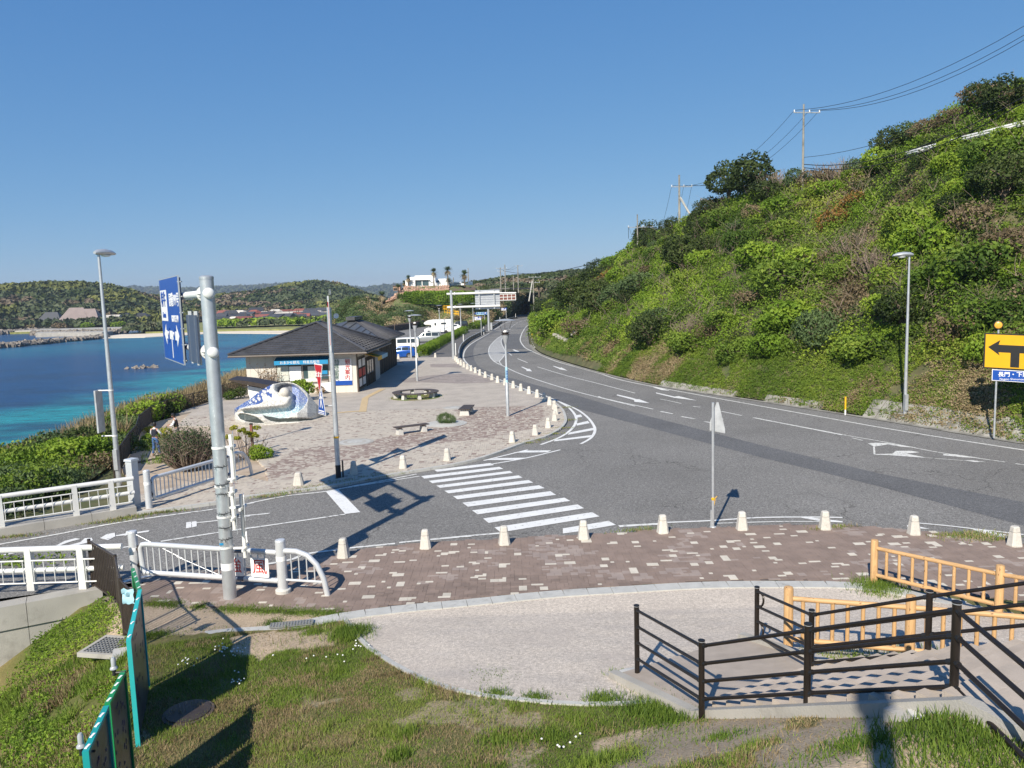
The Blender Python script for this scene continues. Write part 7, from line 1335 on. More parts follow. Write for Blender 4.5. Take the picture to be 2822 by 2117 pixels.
xx, yy = Sx, Ty; C = np.tile(white, (NXs, NYs, 1))*(.92+.16*vn(xx, yy, 30, 2))[:, :, None]
bl_ = pin([(178, 860), (182, 800), (400, 680), (620, 520), (850, 355), (955, 315), (930, 430), (945, 500), (950, 600), (850, 560), (790, 640), (760, 690), (690, 720), (520, 750), (360, 800), (250, 850)]); C[bl_] = blue
for cx, cy, r_ in ((600, 635, 22), (645, 665, 18), (705, 620, 26), (683, 603, 15), (540, 690, 17), (765, 535, 26), (810, 490, 26), (865, 468, 22), (825, 555, 26), (775, 470, 14), (690, 560, 14), (800, 600, 40), (880, 600, 34), (925, 470, 40), (940, 400, 26), (835, 420, 12), (740, 450, 8), (700, 510, 8), (585, 580, 8)): C[(xx-cx)**2+((yy-cy)*.8)**2 < r_*r_] = white
sp_k = bl_ & (xx < 640) & (vn(xx, yy, 9, 31) > .62); C[sp_k] = (.45, .52, .62)
g1 = np.clip((yy-380)/480, 0, 1)[:, :, None]; ic = lerp(lav, cyan, smooth(g1*1.7-.6)); ic = lerp(ic, pale, (smooth((yy-740)/120)*.5+smooth((900-xx)/400)*.6).clip(0, .85)[:, :, None]); C = np.where(mi_[:, :, None], ic, C); fo = mi_ & (vn(xx, yy, 10, 12) > .67-.1*np.clip((yy-600)/200, 0, 1)); C[fo] = (.62, .68, .68)
hollow_shade = mi_ & (((xx-1165)/185)**2+((yy-430)/165)**2 < 1.0) & (xx < 1270) & (yy < 490); C[hollow_shade] = (.16, .17, .20)  # shade of the curl's hollow put into the tile colour
C[mp1 | mp2] = dk; C[(xx > 1770) & ~mi_] *= .72
tg = mt_ & ~bl_ & (yy > 640); C[tg] *= (.75+.25*(vn(xx, yy, 12, 8) > .45))[tg][:, None]
idx = (np.arange(NXs-1)[:, None]*NYs+np.arange(NYs-1)[None]).ravel(); Fq = np.c_[idx, idx+NYs, idx+NYs+1, idx+1]
m, t, b_, N, Lk = nodes('mosaic'); b_.inputs['Roughness'].default_value = .35; at = N('ShaderNodeAttribute'); at.attribute_name = 'col'; g_ = N('ShaderNodeNewGeometry').outputs['Position']; v = N('ShaderNodeTexVoronoi'); v.feature = 'DISTANCE_TO_EDGE'; v.inputs['Scale'].default_value = 5.5; Lk(g_, v.inputs['Vector'])
r = ramp(N, [(.0, (.32, .32, .31)), (.05, (1, 1, 1))]); Lk(v.outputs[0], r.inputs[0]); mx = N('ShaderNodeMix'); mx.data_type = 'RGBA'; mx.blend_type = 'MULTIPLY'; mx.inputs[0].default_value = .8; Lk(at.outputs['Color'], mx.inputs[6]); Lk(r.outputs[0], mx.inputs[7]); Lk(mx.outputs[2], b_.inputs['Base Color']); bp = N('ShaderNodeBump'); bp.inputs['Strength'].default_value = .4; bp.inputs['Distance'].default_value = .03; Lk(r.outputs[0], bp.inputs['Height']); Lk(bp.outputs[0], b_.inputs['Normal'])
npmesh('wave_front', V.reshape(-1, 3), Fq, 'mosaic', col=C.reshape(-1, 3), parent=wv, smooth_=True)
# back of the mound
top3 = V[:, -1]; bk = top3+np.array([0, 1, 0])*(top3[:, 2:3]*.55+.25); bk[:, 2] = .05; Vb = np.concatenate([top3, (top3+bk)/2+np.array([0, .25, .1]), bk]); n_ = NXs; ii = np.arange(n_-1); Fb = np.concatenate([np.c_[ii+n_, ii+n_+1, ii+1, ii], np.c_[ii+2*n_, ii+2*n_+1, ii+n_+1, ii+n_]]); npmesh('wave_back', Vb, Fb, 'mosaic', col=np.tile(white*.9, (len(Vb), 1)), parent=wv, smooth_=True)
# ball in the curl
t0 = V[int((1175-180)/1763*NXs), :, :]; j = int(np.argmin(np.abs(Ty[int((1175-180)/1763*NXs)]-485))); bc = Vector(t0[j])+Vector(nrm.tolist())*.03
b = MB(); b.lathe(bc, [(.33*math.sin(a), .33*-math.cos(a)) for a in np.linspace(.02, 3.12, 16)], 26, M=Matrix.Rotation(.5, 3, 'X')); b.build('curl_ball', 'stone_bollard', wv, smooth_=True)
# slanting slab on a white triangular wall behind it
mw = thing('monument', 'dark slanting slab resting on a white triangular wall behind the wave sculpture', 'monument'); yd = 51.8
q = [PY('S', 425, 300, yd), PY('S', 800, 372, yd), PY('S', 640, 600, yd), PY('S', 520, 640, yd)]; q[2].z = q[3].z = .1; b = MB(); b.prism(q, (0, .35, 0)); b.build('white_wall', 'white_wall', mw)
q = [PY('S', 62, 180, yd-.6), PY('S', 75, 205, yd-.6), PY('S', 420, 285, yd-.6), PY('S', 860, 362, yd-.6), PY('S', 960, 330, yd-.6), PY('S', 900, 300, yd-.6), PY('S', 430, 212, yd-.6)]; b = MB(); b.prism(q, (0, 1.7, .06)); b.build('slab', 'fence_brown', mw)
# ================================================================ HEDGES, PLANTING BED
def hedge(label, pts, w, h, n, leaf=.13, mt='leaf_hill'):
    t = thing('hedge', label, 'hedge', pts[0]); p = crom(pts, 8); k = rng.integers(0, len(p)-1, n); u = rng.random(n)[:, None]; A_ = np.array([q[:] for q in p]); d = unit(A_[k+1]-A_[k]); nn = np.c_[-d[:, 1], d[:, 0], np.zeros(n)]; c = A_[k]*(1-u)+A_[k+1]*u
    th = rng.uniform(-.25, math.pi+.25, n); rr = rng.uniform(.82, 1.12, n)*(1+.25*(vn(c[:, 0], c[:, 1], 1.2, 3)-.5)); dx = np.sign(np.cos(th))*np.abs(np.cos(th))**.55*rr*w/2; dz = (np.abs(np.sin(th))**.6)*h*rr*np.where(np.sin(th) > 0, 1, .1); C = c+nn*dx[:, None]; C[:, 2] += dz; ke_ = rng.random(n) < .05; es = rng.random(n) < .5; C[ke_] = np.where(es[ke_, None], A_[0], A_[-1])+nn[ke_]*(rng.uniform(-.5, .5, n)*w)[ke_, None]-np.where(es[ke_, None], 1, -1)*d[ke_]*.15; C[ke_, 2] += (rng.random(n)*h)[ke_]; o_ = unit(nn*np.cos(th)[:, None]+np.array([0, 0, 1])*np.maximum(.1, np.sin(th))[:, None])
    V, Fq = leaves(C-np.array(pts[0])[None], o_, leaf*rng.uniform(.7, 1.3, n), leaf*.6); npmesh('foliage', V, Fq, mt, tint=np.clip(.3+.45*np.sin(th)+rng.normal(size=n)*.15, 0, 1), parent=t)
    L, Rr = strip_pts(p, w*.45); b = MB(); m_ = len(L); o0 = Vector(pts[0]); vs = [Vector((q.x, q.y, z))-o0 for z in (0, h*.6) for q in L]+[Vector((q.x, q.y, z))-o0 for z in (0, h*.6) for q in Rr]
    for i in range(2, m_-3): b.f += [(i, i+1, m_+i+1, m_+i), (2*m_+i+1, 2*m_+i, 3*m_+i, 3*m_+i+1), (m_+i, m_+i+1, 3*m_+i+1, 3*m_+i)]; b.m += [0]*3
    b.v = [tuple(v) for v in vs]; b.build('branches', 'soil_hill', t); return t
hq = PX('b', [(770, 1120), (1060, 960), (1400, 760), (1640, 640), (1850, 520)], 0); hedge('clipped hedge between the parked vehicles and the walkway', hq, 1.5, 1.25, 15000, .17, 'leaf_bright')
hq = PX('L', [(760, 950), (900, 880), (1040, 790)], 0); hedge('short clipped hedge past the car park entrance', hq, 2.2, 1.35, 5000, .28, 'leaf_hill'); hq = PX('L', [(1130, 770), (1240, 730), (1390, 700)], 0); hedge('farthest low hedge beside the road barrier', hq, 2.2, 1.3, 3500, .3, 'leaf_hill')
bed = [(p.x, p.y) for p in fp[1:6]]+[(p.x, p.y) for p in PX('X', [(1740, 160), (1400, 600)], .1)]+[(p.x, p.y) for p in PX('S', [(190, 1080)], .1)+PX('F', [(300, 175), (430, 290), (440, 400)], .1)+PX('D', [(2000, 645), (1380, 805), (1180, 840)], .1)]
sheet('planting_bed', bed, .045, 'sand', .2)
def bed_plant(f, x, y, sc, proto): p = P(f, x, y, .05); return proto(p, sc)
t = twig_proto('bare_bush', 'dense broom like bush of bare stems beside the sign pole', 'bush', 260, 1.75, 1.25, 15, mt='twig', leafn=3200, leafm='leaf_olive'); t.location = P('D', 1640, 620, .05); t.scale = (1.05,)*3
t = twig_proto('bare_bush', 'small leafless shrub against the cream building wall', 'bush', 26, 1.9, .9, 16, leafn=160, leafm='leaf_orange'); t.location = PY('B', 430, 830, 61.5)-Vector((0, 0, 0)); t.location.z = .1; t.scale = (1.35,)*3
t = tree_proto('bush', 'round bright green bush behind the wave sculpture', 'bush', 'leaf_bright', 2600, (1.3, 1.0, .85), .2, .4, .06, 52, lumps=11); t.location = PY('B', 690, 800, 58.5); t.location.z = .1; t.scale = (1.15,)*3
t = tree_proto('bush', 'small reddish green plant by the building step', 'bush', 'leaf_orange', 500, (.6, .5, .5), .12, .1, .03, 53, lumps=6); t.location = P('B', 890, 905, .1)
t = tree_proto('bush', 'low dark green bush at the corner of the silver gate', 'bush', 'leaf_bright', 3200, (.75, .7, .55), .10, .05, .04, 54, lumps=10); t.location = P('F', 370, 205, .05)
t = twig_proto('yellow_leaved_shrub', 'pruned shrub with tufts of yellow leaves beside a red post', 'bush', 16, 1.6, 1.1, 17, leafn=0); t.location = P('F', 250, 205, .05)
for i in range(9):
    a = i*.7; C, o_, tn = crown_cloud(230, (.24, .24, .2), lumps=4, seed=60+i); C += np.array([math.cos(a)*.75*(.5+.5*(i % 3)/2), math.sin(a)*.6, 1.25+.25*math.sin(i*2.)]); V, Fq = leaves(C, o_, .09, .06); npmesh('leaf_tuft', V, Fq, 'leaf_yellow', tint=tn, parent=t)
q = P('F', 308, 160, .05); t = thing('red_post', 'short dark red post in the planting bed', 'post', q); b = MB(); b.box((0, 0, .75), (.12, .12, 1.5)); b.build('post_body', 'roof_red', t); b = MB(); b.box((0, 0, 1.53), (.14, .14, .06)); b.build('post_top', 'wall_dark', t)
for i, (f, x, y, s, mt_, lb) in enumerate((('X', 560, 900, .75, 'leaf_bright', 'leafy green plants between the net fence and the standing person'), ('X', 950, 780, .8, 'leaf_yellow', 'yellow green flowering shrub between the two people'), ('X', 1500, 900, .9, 'leaf_bright', 'bright green shrub behind the bare broom like bush'), ('X', 560, 640, .55, 'leaf_yellow', 'yellow green tuft of flowers at the fence behind the two people'), ('X', 300, 1080, .6, 'leaf_hill', 'dark green weeds at the foot of the net fence'), ('X', 1000, 1480, .45, 'leaf_bright', 'low green clump on the sandy path edge'), ('B', 180, 950, 1.1, 'leaf_dark', 'dark shrub left of the slanting monument slab'), ('B', 120, 960, .8, 'leaf_hill', 'clipped low hedge bush at the far plaza edge'))):
    t = tree_proto('bush', lb, 'bush', mt_, 1500, (1, .9, .7), .12, .1, .03, 70+i, lumps=9); p = P(f, x, y+(250*s if f == 'X' else 0), .05); t.location = p; t.scale = (s,)*3
rc = np.array([P('X', rng.uniform(300, 2000), rng.uniform(900, 1700), .05)[:] for _ in range(2600)]); rc = rc[inside(bed, rc[:, 0], rc[:, 1]) & (vn(rc[:, 0], rc[:, 1], 1.2, 4) > .5)]; V, Fq = blades(rc, rng.uniform(.06, .3, len(rc)), .03, .7); tag(npmesh('bed_weeds', V, Fq, 'grass_leaf', tint=rng.random(len(rc))), kind='stuff')
for i, (a, c) in enumerate((((150, 1620), (780, 1490)), ((720, 1430), (1180, 1290)))): b = MB(); b.tube([P('X', *a, .07), P('X', *c, .07)], .06, 6); tag(b.build('edging_log', 'bench_wood'), ('old log edging across the sandy path near the blue post', 'old log edging at the feet of the standing person')[i], 'log')
# ================================================================ VEHICLES (front toward -x)
def car(label, cat, loc, st, glass, paint, rz=0., wheels=(.8, 3.4), wr=.32, wd=1.66, extra=None, name='parked_car', lower=None):
    """st: stations (x, z_low, z_belt, z_roof, half width, half roof width)"""
    t = thing(name, label, cat, loc, rz); n = 10; rings = []
    for x, zl, zb, zr_, hw, hr in st: rings.append([Vector((x, s*w, z)) for s, w, z in ((-1, hw*.94, zl), (-1, hw, zl+.12), (-1, hw, zb-.08), (-1, hw*.97, zb), (-1, hr, zr_-.04), (-1, hr*.85, zr_), (1, hr*.85, zr_), (1, hr, zr_-.04), (1, hw*.97, zb), (1, hw, zb-.08), (1, hw, zl+.12), (1, hw*.94, zl))])
    m = 12; b = MB(); b.v = [tuple(p) for r in rings for p in r]
    for i in range(len(rings)-1):
        for j in range(m): b.f.append((i*m+j, (i+1)*m+j, (i+1)*m+(j+1) % m, i*m+(j+1) % m)); b.m.append(0)
    b.f += [tuple(range(m)), tuple((len(rings)-1)*m+j for j in range(m-1, -1, -1))]; b.m += [0, 0]; b.build('body', paint, t, smooth_=35)
    def sidept(x, f, s, o=.012):
        for a, c in zip(st, st[1:]):
            if a[0] <= x <= c[0]:
                k = (x-a[0])/max(1e-6, c[0]-a[0]); zb, zr_, hw, hr = (lerp(a[q], c[q], k) for q in (2, 3, 4, 5)); z0, z1 = zb, zr_-.04; return Vector((x, s*(lerp(hw*.97, hr, f)+o), lerp(z0, z1, f)))
    for s in (-1, 1):
        for xa, xb, fa, fb in glass:
            xs_ = np.linspace(xa, xb, 5); lo = [sidept(x, fa, s) for x in xs_]; hi = [sidept(x, fb, s) for x in xs_]; b = MB(); b.add(lo+hi, [(i, i+1, 6+i, 5+i) if s < 0 else (i+1, i, 5+i, 6+i) for i in range(4)]); b.build('side_window', 'car_glass', t)
    for s in (-1, 1):
        for x in wheels:
            M = Matrix.Rotation(math.pi/2, 3, 'X'); y_ = s*(wd/2-.08); w = MB(); w.lathe((x, y_, wr), [(wr*.7, -.11), (wr, -.09), (wr, .09), (wr*.7, .11)], 20, M=M); o = w.build('wheel', 'rubber', t, smooth_=True); w = MB()
            w.lathe((x, y_, wr), [(wr*.2, -.115), (wr*.66, -.112), (wr*.66, .112), (wr*.2, .115)], 16, M=M); w.build('rim', 'chrome', o)
            w = MB(); w.lathe((x, s*(wd/2-.005), wr+.02), [(wr*1.14, -.02), (wr*1.14, .02)], 20, M=M); w.build('wheel_arch', 'black', t)
    x0, x1 = st[0][0], st[-1][0]; zb0, zb1 = st[0][2], st[-1][2]
    for s in (-1, 1): b = MB(); b.box((x0-.005, s*st[0][4]*.75, zb0-.12), (.05, .3, .14)); b.build('headlight', 'white_wall', t); b = MB(); b.box((x1+.005, s*st[-1][4]*.85, zb1-.08), (.05, .14, .26)); b.build('tail_light', 'sign_red', t); b = MB(); b.box((x0+1.05, s*(st[2][4]+.08), st[2][2]+.05), (.12, .16, .12)); b.build('mirror', paint, t)
    b = MB(); b.box((x0-.01, 0, st[0][1]+.12), (.06, st[0][4]*1.5, .16)); b.box((x1+.01, 0, st[-1][1]+.12), (.06, st[-1][4]*1.5, .16)); b.build('bumper', lower or 'black', t); return t
hatch_ = [(0, .32, .62, .66, .70, .6), (.25, .24, .78, .80, .80, .66), (.9, .2, .92, .96, .83, .68), (1.05, .2, .93, 1.02, .84, .68), (1.75, .2, .96, 1.48, .84, .62), (2.5, .2, .97, 1.53, .84, .62), (3.3, .2, .98, 1.47, .83, .60), (3.8, .24, .98, 1.15, .80, .62), (3.95, .32, .9, .95, .76, .62)]
van_ = [(0, .3, .9, .98, .78, .7), (.15, .22, 1.05, 1.1, .84, .74), (.5, .2, 1.12, 1.25, .85, .76), (1.1, .2, 1.15, 1.9, .85, .74), (2.5, .2, 1.15, 1.98, .85, .75), (4.5, .2, 1.15, 1.96, .85, .74), (4.69, .26, 1.1, 1.7, .83, .74)]
wag_ = [(0, .34, .72, .78, .74, .66), (.2, .26, .9, .94, .84, .74), (1.0, .22, 1.02, 1.06, .88, .76), (1.2, .22, 1.03, 1.12, .88, .74), (1.9, .22, 1.05, 1.74, .88, .68), (3.0, .22, 1.05, 1.82, .88, .68), (4.5, .22, 1.06, 1.78, .87, .68), (4.78, .3, 1.0, 1.2, .84, .72)]
x1b = P('b', 480, 1170, 0).x; cl = car('bright blue hatchback parked nearest at the car park edge', 'car', (x1b-3.35, 99.6, .03), hatch_, [(1.3, 2.2, .12, .9), (2.28, 3.1, .12, .88), (3.16, 3.6, .15, .7)], 'car_blue', wheels=(.75, 3.2), wd=1.7)
p = PY('b', 680, 700, 112); car('white van parked behind the blue hatchback', 'van', (p.x-4.7, 112.5, .03), van_, [(.75, 1.45, .1, .85), (1.6, 3.0, .1, .85), (3.1, 4.4, .1, .85)], 'car_white', wheels=(.7, 3.9), wd=1.72, name='parked_van', lower='car_white')
p = PY('b', 1215, 600, 133); car('silver and black wagon parked between the white van and the camper', 'car', (p.x-4.75, 133.5, .03), wag_, [(1.45, 2.2, .08, .9), (2.3, 3.3, .08, .9), (3.4, 4.5, .08, .9)], 'car_silver', wheels=(.9, 3.8), wd=1.78)
p = PY('b', 1525, 400, 165); cm = thing('camper_van', 'white camper with a rounded overcab, parked beyond the silver wagon', 'camper', (p.x-6.0, 166, .03)); b = MB()
prof = [(.05, .35), (.05, 1.0), (.9, 1.35), (1.5, 1.95), (.3, 2.0), (.0, 2.2), (.15, 2.5), (.8, 2.85), (1.9, 3.0), (6.0, 3.0), (6.0, .4)]; b.prism([Vector((x, -1.05, z)) for x, z in prof], (0, 2.1, 0)); b.build('body', 'car_white', cm)
for x0, x1, z0, z1 in ((2.3, 2.65, 1.75, 2.3), (3.7, 4.8, 1.95, 2.3)):
    for s in (-1, 1): b = MB(); b.box(((x0+x1)/2, s*1.06, (z0+z1)/2), (x1-x0, .03, z1-z0)); b.build('window', 'car_glass', cm)
for s in (-1, 1):
    b = MB(); b.prism([Vector((x, s*1.065, z)) for x, z in ((.95, 1.35), (1.6, 1.35), (1.6, 1.85), (1.45, 1.88))], (0, -s*.02, 0)); b.build('cab_window', 'car_glass', cm)
    for x in (1.05, 4.7): M = Matrix.Rotation(math.pi/2, 3, 'X'); w = MB(); w.lathe((x, s*.95, .36), [(.2, -.14), (.36, -.12), (.36, .12), (.2, .14)], 18, M=M); w.build('wheel', 'rubber', cm, smooth_=True)
b = MB(); b.prism([Vector((x, -1.07, z)) for x, z in ((4.2, .9), (5.7, 1.5), (5.7, 1.6), (4.2, 1.0))], (0, .02, 0)); b.build('stripe', 'car_silver', cm)
p = PY('K', 1325, 1290, 176); car('small white car half hidden behind the gantry post', 'car', (p.x-3.9, 176, .03), hatch_, [(1.3, 2.2, .12, .9), (2.28, 3.1, .12, .88)], 'car_white', wd=1.7)
p = PY('K', 1440, 1260, 190); car('black wagon parked farthest by the hedge', 'car', (p.x-4.6, 190, .03), wag_, [(1.45, 2.2, .08, .9), (2.3, 3.3, .08, .9), (3.4, 4.5, .08, .9)], 'car_black', wd=1.78)
p = PY('L', 2130, 575, 318); car('distant pale car coming along the road past the bend', 'car', (p.x-.5, 318, .1), hatch_, [(1.3, 2.2, .12, .9), (2.28, 3.1, .12, .88)], 'car_white', rz=1.4, wd=1.7)
# ================================================================ GANTRIES, FAR SIGNS, BARRIERS
gb = P('b', 1570, 1192, .1); gt_ = thing('sign_gantry', 'white cantilever gantry with the grey back of a large road sign', 'sign gantry', gb); tp_ = PY('L', 340, 150, gb.y)-gb
b = MB(); b.tube([(0, 0, -.2), (0, 0, tp_.z)], .20, 20, r2=.17); b.build('pole', 'galvanised', gt_, smooth_=True)
S_ = lambda x, y, dy=0.: PY('L', x, y, gb.y+dy)-gb
za, zb2 = S_(800, 208).z, S_(800, 480).z; xe = S_(1305, 300).x
for z in (za, zb2): b = MB(); b.tube([(-.55, 0, z), (.1, 0, z), (.35, 0, z), (xe, .1, z)], .13, 14); b.build('arm', 'white_paint', gt_, smooth_=True); b = MB(); b.lathe((.42, 0, z), [(.2, -.05), (.2, .05)], 16, M=Matrix.Rotation(math.pi/2, 3, 'Y')); b.build('flange', 'white_paint', gt_)
sx0, sx1, sz0, sz1 = S_(803, 300).x, S_(1308, 300).x, S_(1000, 532).z, S_(1000, 140).z; nr = 8
for i in range(nr): z0, z1 = lerp(sz0, sz1, i/nr), lerp(sz0, sz1, (i+.9)/nr); b = MB(); b.box(((sx0+sx1)/2, .3, (z0+z1)/2), (sx1-sx0, .04, z1-z0)); b.build('back_panel', 'galvanised', gt_)
b = MB(); b.box(((sx0+sx1)/2, .34, (sz0+sz1)/2), (sx1-sx0-.04, .03, sz1-sz0-.04)); b.build('face_plate', 'sign_blue', gt_)
for x in (lerp(sx0, sx1, .17), lerp(sx0, sx1, .77)): b = MB(); b.box((x, .17, (sz0+sz1)/2), (.14, .2, sz1-sz0)); b.build('support_beam', 'galvanised_old', gt_)
g2 = P('L', 1088, 962, .1); t = thing('sign_gantry', 'second gantry farther along the road carrying a reddish brown display board', 'sign gantry', g2); S2 = lambda x, y: PY('L', x, y, g2.y)-g2
b = MB(); b.tube([(0, 0, -.2), (0, 0, S2(1060, 190).z)], .28, 16, r2=.22); b.build('pole', 'galvanised', t, smooth_=True)
for y in (200, 350): b = MB(); b.tube([(0, 0, S2(1300, y).z), (S2(1640, y).x, 0, S2(1640, y).z)], .16, 10); b.build('arm', 'white_paint', t, smooth_=True)
a, c = S2(1300, 352), S2(1628, 222); b = MB(); b.box(((a.x+c.x)/2, -.1, (a.z+c.z)/2), (c.x-a.x, .3, c.z-a.z)); b.build('display_board', 'roof_red', t)
for i in range(5): x_ = lerp(a.x, c.x, i/4); b = MB(); b.box((x_, -.28, (a.z+c.z)/2), (.12, .06, c.z-a.z)); b.build('frame_bar', 'white_paint', t)
for z_ in (a.z, (a.z+c.z)/2, c.z): b = MB(); b.box(((a.x+c.x)/2, -.3, z_), (c.x-a.x, .06, .12)); b.build('frame_bar', 'white_paint', t)
b = MB(); b.box((.55, -.1, .9), (.4, .4, 1.6)); b.build('control_box', 'galvanised_old', t)
def board_sign(label, f, x0, y0, x1, y1, bx, by, words, mt='sign_white', wm='text_blue', bar=True, yd=None, size=.3, mark=None):
    p = P(f, bx, by, .1); yd = yd or p.y; p = PY(f, bx, by, yd); t = thing('road_sign', label, 'sign', p); a, c = PY(f, x0, y1, yd)-p, PY(f, x1, y0, yd)-p; b = MB(); b.box(((a.x+c.x)/2, 0, (a.z+c.z)/2), (c.x-a.x, .08, c.z-a.z)); b.build('panel', mt, t)
    b = MB(); b.tube([(0, .08, -.3), (0, .08, c.z)], .07, 10); b.build('pole', 'galvanised', t)
    zc = (a.z+c.z)/2+(.22*(c.z-a.z) if bar else 0); text(words, size, wm, parent=t, M=frame(Vector(((a.x+c.x)/2, -.05, zc)), (1, 0, 0)), bold=.01)
    if bar: b = MB(); b.box(((a.x+c.x)/2, -.045, a.z+.25*(c.z-a.z)), ((c.x-a.x)*.7, .02, (c.z-a.z)*.14)); b.build('arrow_bar', wm, t)
    if mark: b = MB(); b.box((c.x-.42, -.045, (a.z+c.z)/2), (.6, .02, .6)); b.build('parking_mark', 'sign_blue', t); text('P', .55, 'sign_white', parent=t, M=frame(Vector((c.x-.42, -.06, (a.z+c.z)/2)), (1, 0, 0)), bold=.02)
board_sign('white board with blue lettering and arrow bar at the car park entrance', 'L', 797, 686, 920, 756, 935, 1035, '入口専用', size=.42, yd=150)
board_sign('pale blue parking board with a P mark beyond the hedge', 'L', 835, 590, 1048, 650, 1000, 720, '角島大橋駐車場', 'awning_pale', 'text_blue', False, 185, .5, True)
board_sign('small white board with a blue bar past the second gantry', 'L', 1342, 510, 1432, 560, 1440, 720, '入口専用', size=.4, yd=185)
def barrier(label, pts, z=.0):
    t = thing('road_barrier', label, 'barrier', pts[0]); p = resample(crom(pts, 6), max(3, int(sum((a-c).length for a, c in zip(pts, pts[1:]))/3.2)+1)); o = pts[0]
    for q in p: b = MB(); b.box(q-o+Vector((0, 0, .33)), (.16, .16, .66)); b.build('post', 'concrete_pale', t)
    for a, c in zip(p, p[1:]): d = (c-a).normalized(); b = MB(); n_ = Vector((-d.y, d.x, 0))*.05; q = [a-o+d*.14+n_, c-o-d*.14+n_, c-o-d*.14-n_, a-o+d*.14-n_]; b.prism([k+Vector((0, 0, .62)) for k in q], (0, 0, -.46)); b.build('panel', 'fence_brown', t); b = MB(); b.prism([k*1.0+Vector((0, 0, .70)) for k in q], (0, 0, -.06)); b.build('top_rail', 'galvanised_old', t)
barrier('low brown panelled barrier curving from the plaza bollards to the car park entrance', PX('L', [(478, 1535), (486, 1440), (526, 1340), (596, 1260), (696, 1180), (846, 1100), (1010, 1018)], .0))
barrier('low brown panelled barrier starting at the second gantry', PX('L', [(1125, 957), (1230, 890), (1345, 812)], .0)); barrier('low brown panelled barrier on the far straight', PX('L', [(1470, 765), (1560, 742), (1665, 720)], .0)); barrier('farthest low barrier near the end of the visible road', PX('L', [(1905, 668), (2040, 640), (2180, 612)], .0))
mk_ = [('L', 572, 1245, 1105, None), ('L', 985, 1050, 915, None), ('L', 1312, 810, 730, None), ('L', 1630, 722, 648, None), ('L', 1885, 668, 600, None), ('L', 415, 1465, 1390, None)]
wp = thing('marker_post', 'x', 'post', group='slim white marker posts along the road barriers'); b = MB(); b.tube([(0, 0, 0), (0, 0, 1.55)], .06, 8); b.build('post_body', 'white_wall', wp); b = MB(); b.lathe((0, 0, 1.55), [(.062, 0), (.05, .03)], 8); b.build('post_top', 'white_wall', wp)
for i, (f, x, y0, y1, _) in enumerate(mk_):
    p = P(f, x, y0, .1); lb = 'one of the slim white marker posts standing along the low road barriers'
    if i == 0: wp.location = p; wp['label'] = lb
    else: dup(wp, p, 0, lb)
for (f, x, y0, y1, lb) in (('L', 2050, 1000, 650, 'thin grey signpost on the verge seen from its side'), ('L', 2090, 740, 480, 'thin tall signpost by the distant car')):
    p = P(f, x, y0, .05); t = thing('sign_post', lb, 'post', p); b = MB(); h = PY(f, x, y1, p.y).z; b.tube([(0, 0, 0), (0, 0, h)], .05, 8); b.build('pole', 'galvanised', t); b = MB(); b.box((0, .05, h-.4), (.06, .5, .6)); b.build('plate', 'galvanised_old', t)
# ================================================================ UTILITY POLES AND WIRES
def catenary(a, c, sag, n=14): return [a.lerp(c, i/n)-Vector((0, 0, sag*4*(i/n)*(1-i/n))) for i in range(n+1)]
def upole(label, base, top_z, arm_px=None, r=.13, arms=((.88, 1.1),), mt='concrete_old', lean=0., spike=True, armdir=(1, .15, 0)):
    t = thing('utility_pole', label, 'utility pole', base); h = top_z-base.z; b = MB(); b.tube([(0, 0, -.5), (lean, 0, h)], r, 10, r2=r*.62); b.build('pole', mt, t, smooth_=True); ends = []; d = Vector(armdir).normalized()
    for f_, w in arms:
        c = Vector((lean*f_, 0, h*f_)); b = MB(); b.box(c+d*w*.25, (w*2, .09, .1), math.atan2(d.y, d.x)); b.build('crossarm', 'galvanised', t)
        for s in (-.7, .45, 1.2): q = c+d*w*s; b = MB(); b.lathe(q+Vector((0, 0, .05)), [(.05, 0), (.07, .05), (.05, .1), (.07, .15), (.03, .2)], 8); b.build('insulator', 'white_wall', t); ends.append(Vector(base)+q+Vector((0, 0, .2)))
    return t, ends
def hp_base(x, y): q = hill_hit('W', x, y) or hill_hit('W', x, y+12) or hill_hit('W', x, y+25); return q
u1 = hp_base(1733, 398); u2 = hp_base(1467, 492); u3 = hp_base(1377, 530)
z1, z2, z3 = PY('W', 1738, 225, u1.y).z, PY('W', 1469, 378, u2.y).z, PY('W', 1379, 463, u3.y).z
_, e1 = upole('concrete power pole tallest on the hill crest, wires running off to the right', u1, z1, arms=((1-(PY('W', 1738, 225, u1.y).z-PY('W', 1738, 243, u1.y).z)/(z1-u1.z), 1.35),)); _, e2 = upole('concrete power pole on the crest with a leaning stay beside it', u2, z2, r=.17, arms=((.80, 1.4),)); _, e3 = upole('small far power pole just showing above the hill', u3, z3, arms=((.7, 1.9),))
t = thing('stay_pole', 'short leaning stay pole propping the second power pole', 'pole', u2); b = MB(); b.tube([(0.1, 0, (z2-u2.z)*.62), (2.6, 0, .2)], .14, 8); b.build('pole', 'concrete_pale', t)
er = [PY('W', 2330, -18, 52), PY('W', 2330, 2, 52), PY('W', 2330, 12, 52)]; wn_ = 0
def wire(label, pts, r=.02):
    b = MB(); b.tube(pts, r, 4); tag(b.build('power_line', 'wire_black'), label, 'power line', 'power lines along the hill')
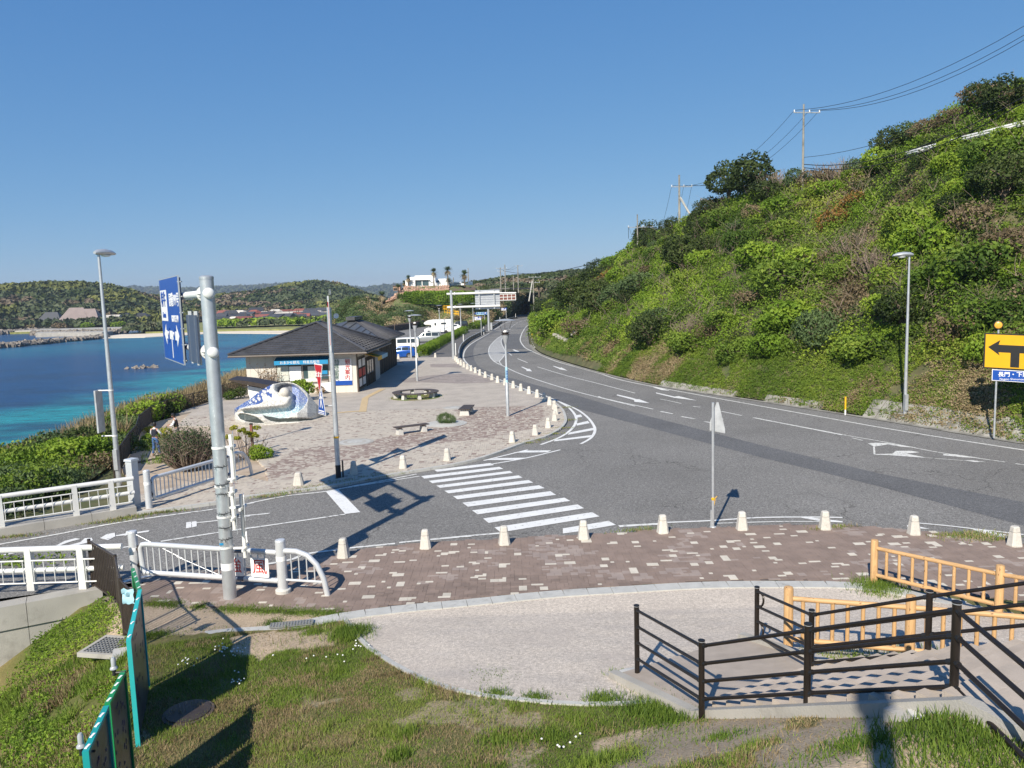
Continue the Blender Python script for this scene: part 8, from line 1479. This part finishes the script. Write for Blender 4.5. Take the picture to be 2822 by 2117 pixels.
for i in range(3):
    wire(f'power line from the tallest crest pole to the upper right, {("upper", "middle", "lower")[i]} of three', catenary(e1[i], er[i], 1.6)); wire(f'power line sagging between the two crest poles, {("upper", "middle", "lower")[i]} of three', catenary(e2[i], e1[i], 2.2)); wire(f'power line dropping from the stayed pole to the small far pole, {("upper", "middle", "lower")[i]} of three', catenary(e3[i], e2[i], 6)); wire(f'short power line falling behind the hill from the small far pole, {("left", "middle", "right")[i]} one', catenary(PY('W', 1357+i*6, 515, u3.y+14), e3[i], .5), .03)
for i, (ya, yb, s) in enumerate(((330, 165, 1.2), (345, 178, 2.0), (352, 188, 2.2))): wire(f'low cable crossing the upper hill toward the right edge, {("top", "middle", "bottom")[i]} one', catenary(PY('W', 1735, ya+10, u1.y), PY('W', 2330, yb-45, 50), s), .035 if i else .02)
fpz = [('C', 1045, 330, 118, 230, ((.96, 1.6), (.84, 1.2))), ('C', 1085, 330, 92, 235, ()), ('C', 1197, 325, 98, 250, ((.97, 1.2),)), ('C', 1155, 300, 190, 255, ()), ('C', 1332, 468, 195, 205, ((.97, 1.6), (.8, 1.4))), ('C', 762, 245, 125, 262, ()), ('C', 632, 268, 205, 255, ())]
lbs = ['far power pole with crossarms behind the gantry sign', 'bare far pole beside the crossarm pole', 'slim far pole right of the other two on the skyline', 'short far pole with a pale box', 'far power pole on the left verge near the road bend', 'slender mast right of the third palm', 'short mast beside the middle palm']
fe = []
for (f, x, y0, y1, yd, ar_), lb in zip(fpz, lbs): bs = PY(f, x, y0, yd); _, e_ = upole(lb, bs, PY(f, x, y1, yd).z, r=.2, arms=ar_); fe.append(e_)
t = thing('stay_pole', 'leaning stay pole left of the far verge pole', 'pole', PY('C', 1288, 412, 205)); b = MB(); q = PY('C', 1318, 235, 205)-PY('C', 1288, 412, 205); b.tube([(0, 0, 0), q], .15, 8); b.build('pole', 'concrete_pale', t)
wire('long cable from the far skyline poles to the flank of the green hill', catenary(PY('C', 1060, 145, 232), PY('C', 1950, 50, 125), 1.5), .05)
for i in range(2): wire('thin far wires between the skyline poles behind the gantry', catenary(fe[0][i], fe[2][i], 1.0), .03)
# ================================================================ WHITE HOUSE AND PALMS
wh = thing('white_house', 'white flat roofed modern house with a glass front on the headland', 'house')
def hb(x0, y0, x1, y1, yd, dep, mt, nm, parent=None): a, c = PY('K', x0, y1, yd), PY('K', x1, y0, yd); b = MB(); b.box(((a.x+c.x)/2, yd+dep/2, (a.z+c.z)/2), (c.x-a.x, dep, c.z-a.z)); return b.build(nm, mt, parent or wh)
hb(532, 368, 876, 570, 250, 8, 'white_wall', 'main_block'); hb(362, 455, 530, 572, 249, 8, 'white_wall', 'left_wing'); hb(440, 402, 530, 455, 254, 6, 'white_wall', 'upper_left_block'); hb(876, 430, 1090, 500, 254, 6, 'white_wall', 'rear_block'); hb(790, 495, 1118, 566, 248.5, 5, 'white_wall', 'terrace_wall'); hb(1118, 485, 1330, 550, 252, 5, 'white_wall', 'right_block'); hb(1330, 510, 1470, 545, 251, 4, 'white_wall', 'low_wall'); hb(1455, 478, 1522, 545, 253, 4, 'white_wall', 'end_block')
for i in range(5): w = hb(540+i*46, 460, 580+i*46, 552, 249.9, .1, 'window_glass', 'window')
hb(648, 455, 656, 556, 249.8, .15, 'white_wall', 'mullion'); hb(530, 446, 785, 456, 249.2, 1, 'white_wall', 'canopy'); hb(905, 462, 955, 495, 253.9, .1, 'window_glass', 'window'); hb(1205, 510, 1320, 530, 251.9, .1, 'window_glass', 'window'); hb(795, 485, 850, 494, 249.8, .3, 'wall_dark', 'painted_shadow_gap')  # last box: dark bar standing for the shade above the terrace wall
for i in range(3): hb(900+i*70, 500, 905+i*70, 560, 248.4, .1, 'concrete_pale', 'panel_joint')
sb = thing('stone_bank', 'pinkish rough stone bank under the white house', 'stone bank'); b = MB(); q0 = [PY('K', x, y, 247.5) for x, y in ((365, 572), (520, 575), (800, 570), (1115, 562))]; q1 = [PY('K', x, y, 236) for x, y in ((10, 845), (340, 720), (660, 700), (1120, 655))]; pts = q0+q1; b.add(pts+[p+Vector((0, 3, -2)) for p in pts], [(4, 5, 1, 0), (5, 6, 2, 1), (6, 7, 3, 2), (8, 9, 13, 12), (9, 10, 14, 13), (10, 11, 15, 14), (0, 4, 12, 8), (3, 11, 15, 7), (4, 12, 13, 5), (5, 13, 14, 6), (6, 14, 15, 7), (8, 0, 1, 9), (9, 1, 2, 10), (10, 2, 3, 11)]); b.build('bank_face', 'stone_pink', sb)
sp2 = MB(); g = random.Random(9)
for i in range(420):
    u, v = g.random(), g.random(); k = min(2, int(u*3)); f_ = u*3-k; a = q0[k].lerp(q0[k+1], f_); c = q1[k].lerp(q1[k+1], f_); p = a.lerp(c, v); s = g.uniform(.25, .6); sp2.box(p+Vector((0, -.05, .1)), (s*1.4, s, s*.7), M=Matrix.Rotation(g.uniform(0, 6), 3, (g.random()+.1, g.random(), g.random())), taper=.75)
tag(sp2.build('stones', 'stone_pink', sb), kind='stuff')
pf_ = thing('picket_fence', 'old brown palisade fence on the slope below the white house', 'fence'); 
for i in range(26): a = PY('K', 1195+i*15.4, lerp(655, 632, i/25), 243); h = .8+.25*math.sin(i*.9)+(i/25)*.3; b = MB(); b.box(a+Vector((0, 0, h/2)), (.22, .08, h)); b.build('pale', 'board_fence', pf_)
sheet('path', [(p.x, p.y) for p in [PY('C', 930, 300, 262), PY('C', 1120, 305, 262), PY('C', 1330, 330, 275), PY('C', 1330, 320, 285), PY('C', 1100, 292, 275)]], PY('C', 1100, 305, 262).z+.3, 'asphalt_walk', .4)
hq = [PY('K', 345, 800, 228), PY('K', 600, 770, 228), PY('K', 900, 770, 226), PY('K', 1180, 780, 224), PY('K', 1570, 790, 222)]
hedge('broad dark green clipped shrubbery below the white house', [q-Vector((0, 0, 1.6)) for q in hq], 5.5, 3.4, 9000, .55, 'leaf_bright')
for i, (x, y, s) in enumerate(((1420, 990, 2.2), (1330, 960, 1.6), (1760, 1000, 1.8))): q = PY('K', x, y, 205); t = tree_proto('bush', ('spiky dark bush behind the parked camper', 'small dark bush beside the orange railing', 'dark shrub behind the parking board')[i], 'bush', 'leaf_dark', 900, (2, 1.5, 1.4), .4, .1, .1, 90+i, lumps=9); t.location = q; t.scale = (s*.6,)*3
orr = thing('orange_railing', 'faded orange railing on the slope above the car park', 'railing')
for a, c in (((1020, 950), (1160, 945)), ((1130, 1030), (1290, 1045)), ((1045, 1010), (1290, 1055))):
    p, q = PY('K', *a, 216), PY('K', *c, 214)
    for dz in (0, .7): b = MB(); b.tube([p+Vector((0, 0, dz)), q+Vector((0, 0, dz))], .07, 5); b.build('rail', 'post_yellow', orr)
    for k in range(6): r_ = p.lerp(q, k/5); b = MB(); b.tube([r_+Vector((0, 0, -.4)), r_+Vector((0, 0, .8))], .06, 5); b.build('post', 'post_yellow', orr)
def palm(label, f, x, yb, yt, yd, R=1.7, dead=True, seed=0):
    base = PY(f, x, yb, yd); h = PY(f, x, yt, yd).z-base.z; t = thing('palm_tree', label, 'palm tree', base, group='tall palms around the white house'); g = random.Random(seed); hc = h-R*.75
    b = MB(); b.tube([(0, 0, -.5), (0, 0, hc)], .24, 8, r2=.15); b.build('trunk', 'bark', t); V = []; Fq = []; tn = []
    def frond(a, e, L, col, droop):
        n = 7; d = Vector((math.cos(a)*math.cos(e), math.sin(a)*math.cos(e), math.sin(e))); p = Vector((0, 0, hc)); s_ = Vector((-math.sin(a), math.cos(a), 0)); pr_ = []
        for i in range(n+1): k = i/n; pr_.append(p+d*L*k+Vector((0, 0, -droop*L*k*k)))
        for i in range(n):
            w = L*.16*math.sin(math.pi*min(.95, (i+.8)/n))+.03
            for sgn in (-1, 1):
                for q in range(2): a0 = pr_[i].lerp(pr_[i+1], q*.5); o = len(V); tip = a0+s_*sgn*w*1.8+(pr_[i+1]-pr_[i])*1.1+Vector((0, 0, -.12*w)); V.extend([a0[:], (a0+(pr_[i+1]-pr_[i])*.3)[:], tip[:], (tip-(pr_[i+1]-pr_[i])*.15)[:]]); Fq.append((o, o+1, o+2, o+3)); tn.append(col)
    for i in range(30): frond(g.uniform(0, 6.28), g.uniform(.0, 1.35), R*g.uniform(.8, 1.1), g.uniform(.1, .7), .25)
    npmesh('crown', V, Fq, 'leaf_olive', tint=tn, parent=t); V.clear(); Fq.clear(); tn.clear()
    if dead:
        for i in range(26): frond(g.uniform(0, 6.28), g.uniform(-1.3, -.2), R*g.uniform(.6, .9), g.uniform(.2, 1), .3)
        npmesh('dead_fronds', V, Fq, 'reed', tint=tn, parent=t)
palm('palm in front of the white house main block', 'K', 862, 585, 240, 246, 1.75, seed=1); palm('tallest palm, in the middle of the white house', 'K', 1105, 572, 200, 247, 2.0, seed=2); palm('palm at the right end of the white house', 'K', 1395, 540, 272, 249, 2.0, seed=3)
palm('short palm left of the white house wing', 'K', 415, 560, 360, 248, 1.4, seed=4); palm('low palm tucked behind the left wing', 'K', 345, 560, 455, 252, 1.2, seed=5); palm('palm at the brown hut on the left slope', 'K', 238, 660, 515, 240, 1.6, False, seed=6); palm('young palm on the pink slope', 'K', 262, 820, 680, 233, 2.0, False, seed=7); palm('palm at the far left of the headland slope', 'C', 12, 425, 315, 215, 1.8, seed=8); palm('broad young palm in front of the rear block', 'K', 1120, 560, 405, 250, 2.2, False, seed=9)
t = thing('hut', 'small brown wooden hut on the slope left of the white house', 'hut'); a, c = PY('K', 152, 640, 243), PY('K', 270, 560, 243); b = MB(); b.box(((a.x+c.x)/2, 244, (a.z+c.z)/2), (c.x-a.x, 2.5, c.z-a.z)); b.build('wall', 'stone_pink', t); b = MB(); b.box(((a.x+c.x)/2, 244, c.z+.1), (c.x-a.x+.4, 3, .2)); b.build('roof', 'frame_brown', t); b = MB(); b.box(((a.x+c.x)/2-.4, 242.7, (a.z*2+c.z)/3), ((c.x-a.x)*.5, .1, (c.z-a.z)*.4)); b.build('opening', 'wall_dark', t)
# ================================================================ VILLAGE ACROSS THE BAY
def house(i, p, w, d, h, roofm, rz, label, rh=1.8, hip=False):
    t = thing('village_house', label, 'house', p, rz); b = MB(); b.box((0, 0, h/2), (w, d, h)); b.build('wall', 'house_wall', t); b = MB(); e = .6
    x, y = w/2+e, d/2+e; rx = 0 if not hip else w*.28; b.add([(-x, -y, h), (x, -y, h), (x, y, h), (-x, y, h), (-x+rx, 0, h+rh), (x-rx, 0, h+rh)], [(0, 1, 5, 4), (1, 2, 5), (2, 3, 4, 5), (3, 0, 4), (3, 2, 1, 0)]); b.build('roof', roofm, t)
    for k in range(2): b = MB(); b.box((-w*.25+k*w*.5, -d/2-.02, h*.55), (w*.22, .06, h*.35)); b.build('window', 'window_glass', t)
    return t
g = random.Random(5); used_h = 0
for i in range(76):
    if i < 50: x = g.uniform(620, 1560); y = g.uniform(345, 408); p = PY('V', x, y, lerp(560, 462, (y-345)/63)); 
    else: x = g.uniform(1660, 2230); y = g.uniform(225, 320); p = PY('U', x, y, lerp(600, 520, (y-225)/95))
    p.z = SEA+1.0+max(0, (p.y-470)*.035); rm = g.choice(['roof_grey']*5+['roof_red']+['house_wall']); w = g.uniform(7, 13)
    lb = {'roof_grey': 'grey tiled house in the fishing village across the bay', 'roof_red': 'red roofed house in the fishing village across the bay', 'house_wall': 'pale roofed house in the fishing village across the bay'}[rm]
    t = house(i, p, w, g.uniform(6, 8), g.uniform(2.8, 5), rm, g.uniform(-.5, .5), lb, g.uniform(1.5, 2.4), g.random() < .4); t['group'] = lb.replace('house', 'houses', 1)
def uh(x, y, yd): return PY('U', x, y, yd)
for k, (x, y, w, h, rh, rm, lb) in enumerate(((1190, 330, 18, 4.5, 8.5, 'roof_thatch', 'temple hall with a huge steep pinkish brown hipped roof'), (800, 290, 15, 4, 6.5, 'roof_grey', 'dark tiled temple roof left of the large brown one'), (1390, 300, 13, 5, 7, 'roof_thatch', 'smaller steep roofed hall right of the large brown roof'), (1150, 350, 8, 4, 2, 'house_wall', 'white walled storehouse below the large brown roof'), (1340, 350, 8, 4, 2, 'house_wall', 'white gabled storehouse right of the large brown roof'), (970, 355, 9, 2.5, 2, 'roof_red', 'red roofed shed left of the temple storehouse'), (1460, 355, 9, 2.5, 2.2, 'roof_red', 'red roofed shed right of the temple storehouses'))):
    p = uh(x, y, 520); p.z = SEA+2; house(k, p, w, w*.7, h, rm, .1, lb, rh, hip=True)
gq = [uh(1250, 330, 505), uh(1800, 320, 500), uh(2120, 400, 440), uh(450, 350, 510), uh(900, 345, 500), uh(1320, 345, 498)]
for k, p in enumerate(gq): p.z = SEA+3; t = thing('tree', ('green tree in front of the temple storehouses', 'bright green grove by the village harbour', 'dark pine clump above the sand spit', 'pale reed clump by the left quay', 'brownish tree by the left harbour road', 'small bright tree by the red sheds')[k], 'tree', p); q = make_crown('crown', ('leaf_bright', 'leaf_bright', 'leaf_hill', 'reed', 'leaf_brown', 'leaf_bright')[k], 700, (6, 4, 3.2), 1.1, t, seed=200+k); b = MB(); b.tube([(0, 0, -3), (0, 0, 1)], .4, 6); b.build('trunk', 'bark', t)
C = np.array([PY('V', rng.uniform(560, 1900), rng.uniform(410, 455), rng.uniform(420, 445))[:] for _ in range(330)]); C[:, 2] = SEA+2.2; wood('shore_shrubs', C, (2.0, 3.8), ['far_leaf', 'leaf_bright'], lambda x, y: np.where(vn(x, y, 14, 3) > .45, 1, 0), squash=.65)
C = np.array([PY('U', rng.uniform(1950, 2600), rng.uniform(360, 430), rng.uniform(405, 430))[:] for _ in range(110)]); C[:, 2] = SEA+1.8; wood('shore_shrubs', C, (2.0, 3.6), ['far_leaf'], None, squash=.7)
C = np.array([PY('U', rng.uniform(-300, 2000), rng.uniform(240, 330), rng.uniform(505, 560))[:] for _ in range(520)]); C[:, 2] = SEA+2.5+(C[:, 1]-500)*.05; wood('shore_shrubs', C, (2.2, 4.6), ['far_leaf', 'far_brown', 'leaf_dark'], lambda x, y: np.where(vn(x, y, 25, 5) > .55, 1, np.where(vn(x, y, 25, 8) > .55, 2, 0)), squash=.8)
for i in range(22):
    p = PY('V', g.uniform(600, 1560), 390, g.uniform(470, 540)); p.z = SEA+1.5; t = thing('utility_pole', 'thin utility pole among the village roofs', 'utility pole', p, group='thin utility poles in the village across the bay'); b = MB(); b.tube([(0, 0, 0), (0, 0, 8)], .13, 5); b.build('pole', 'bark', t); b = MB(); b.box((0, 0, 7.4), (1.6, .1, .1)); b.build('crossarm', 'bark', t)
p = PY('V', 1612, 215, 700); t = thing('radio_mast', 'lattice radio mast on the wooded ridge beyond the village', 'mast', p); b = MB(); h = PY('V', 1612, 120, 700).z-p.z
for sx_ in (-1, 1): b.tube([(sx_*1.2, 0, -6), (sx_*.5, 0, h)], .25, 4)
b.build('legs', 'galvanised', t); b = MB()
for k in range(5): b.box((0, 0, h*(.2+.19*k)), (2.6-.3*k, .3, .3))
b.build('cross_members', 'galvanised', t)
# ================================================================ GRASS AND WEEDS IN FRONT
n = 760000; gx = rng.uniform(-13, 9.5, n); gy = rng.uniform(5.5, 17.3, n); keep = (np.abs(gx) < gy*.70+.6) & (gy > 6.2); gx, gy = gx[keep], gy[keep]
sm2 = sandmask(gx, gy); inn = inside(gpoly, gx, gy); stv = (gx-2.78)*LT.x+(gy-11.15)*LT.y; stu2 = (gx-2.78)*GR.x+(gy-11.15)*GR.y; onst = (stv > -.15) & (stv < 3.1) & (stu2 > -.3)
pave2 = inside([(p.x, p.y) for p in pave], gx, gy); dens = .72+1.7*(vn(gx, gy, .9, 41)-.42)+.5*(vn(gx, gy, .3, 17)-.5); ll = np.where(gy < 16.7, -8.2+.4*(16.7-gy), -8.2-.8*(gy-16.7))-.3; lft = gx < ll; dens = np.where(lft, dens+.35-1.1*(vn(gx, gy, 1.6, 19) > .6), dens); rgt_ = (gx > 1.2) & (stv < 0); dens = np.where(rgt_, dens*.55+.08, dens); dens *= (1-.93*sm2)
kerbd = ((gx > -8.9) & (gx < -2.9) & (np.abs(gy-np.interp(gx, [-8.9, -8.3, -7.1, -5.7, -4.3, -2.9], [16.1, 16.35, 16.85, 17.1, 17.8, 17.9])) < .22)); ok = (rng.random(len(gx)) < dens) & ~inn & ~onst & ~pave2 & ~kerbd & ~((gx > 2.9) & (stv > 2.5) & (rng.random(len(gx)) > .5)); gx, gy, lft = gx[ok], gy[ok], lft[ok]
gz_ = fore_z(gx, gy); hh = np.where(lft, rng.uniform(.05, .22, len(gx)), rng.uniform(.015, .05, len(gx))*(1+1.4*(vn(gx, gy, .6, 77) > .62)+.6*(gx < -3.5))); V, Fq = blades(np.c_[gx, gy, gz_-.01], hh, np.where(lft, .022, .011), .8)
dryp = vn(gx, gy, .7, 51)+.25*(vn(gx, gy, .2, 3)-.5); mi3 = np.where(dryp+rng.normal(size=len(gx))*.12 > .60, 1, 0); tag(npmesh('grass', V, Fq, ['grass_leaf', 'dry_grass'], tint=np.clip(rng.random(len(gx))*.6+.25, 0, 1), matidx=mi3), kind='stuff'); print('grass', len(gx))
# leafy weeds on the left slope and in tufts
n = 60000; wx = rng.uniform(-14, -4, n); wy = rng.uniform(6, 19.2, n); ll = np.where(wy < 16.7, -8.2+.4*(16.7-wy), -8.2-.8*(wy-16.7))-.35; ok = (wx < ll) & (np.abs(wx) < wy*.72) & (vn(wx, wy, 1.3, 61) > .40+.1*rng.random(n)); wx, wy = wx[ok], wy[ok]; C = np.c_[wx, wy, fore_z(wx, wy)+rng.uniform(.0, .22, len(wx))*(.4+vn(wx, wy, .6, 5))]; V, Fq = leaves(C, np.tile([0, -.2, 1.], (len(C), 1)), rng.uniform(.04, .10, len(C)), .04, .9); tag(npmesh('slope_weeds', V, Fq, 'leaf_bright', tint=rng.random(len(C))), kind='stuff')
def tufts(name, centers, mt='grass_leaf'):
    Cs = []; hs = []
    for (x, y, r, k, h) in centers: m_ = int(k); a = rng.normal(size=(m_, 2))*r*.5; Cs.append(np.c_[x+a[:, 0], y+a[:, 1], fore_z(x+a[:, 0], y+a[:, 1])-.01]); hs.append(rng.uniform(.4, 1, m_)*h*.7)
    Cs = np.concatenate(Cs); hs = np.concatenate(hs); V, Fq = blades(Cs, hs, .013, .75); tag(npmesh(name, V, Fq, mt, tint=rng.random(len(Cs))), kind='stuff')
cen = []
for q, r, k, h in ((PF('Y', 1540, 420), .45, 900, .38), (PF('Y', 1620, 380), .35, 500, .25), (PF('Y', 1300, 395), .2, 260, .15), (PF('Y', 1240, 400), .2, 200, .10), (PF('Y', 2010, 1180), .16, 350, .2), (PF('Y', 1920, 1340), .2, 420, .22), (PF('d', 1180, 560), .25, 350, .14), (PF('d', 1540, 570), .3, 600, .18), (PF('d', 960, 540), .25, 350, .14), (PF('d', 1850, 640), .7, 2200, .26), (PF('G', 850, 875), .3, 700, .2), (PF('G', 1900, 1000), .8, 2600, .22), (PF('G', 1350, 1000), .4, 500, .15), (PF('G', 700, 960), .3, 260, .14), (PF('d', 1230, 760), .4, 700, .2), (PF('d', 1000, 790), .45, 700, .2), (PF('d', 1560, 900), .5, 900, .24), (PF('G', 200, 640), .25, 120, .12), (PF('G', 330, 700), .35, 200, .12), (PF('G', 900, 580), .3, 120, .08), (PF('d', 940, 430), .5, 160, .05), (PF('G', 1480, 215), .55, 1700, .3), (PF('G', 1400, 590), .9, 1500, .16), (PF('G', 1700, 560), .8, 900, .15)): cen.append((q.x, q.y, r, k, h))
tufts('grass_tufts', cen)
en = [(P('Y', x, y, .1)) for x, y in ((60, 170), (150, 175), (230, 180), (620, 210), (700, 222), (800, 215), (900, 225), (1000, 225), (1120, 235), (1220, 240), (1330, 248), (1430, 245), (980, 320), (30, 430), (120, 425), (420, 195))]; tufts('grass_tufts', [(p.x, p.y, .28, 520, .09) for p in en])
ke = PX('F', [(430, 535), (500, 510), (640, 490), (760, 465), (880, 445), (1000, 425), (1150, 400), (1300, 370), (1440, 345)], .05)+PX('C', [(1240, 1650), (1330, 1625), (1480, 1570), (1560, 1520), (1610, 1450), (1580, 1340)], .05)+PX('D', [(930, 1075), (1050, 1045), (1130, 1025), (1360, 995), (1440, 985), (120, 1200)], .0)+PX('a', [(920, 215), (1130, 240), (1280, 255), (1450, 285), (1750, 320)], .1)+PX('M', [(480, 1105), (2120, 1085)], .1)
Cs = []; 
for p in ke: k = 260; a = rng.normal(size=(k, 2))*np.array([.45, .09]); Cs.append(np.c_[p.x+a[:, 0], p.y+a[:, 1]+a[:, 0]*.18, np.full(k, p.z)])
Cs = np.concatenate(Cs); V, Fq = blades(Cs, rng.uniform(.03, .12, len(Cs)), .022, .85); tag(npmesh('kerb_weeds', V, Fq, ['grass_leaf', 'dry_grass'], tint=rng.random(len(Cs)), matidx=(rng.random(len(Cs)) > .6).astype(int)), kind='stuff')
# clover flowers
fl = MB(); g = random.Random(12)
for f, cx, cy, sx_, sy_, n in (('Y', 620, 540, 120, 60, 26), ('Y', 700, 760, 60, 70, 10), ('Y', 1350, 580, 300, 60, 8), ('d', 200, 290, 40, 25, 8), ('d', 1350, 800, 200, 40, 7), ('Y', 330, 640, 60, 40, 10)):
    for i in range(n): q = PF(f, cx+g.gauss(0, sx_*.5), cy+g.gauss(0, sy_*.5)); fl.lathe(q+Vector((0, 0, .05)), [(.006, 0), (.017, .008), (.016, .02), (.006, .026)], 6)
tag(fl.build('clover_flowers', 'white_wall'), kind='stuff')

# ================================================================ AIR
m = bpy.data.materials.new('haze_air'); m.use_nodes = True; t = m.node_tree; t.nodes.remove(t.nodes['Principled BSDF']); v = t.nodes.new('ShaderNodeVolumePrincipled'); v.inputs['Color'].default_value = (.62, .74, .9, 1); v.inputs['Density'].default_value = .00016; v.inputs['Anisotropy'].default_value = .2
t.links.new(v.outputs[0], t.nodes['Material Output'].inputs['Volume']); MT['haze_air'] = m; b = MB(); b.box((-1250, 2250, 66), (5000, 5000, 150)); tag(b.build('haze', 'haze_air'), kind='stuff')
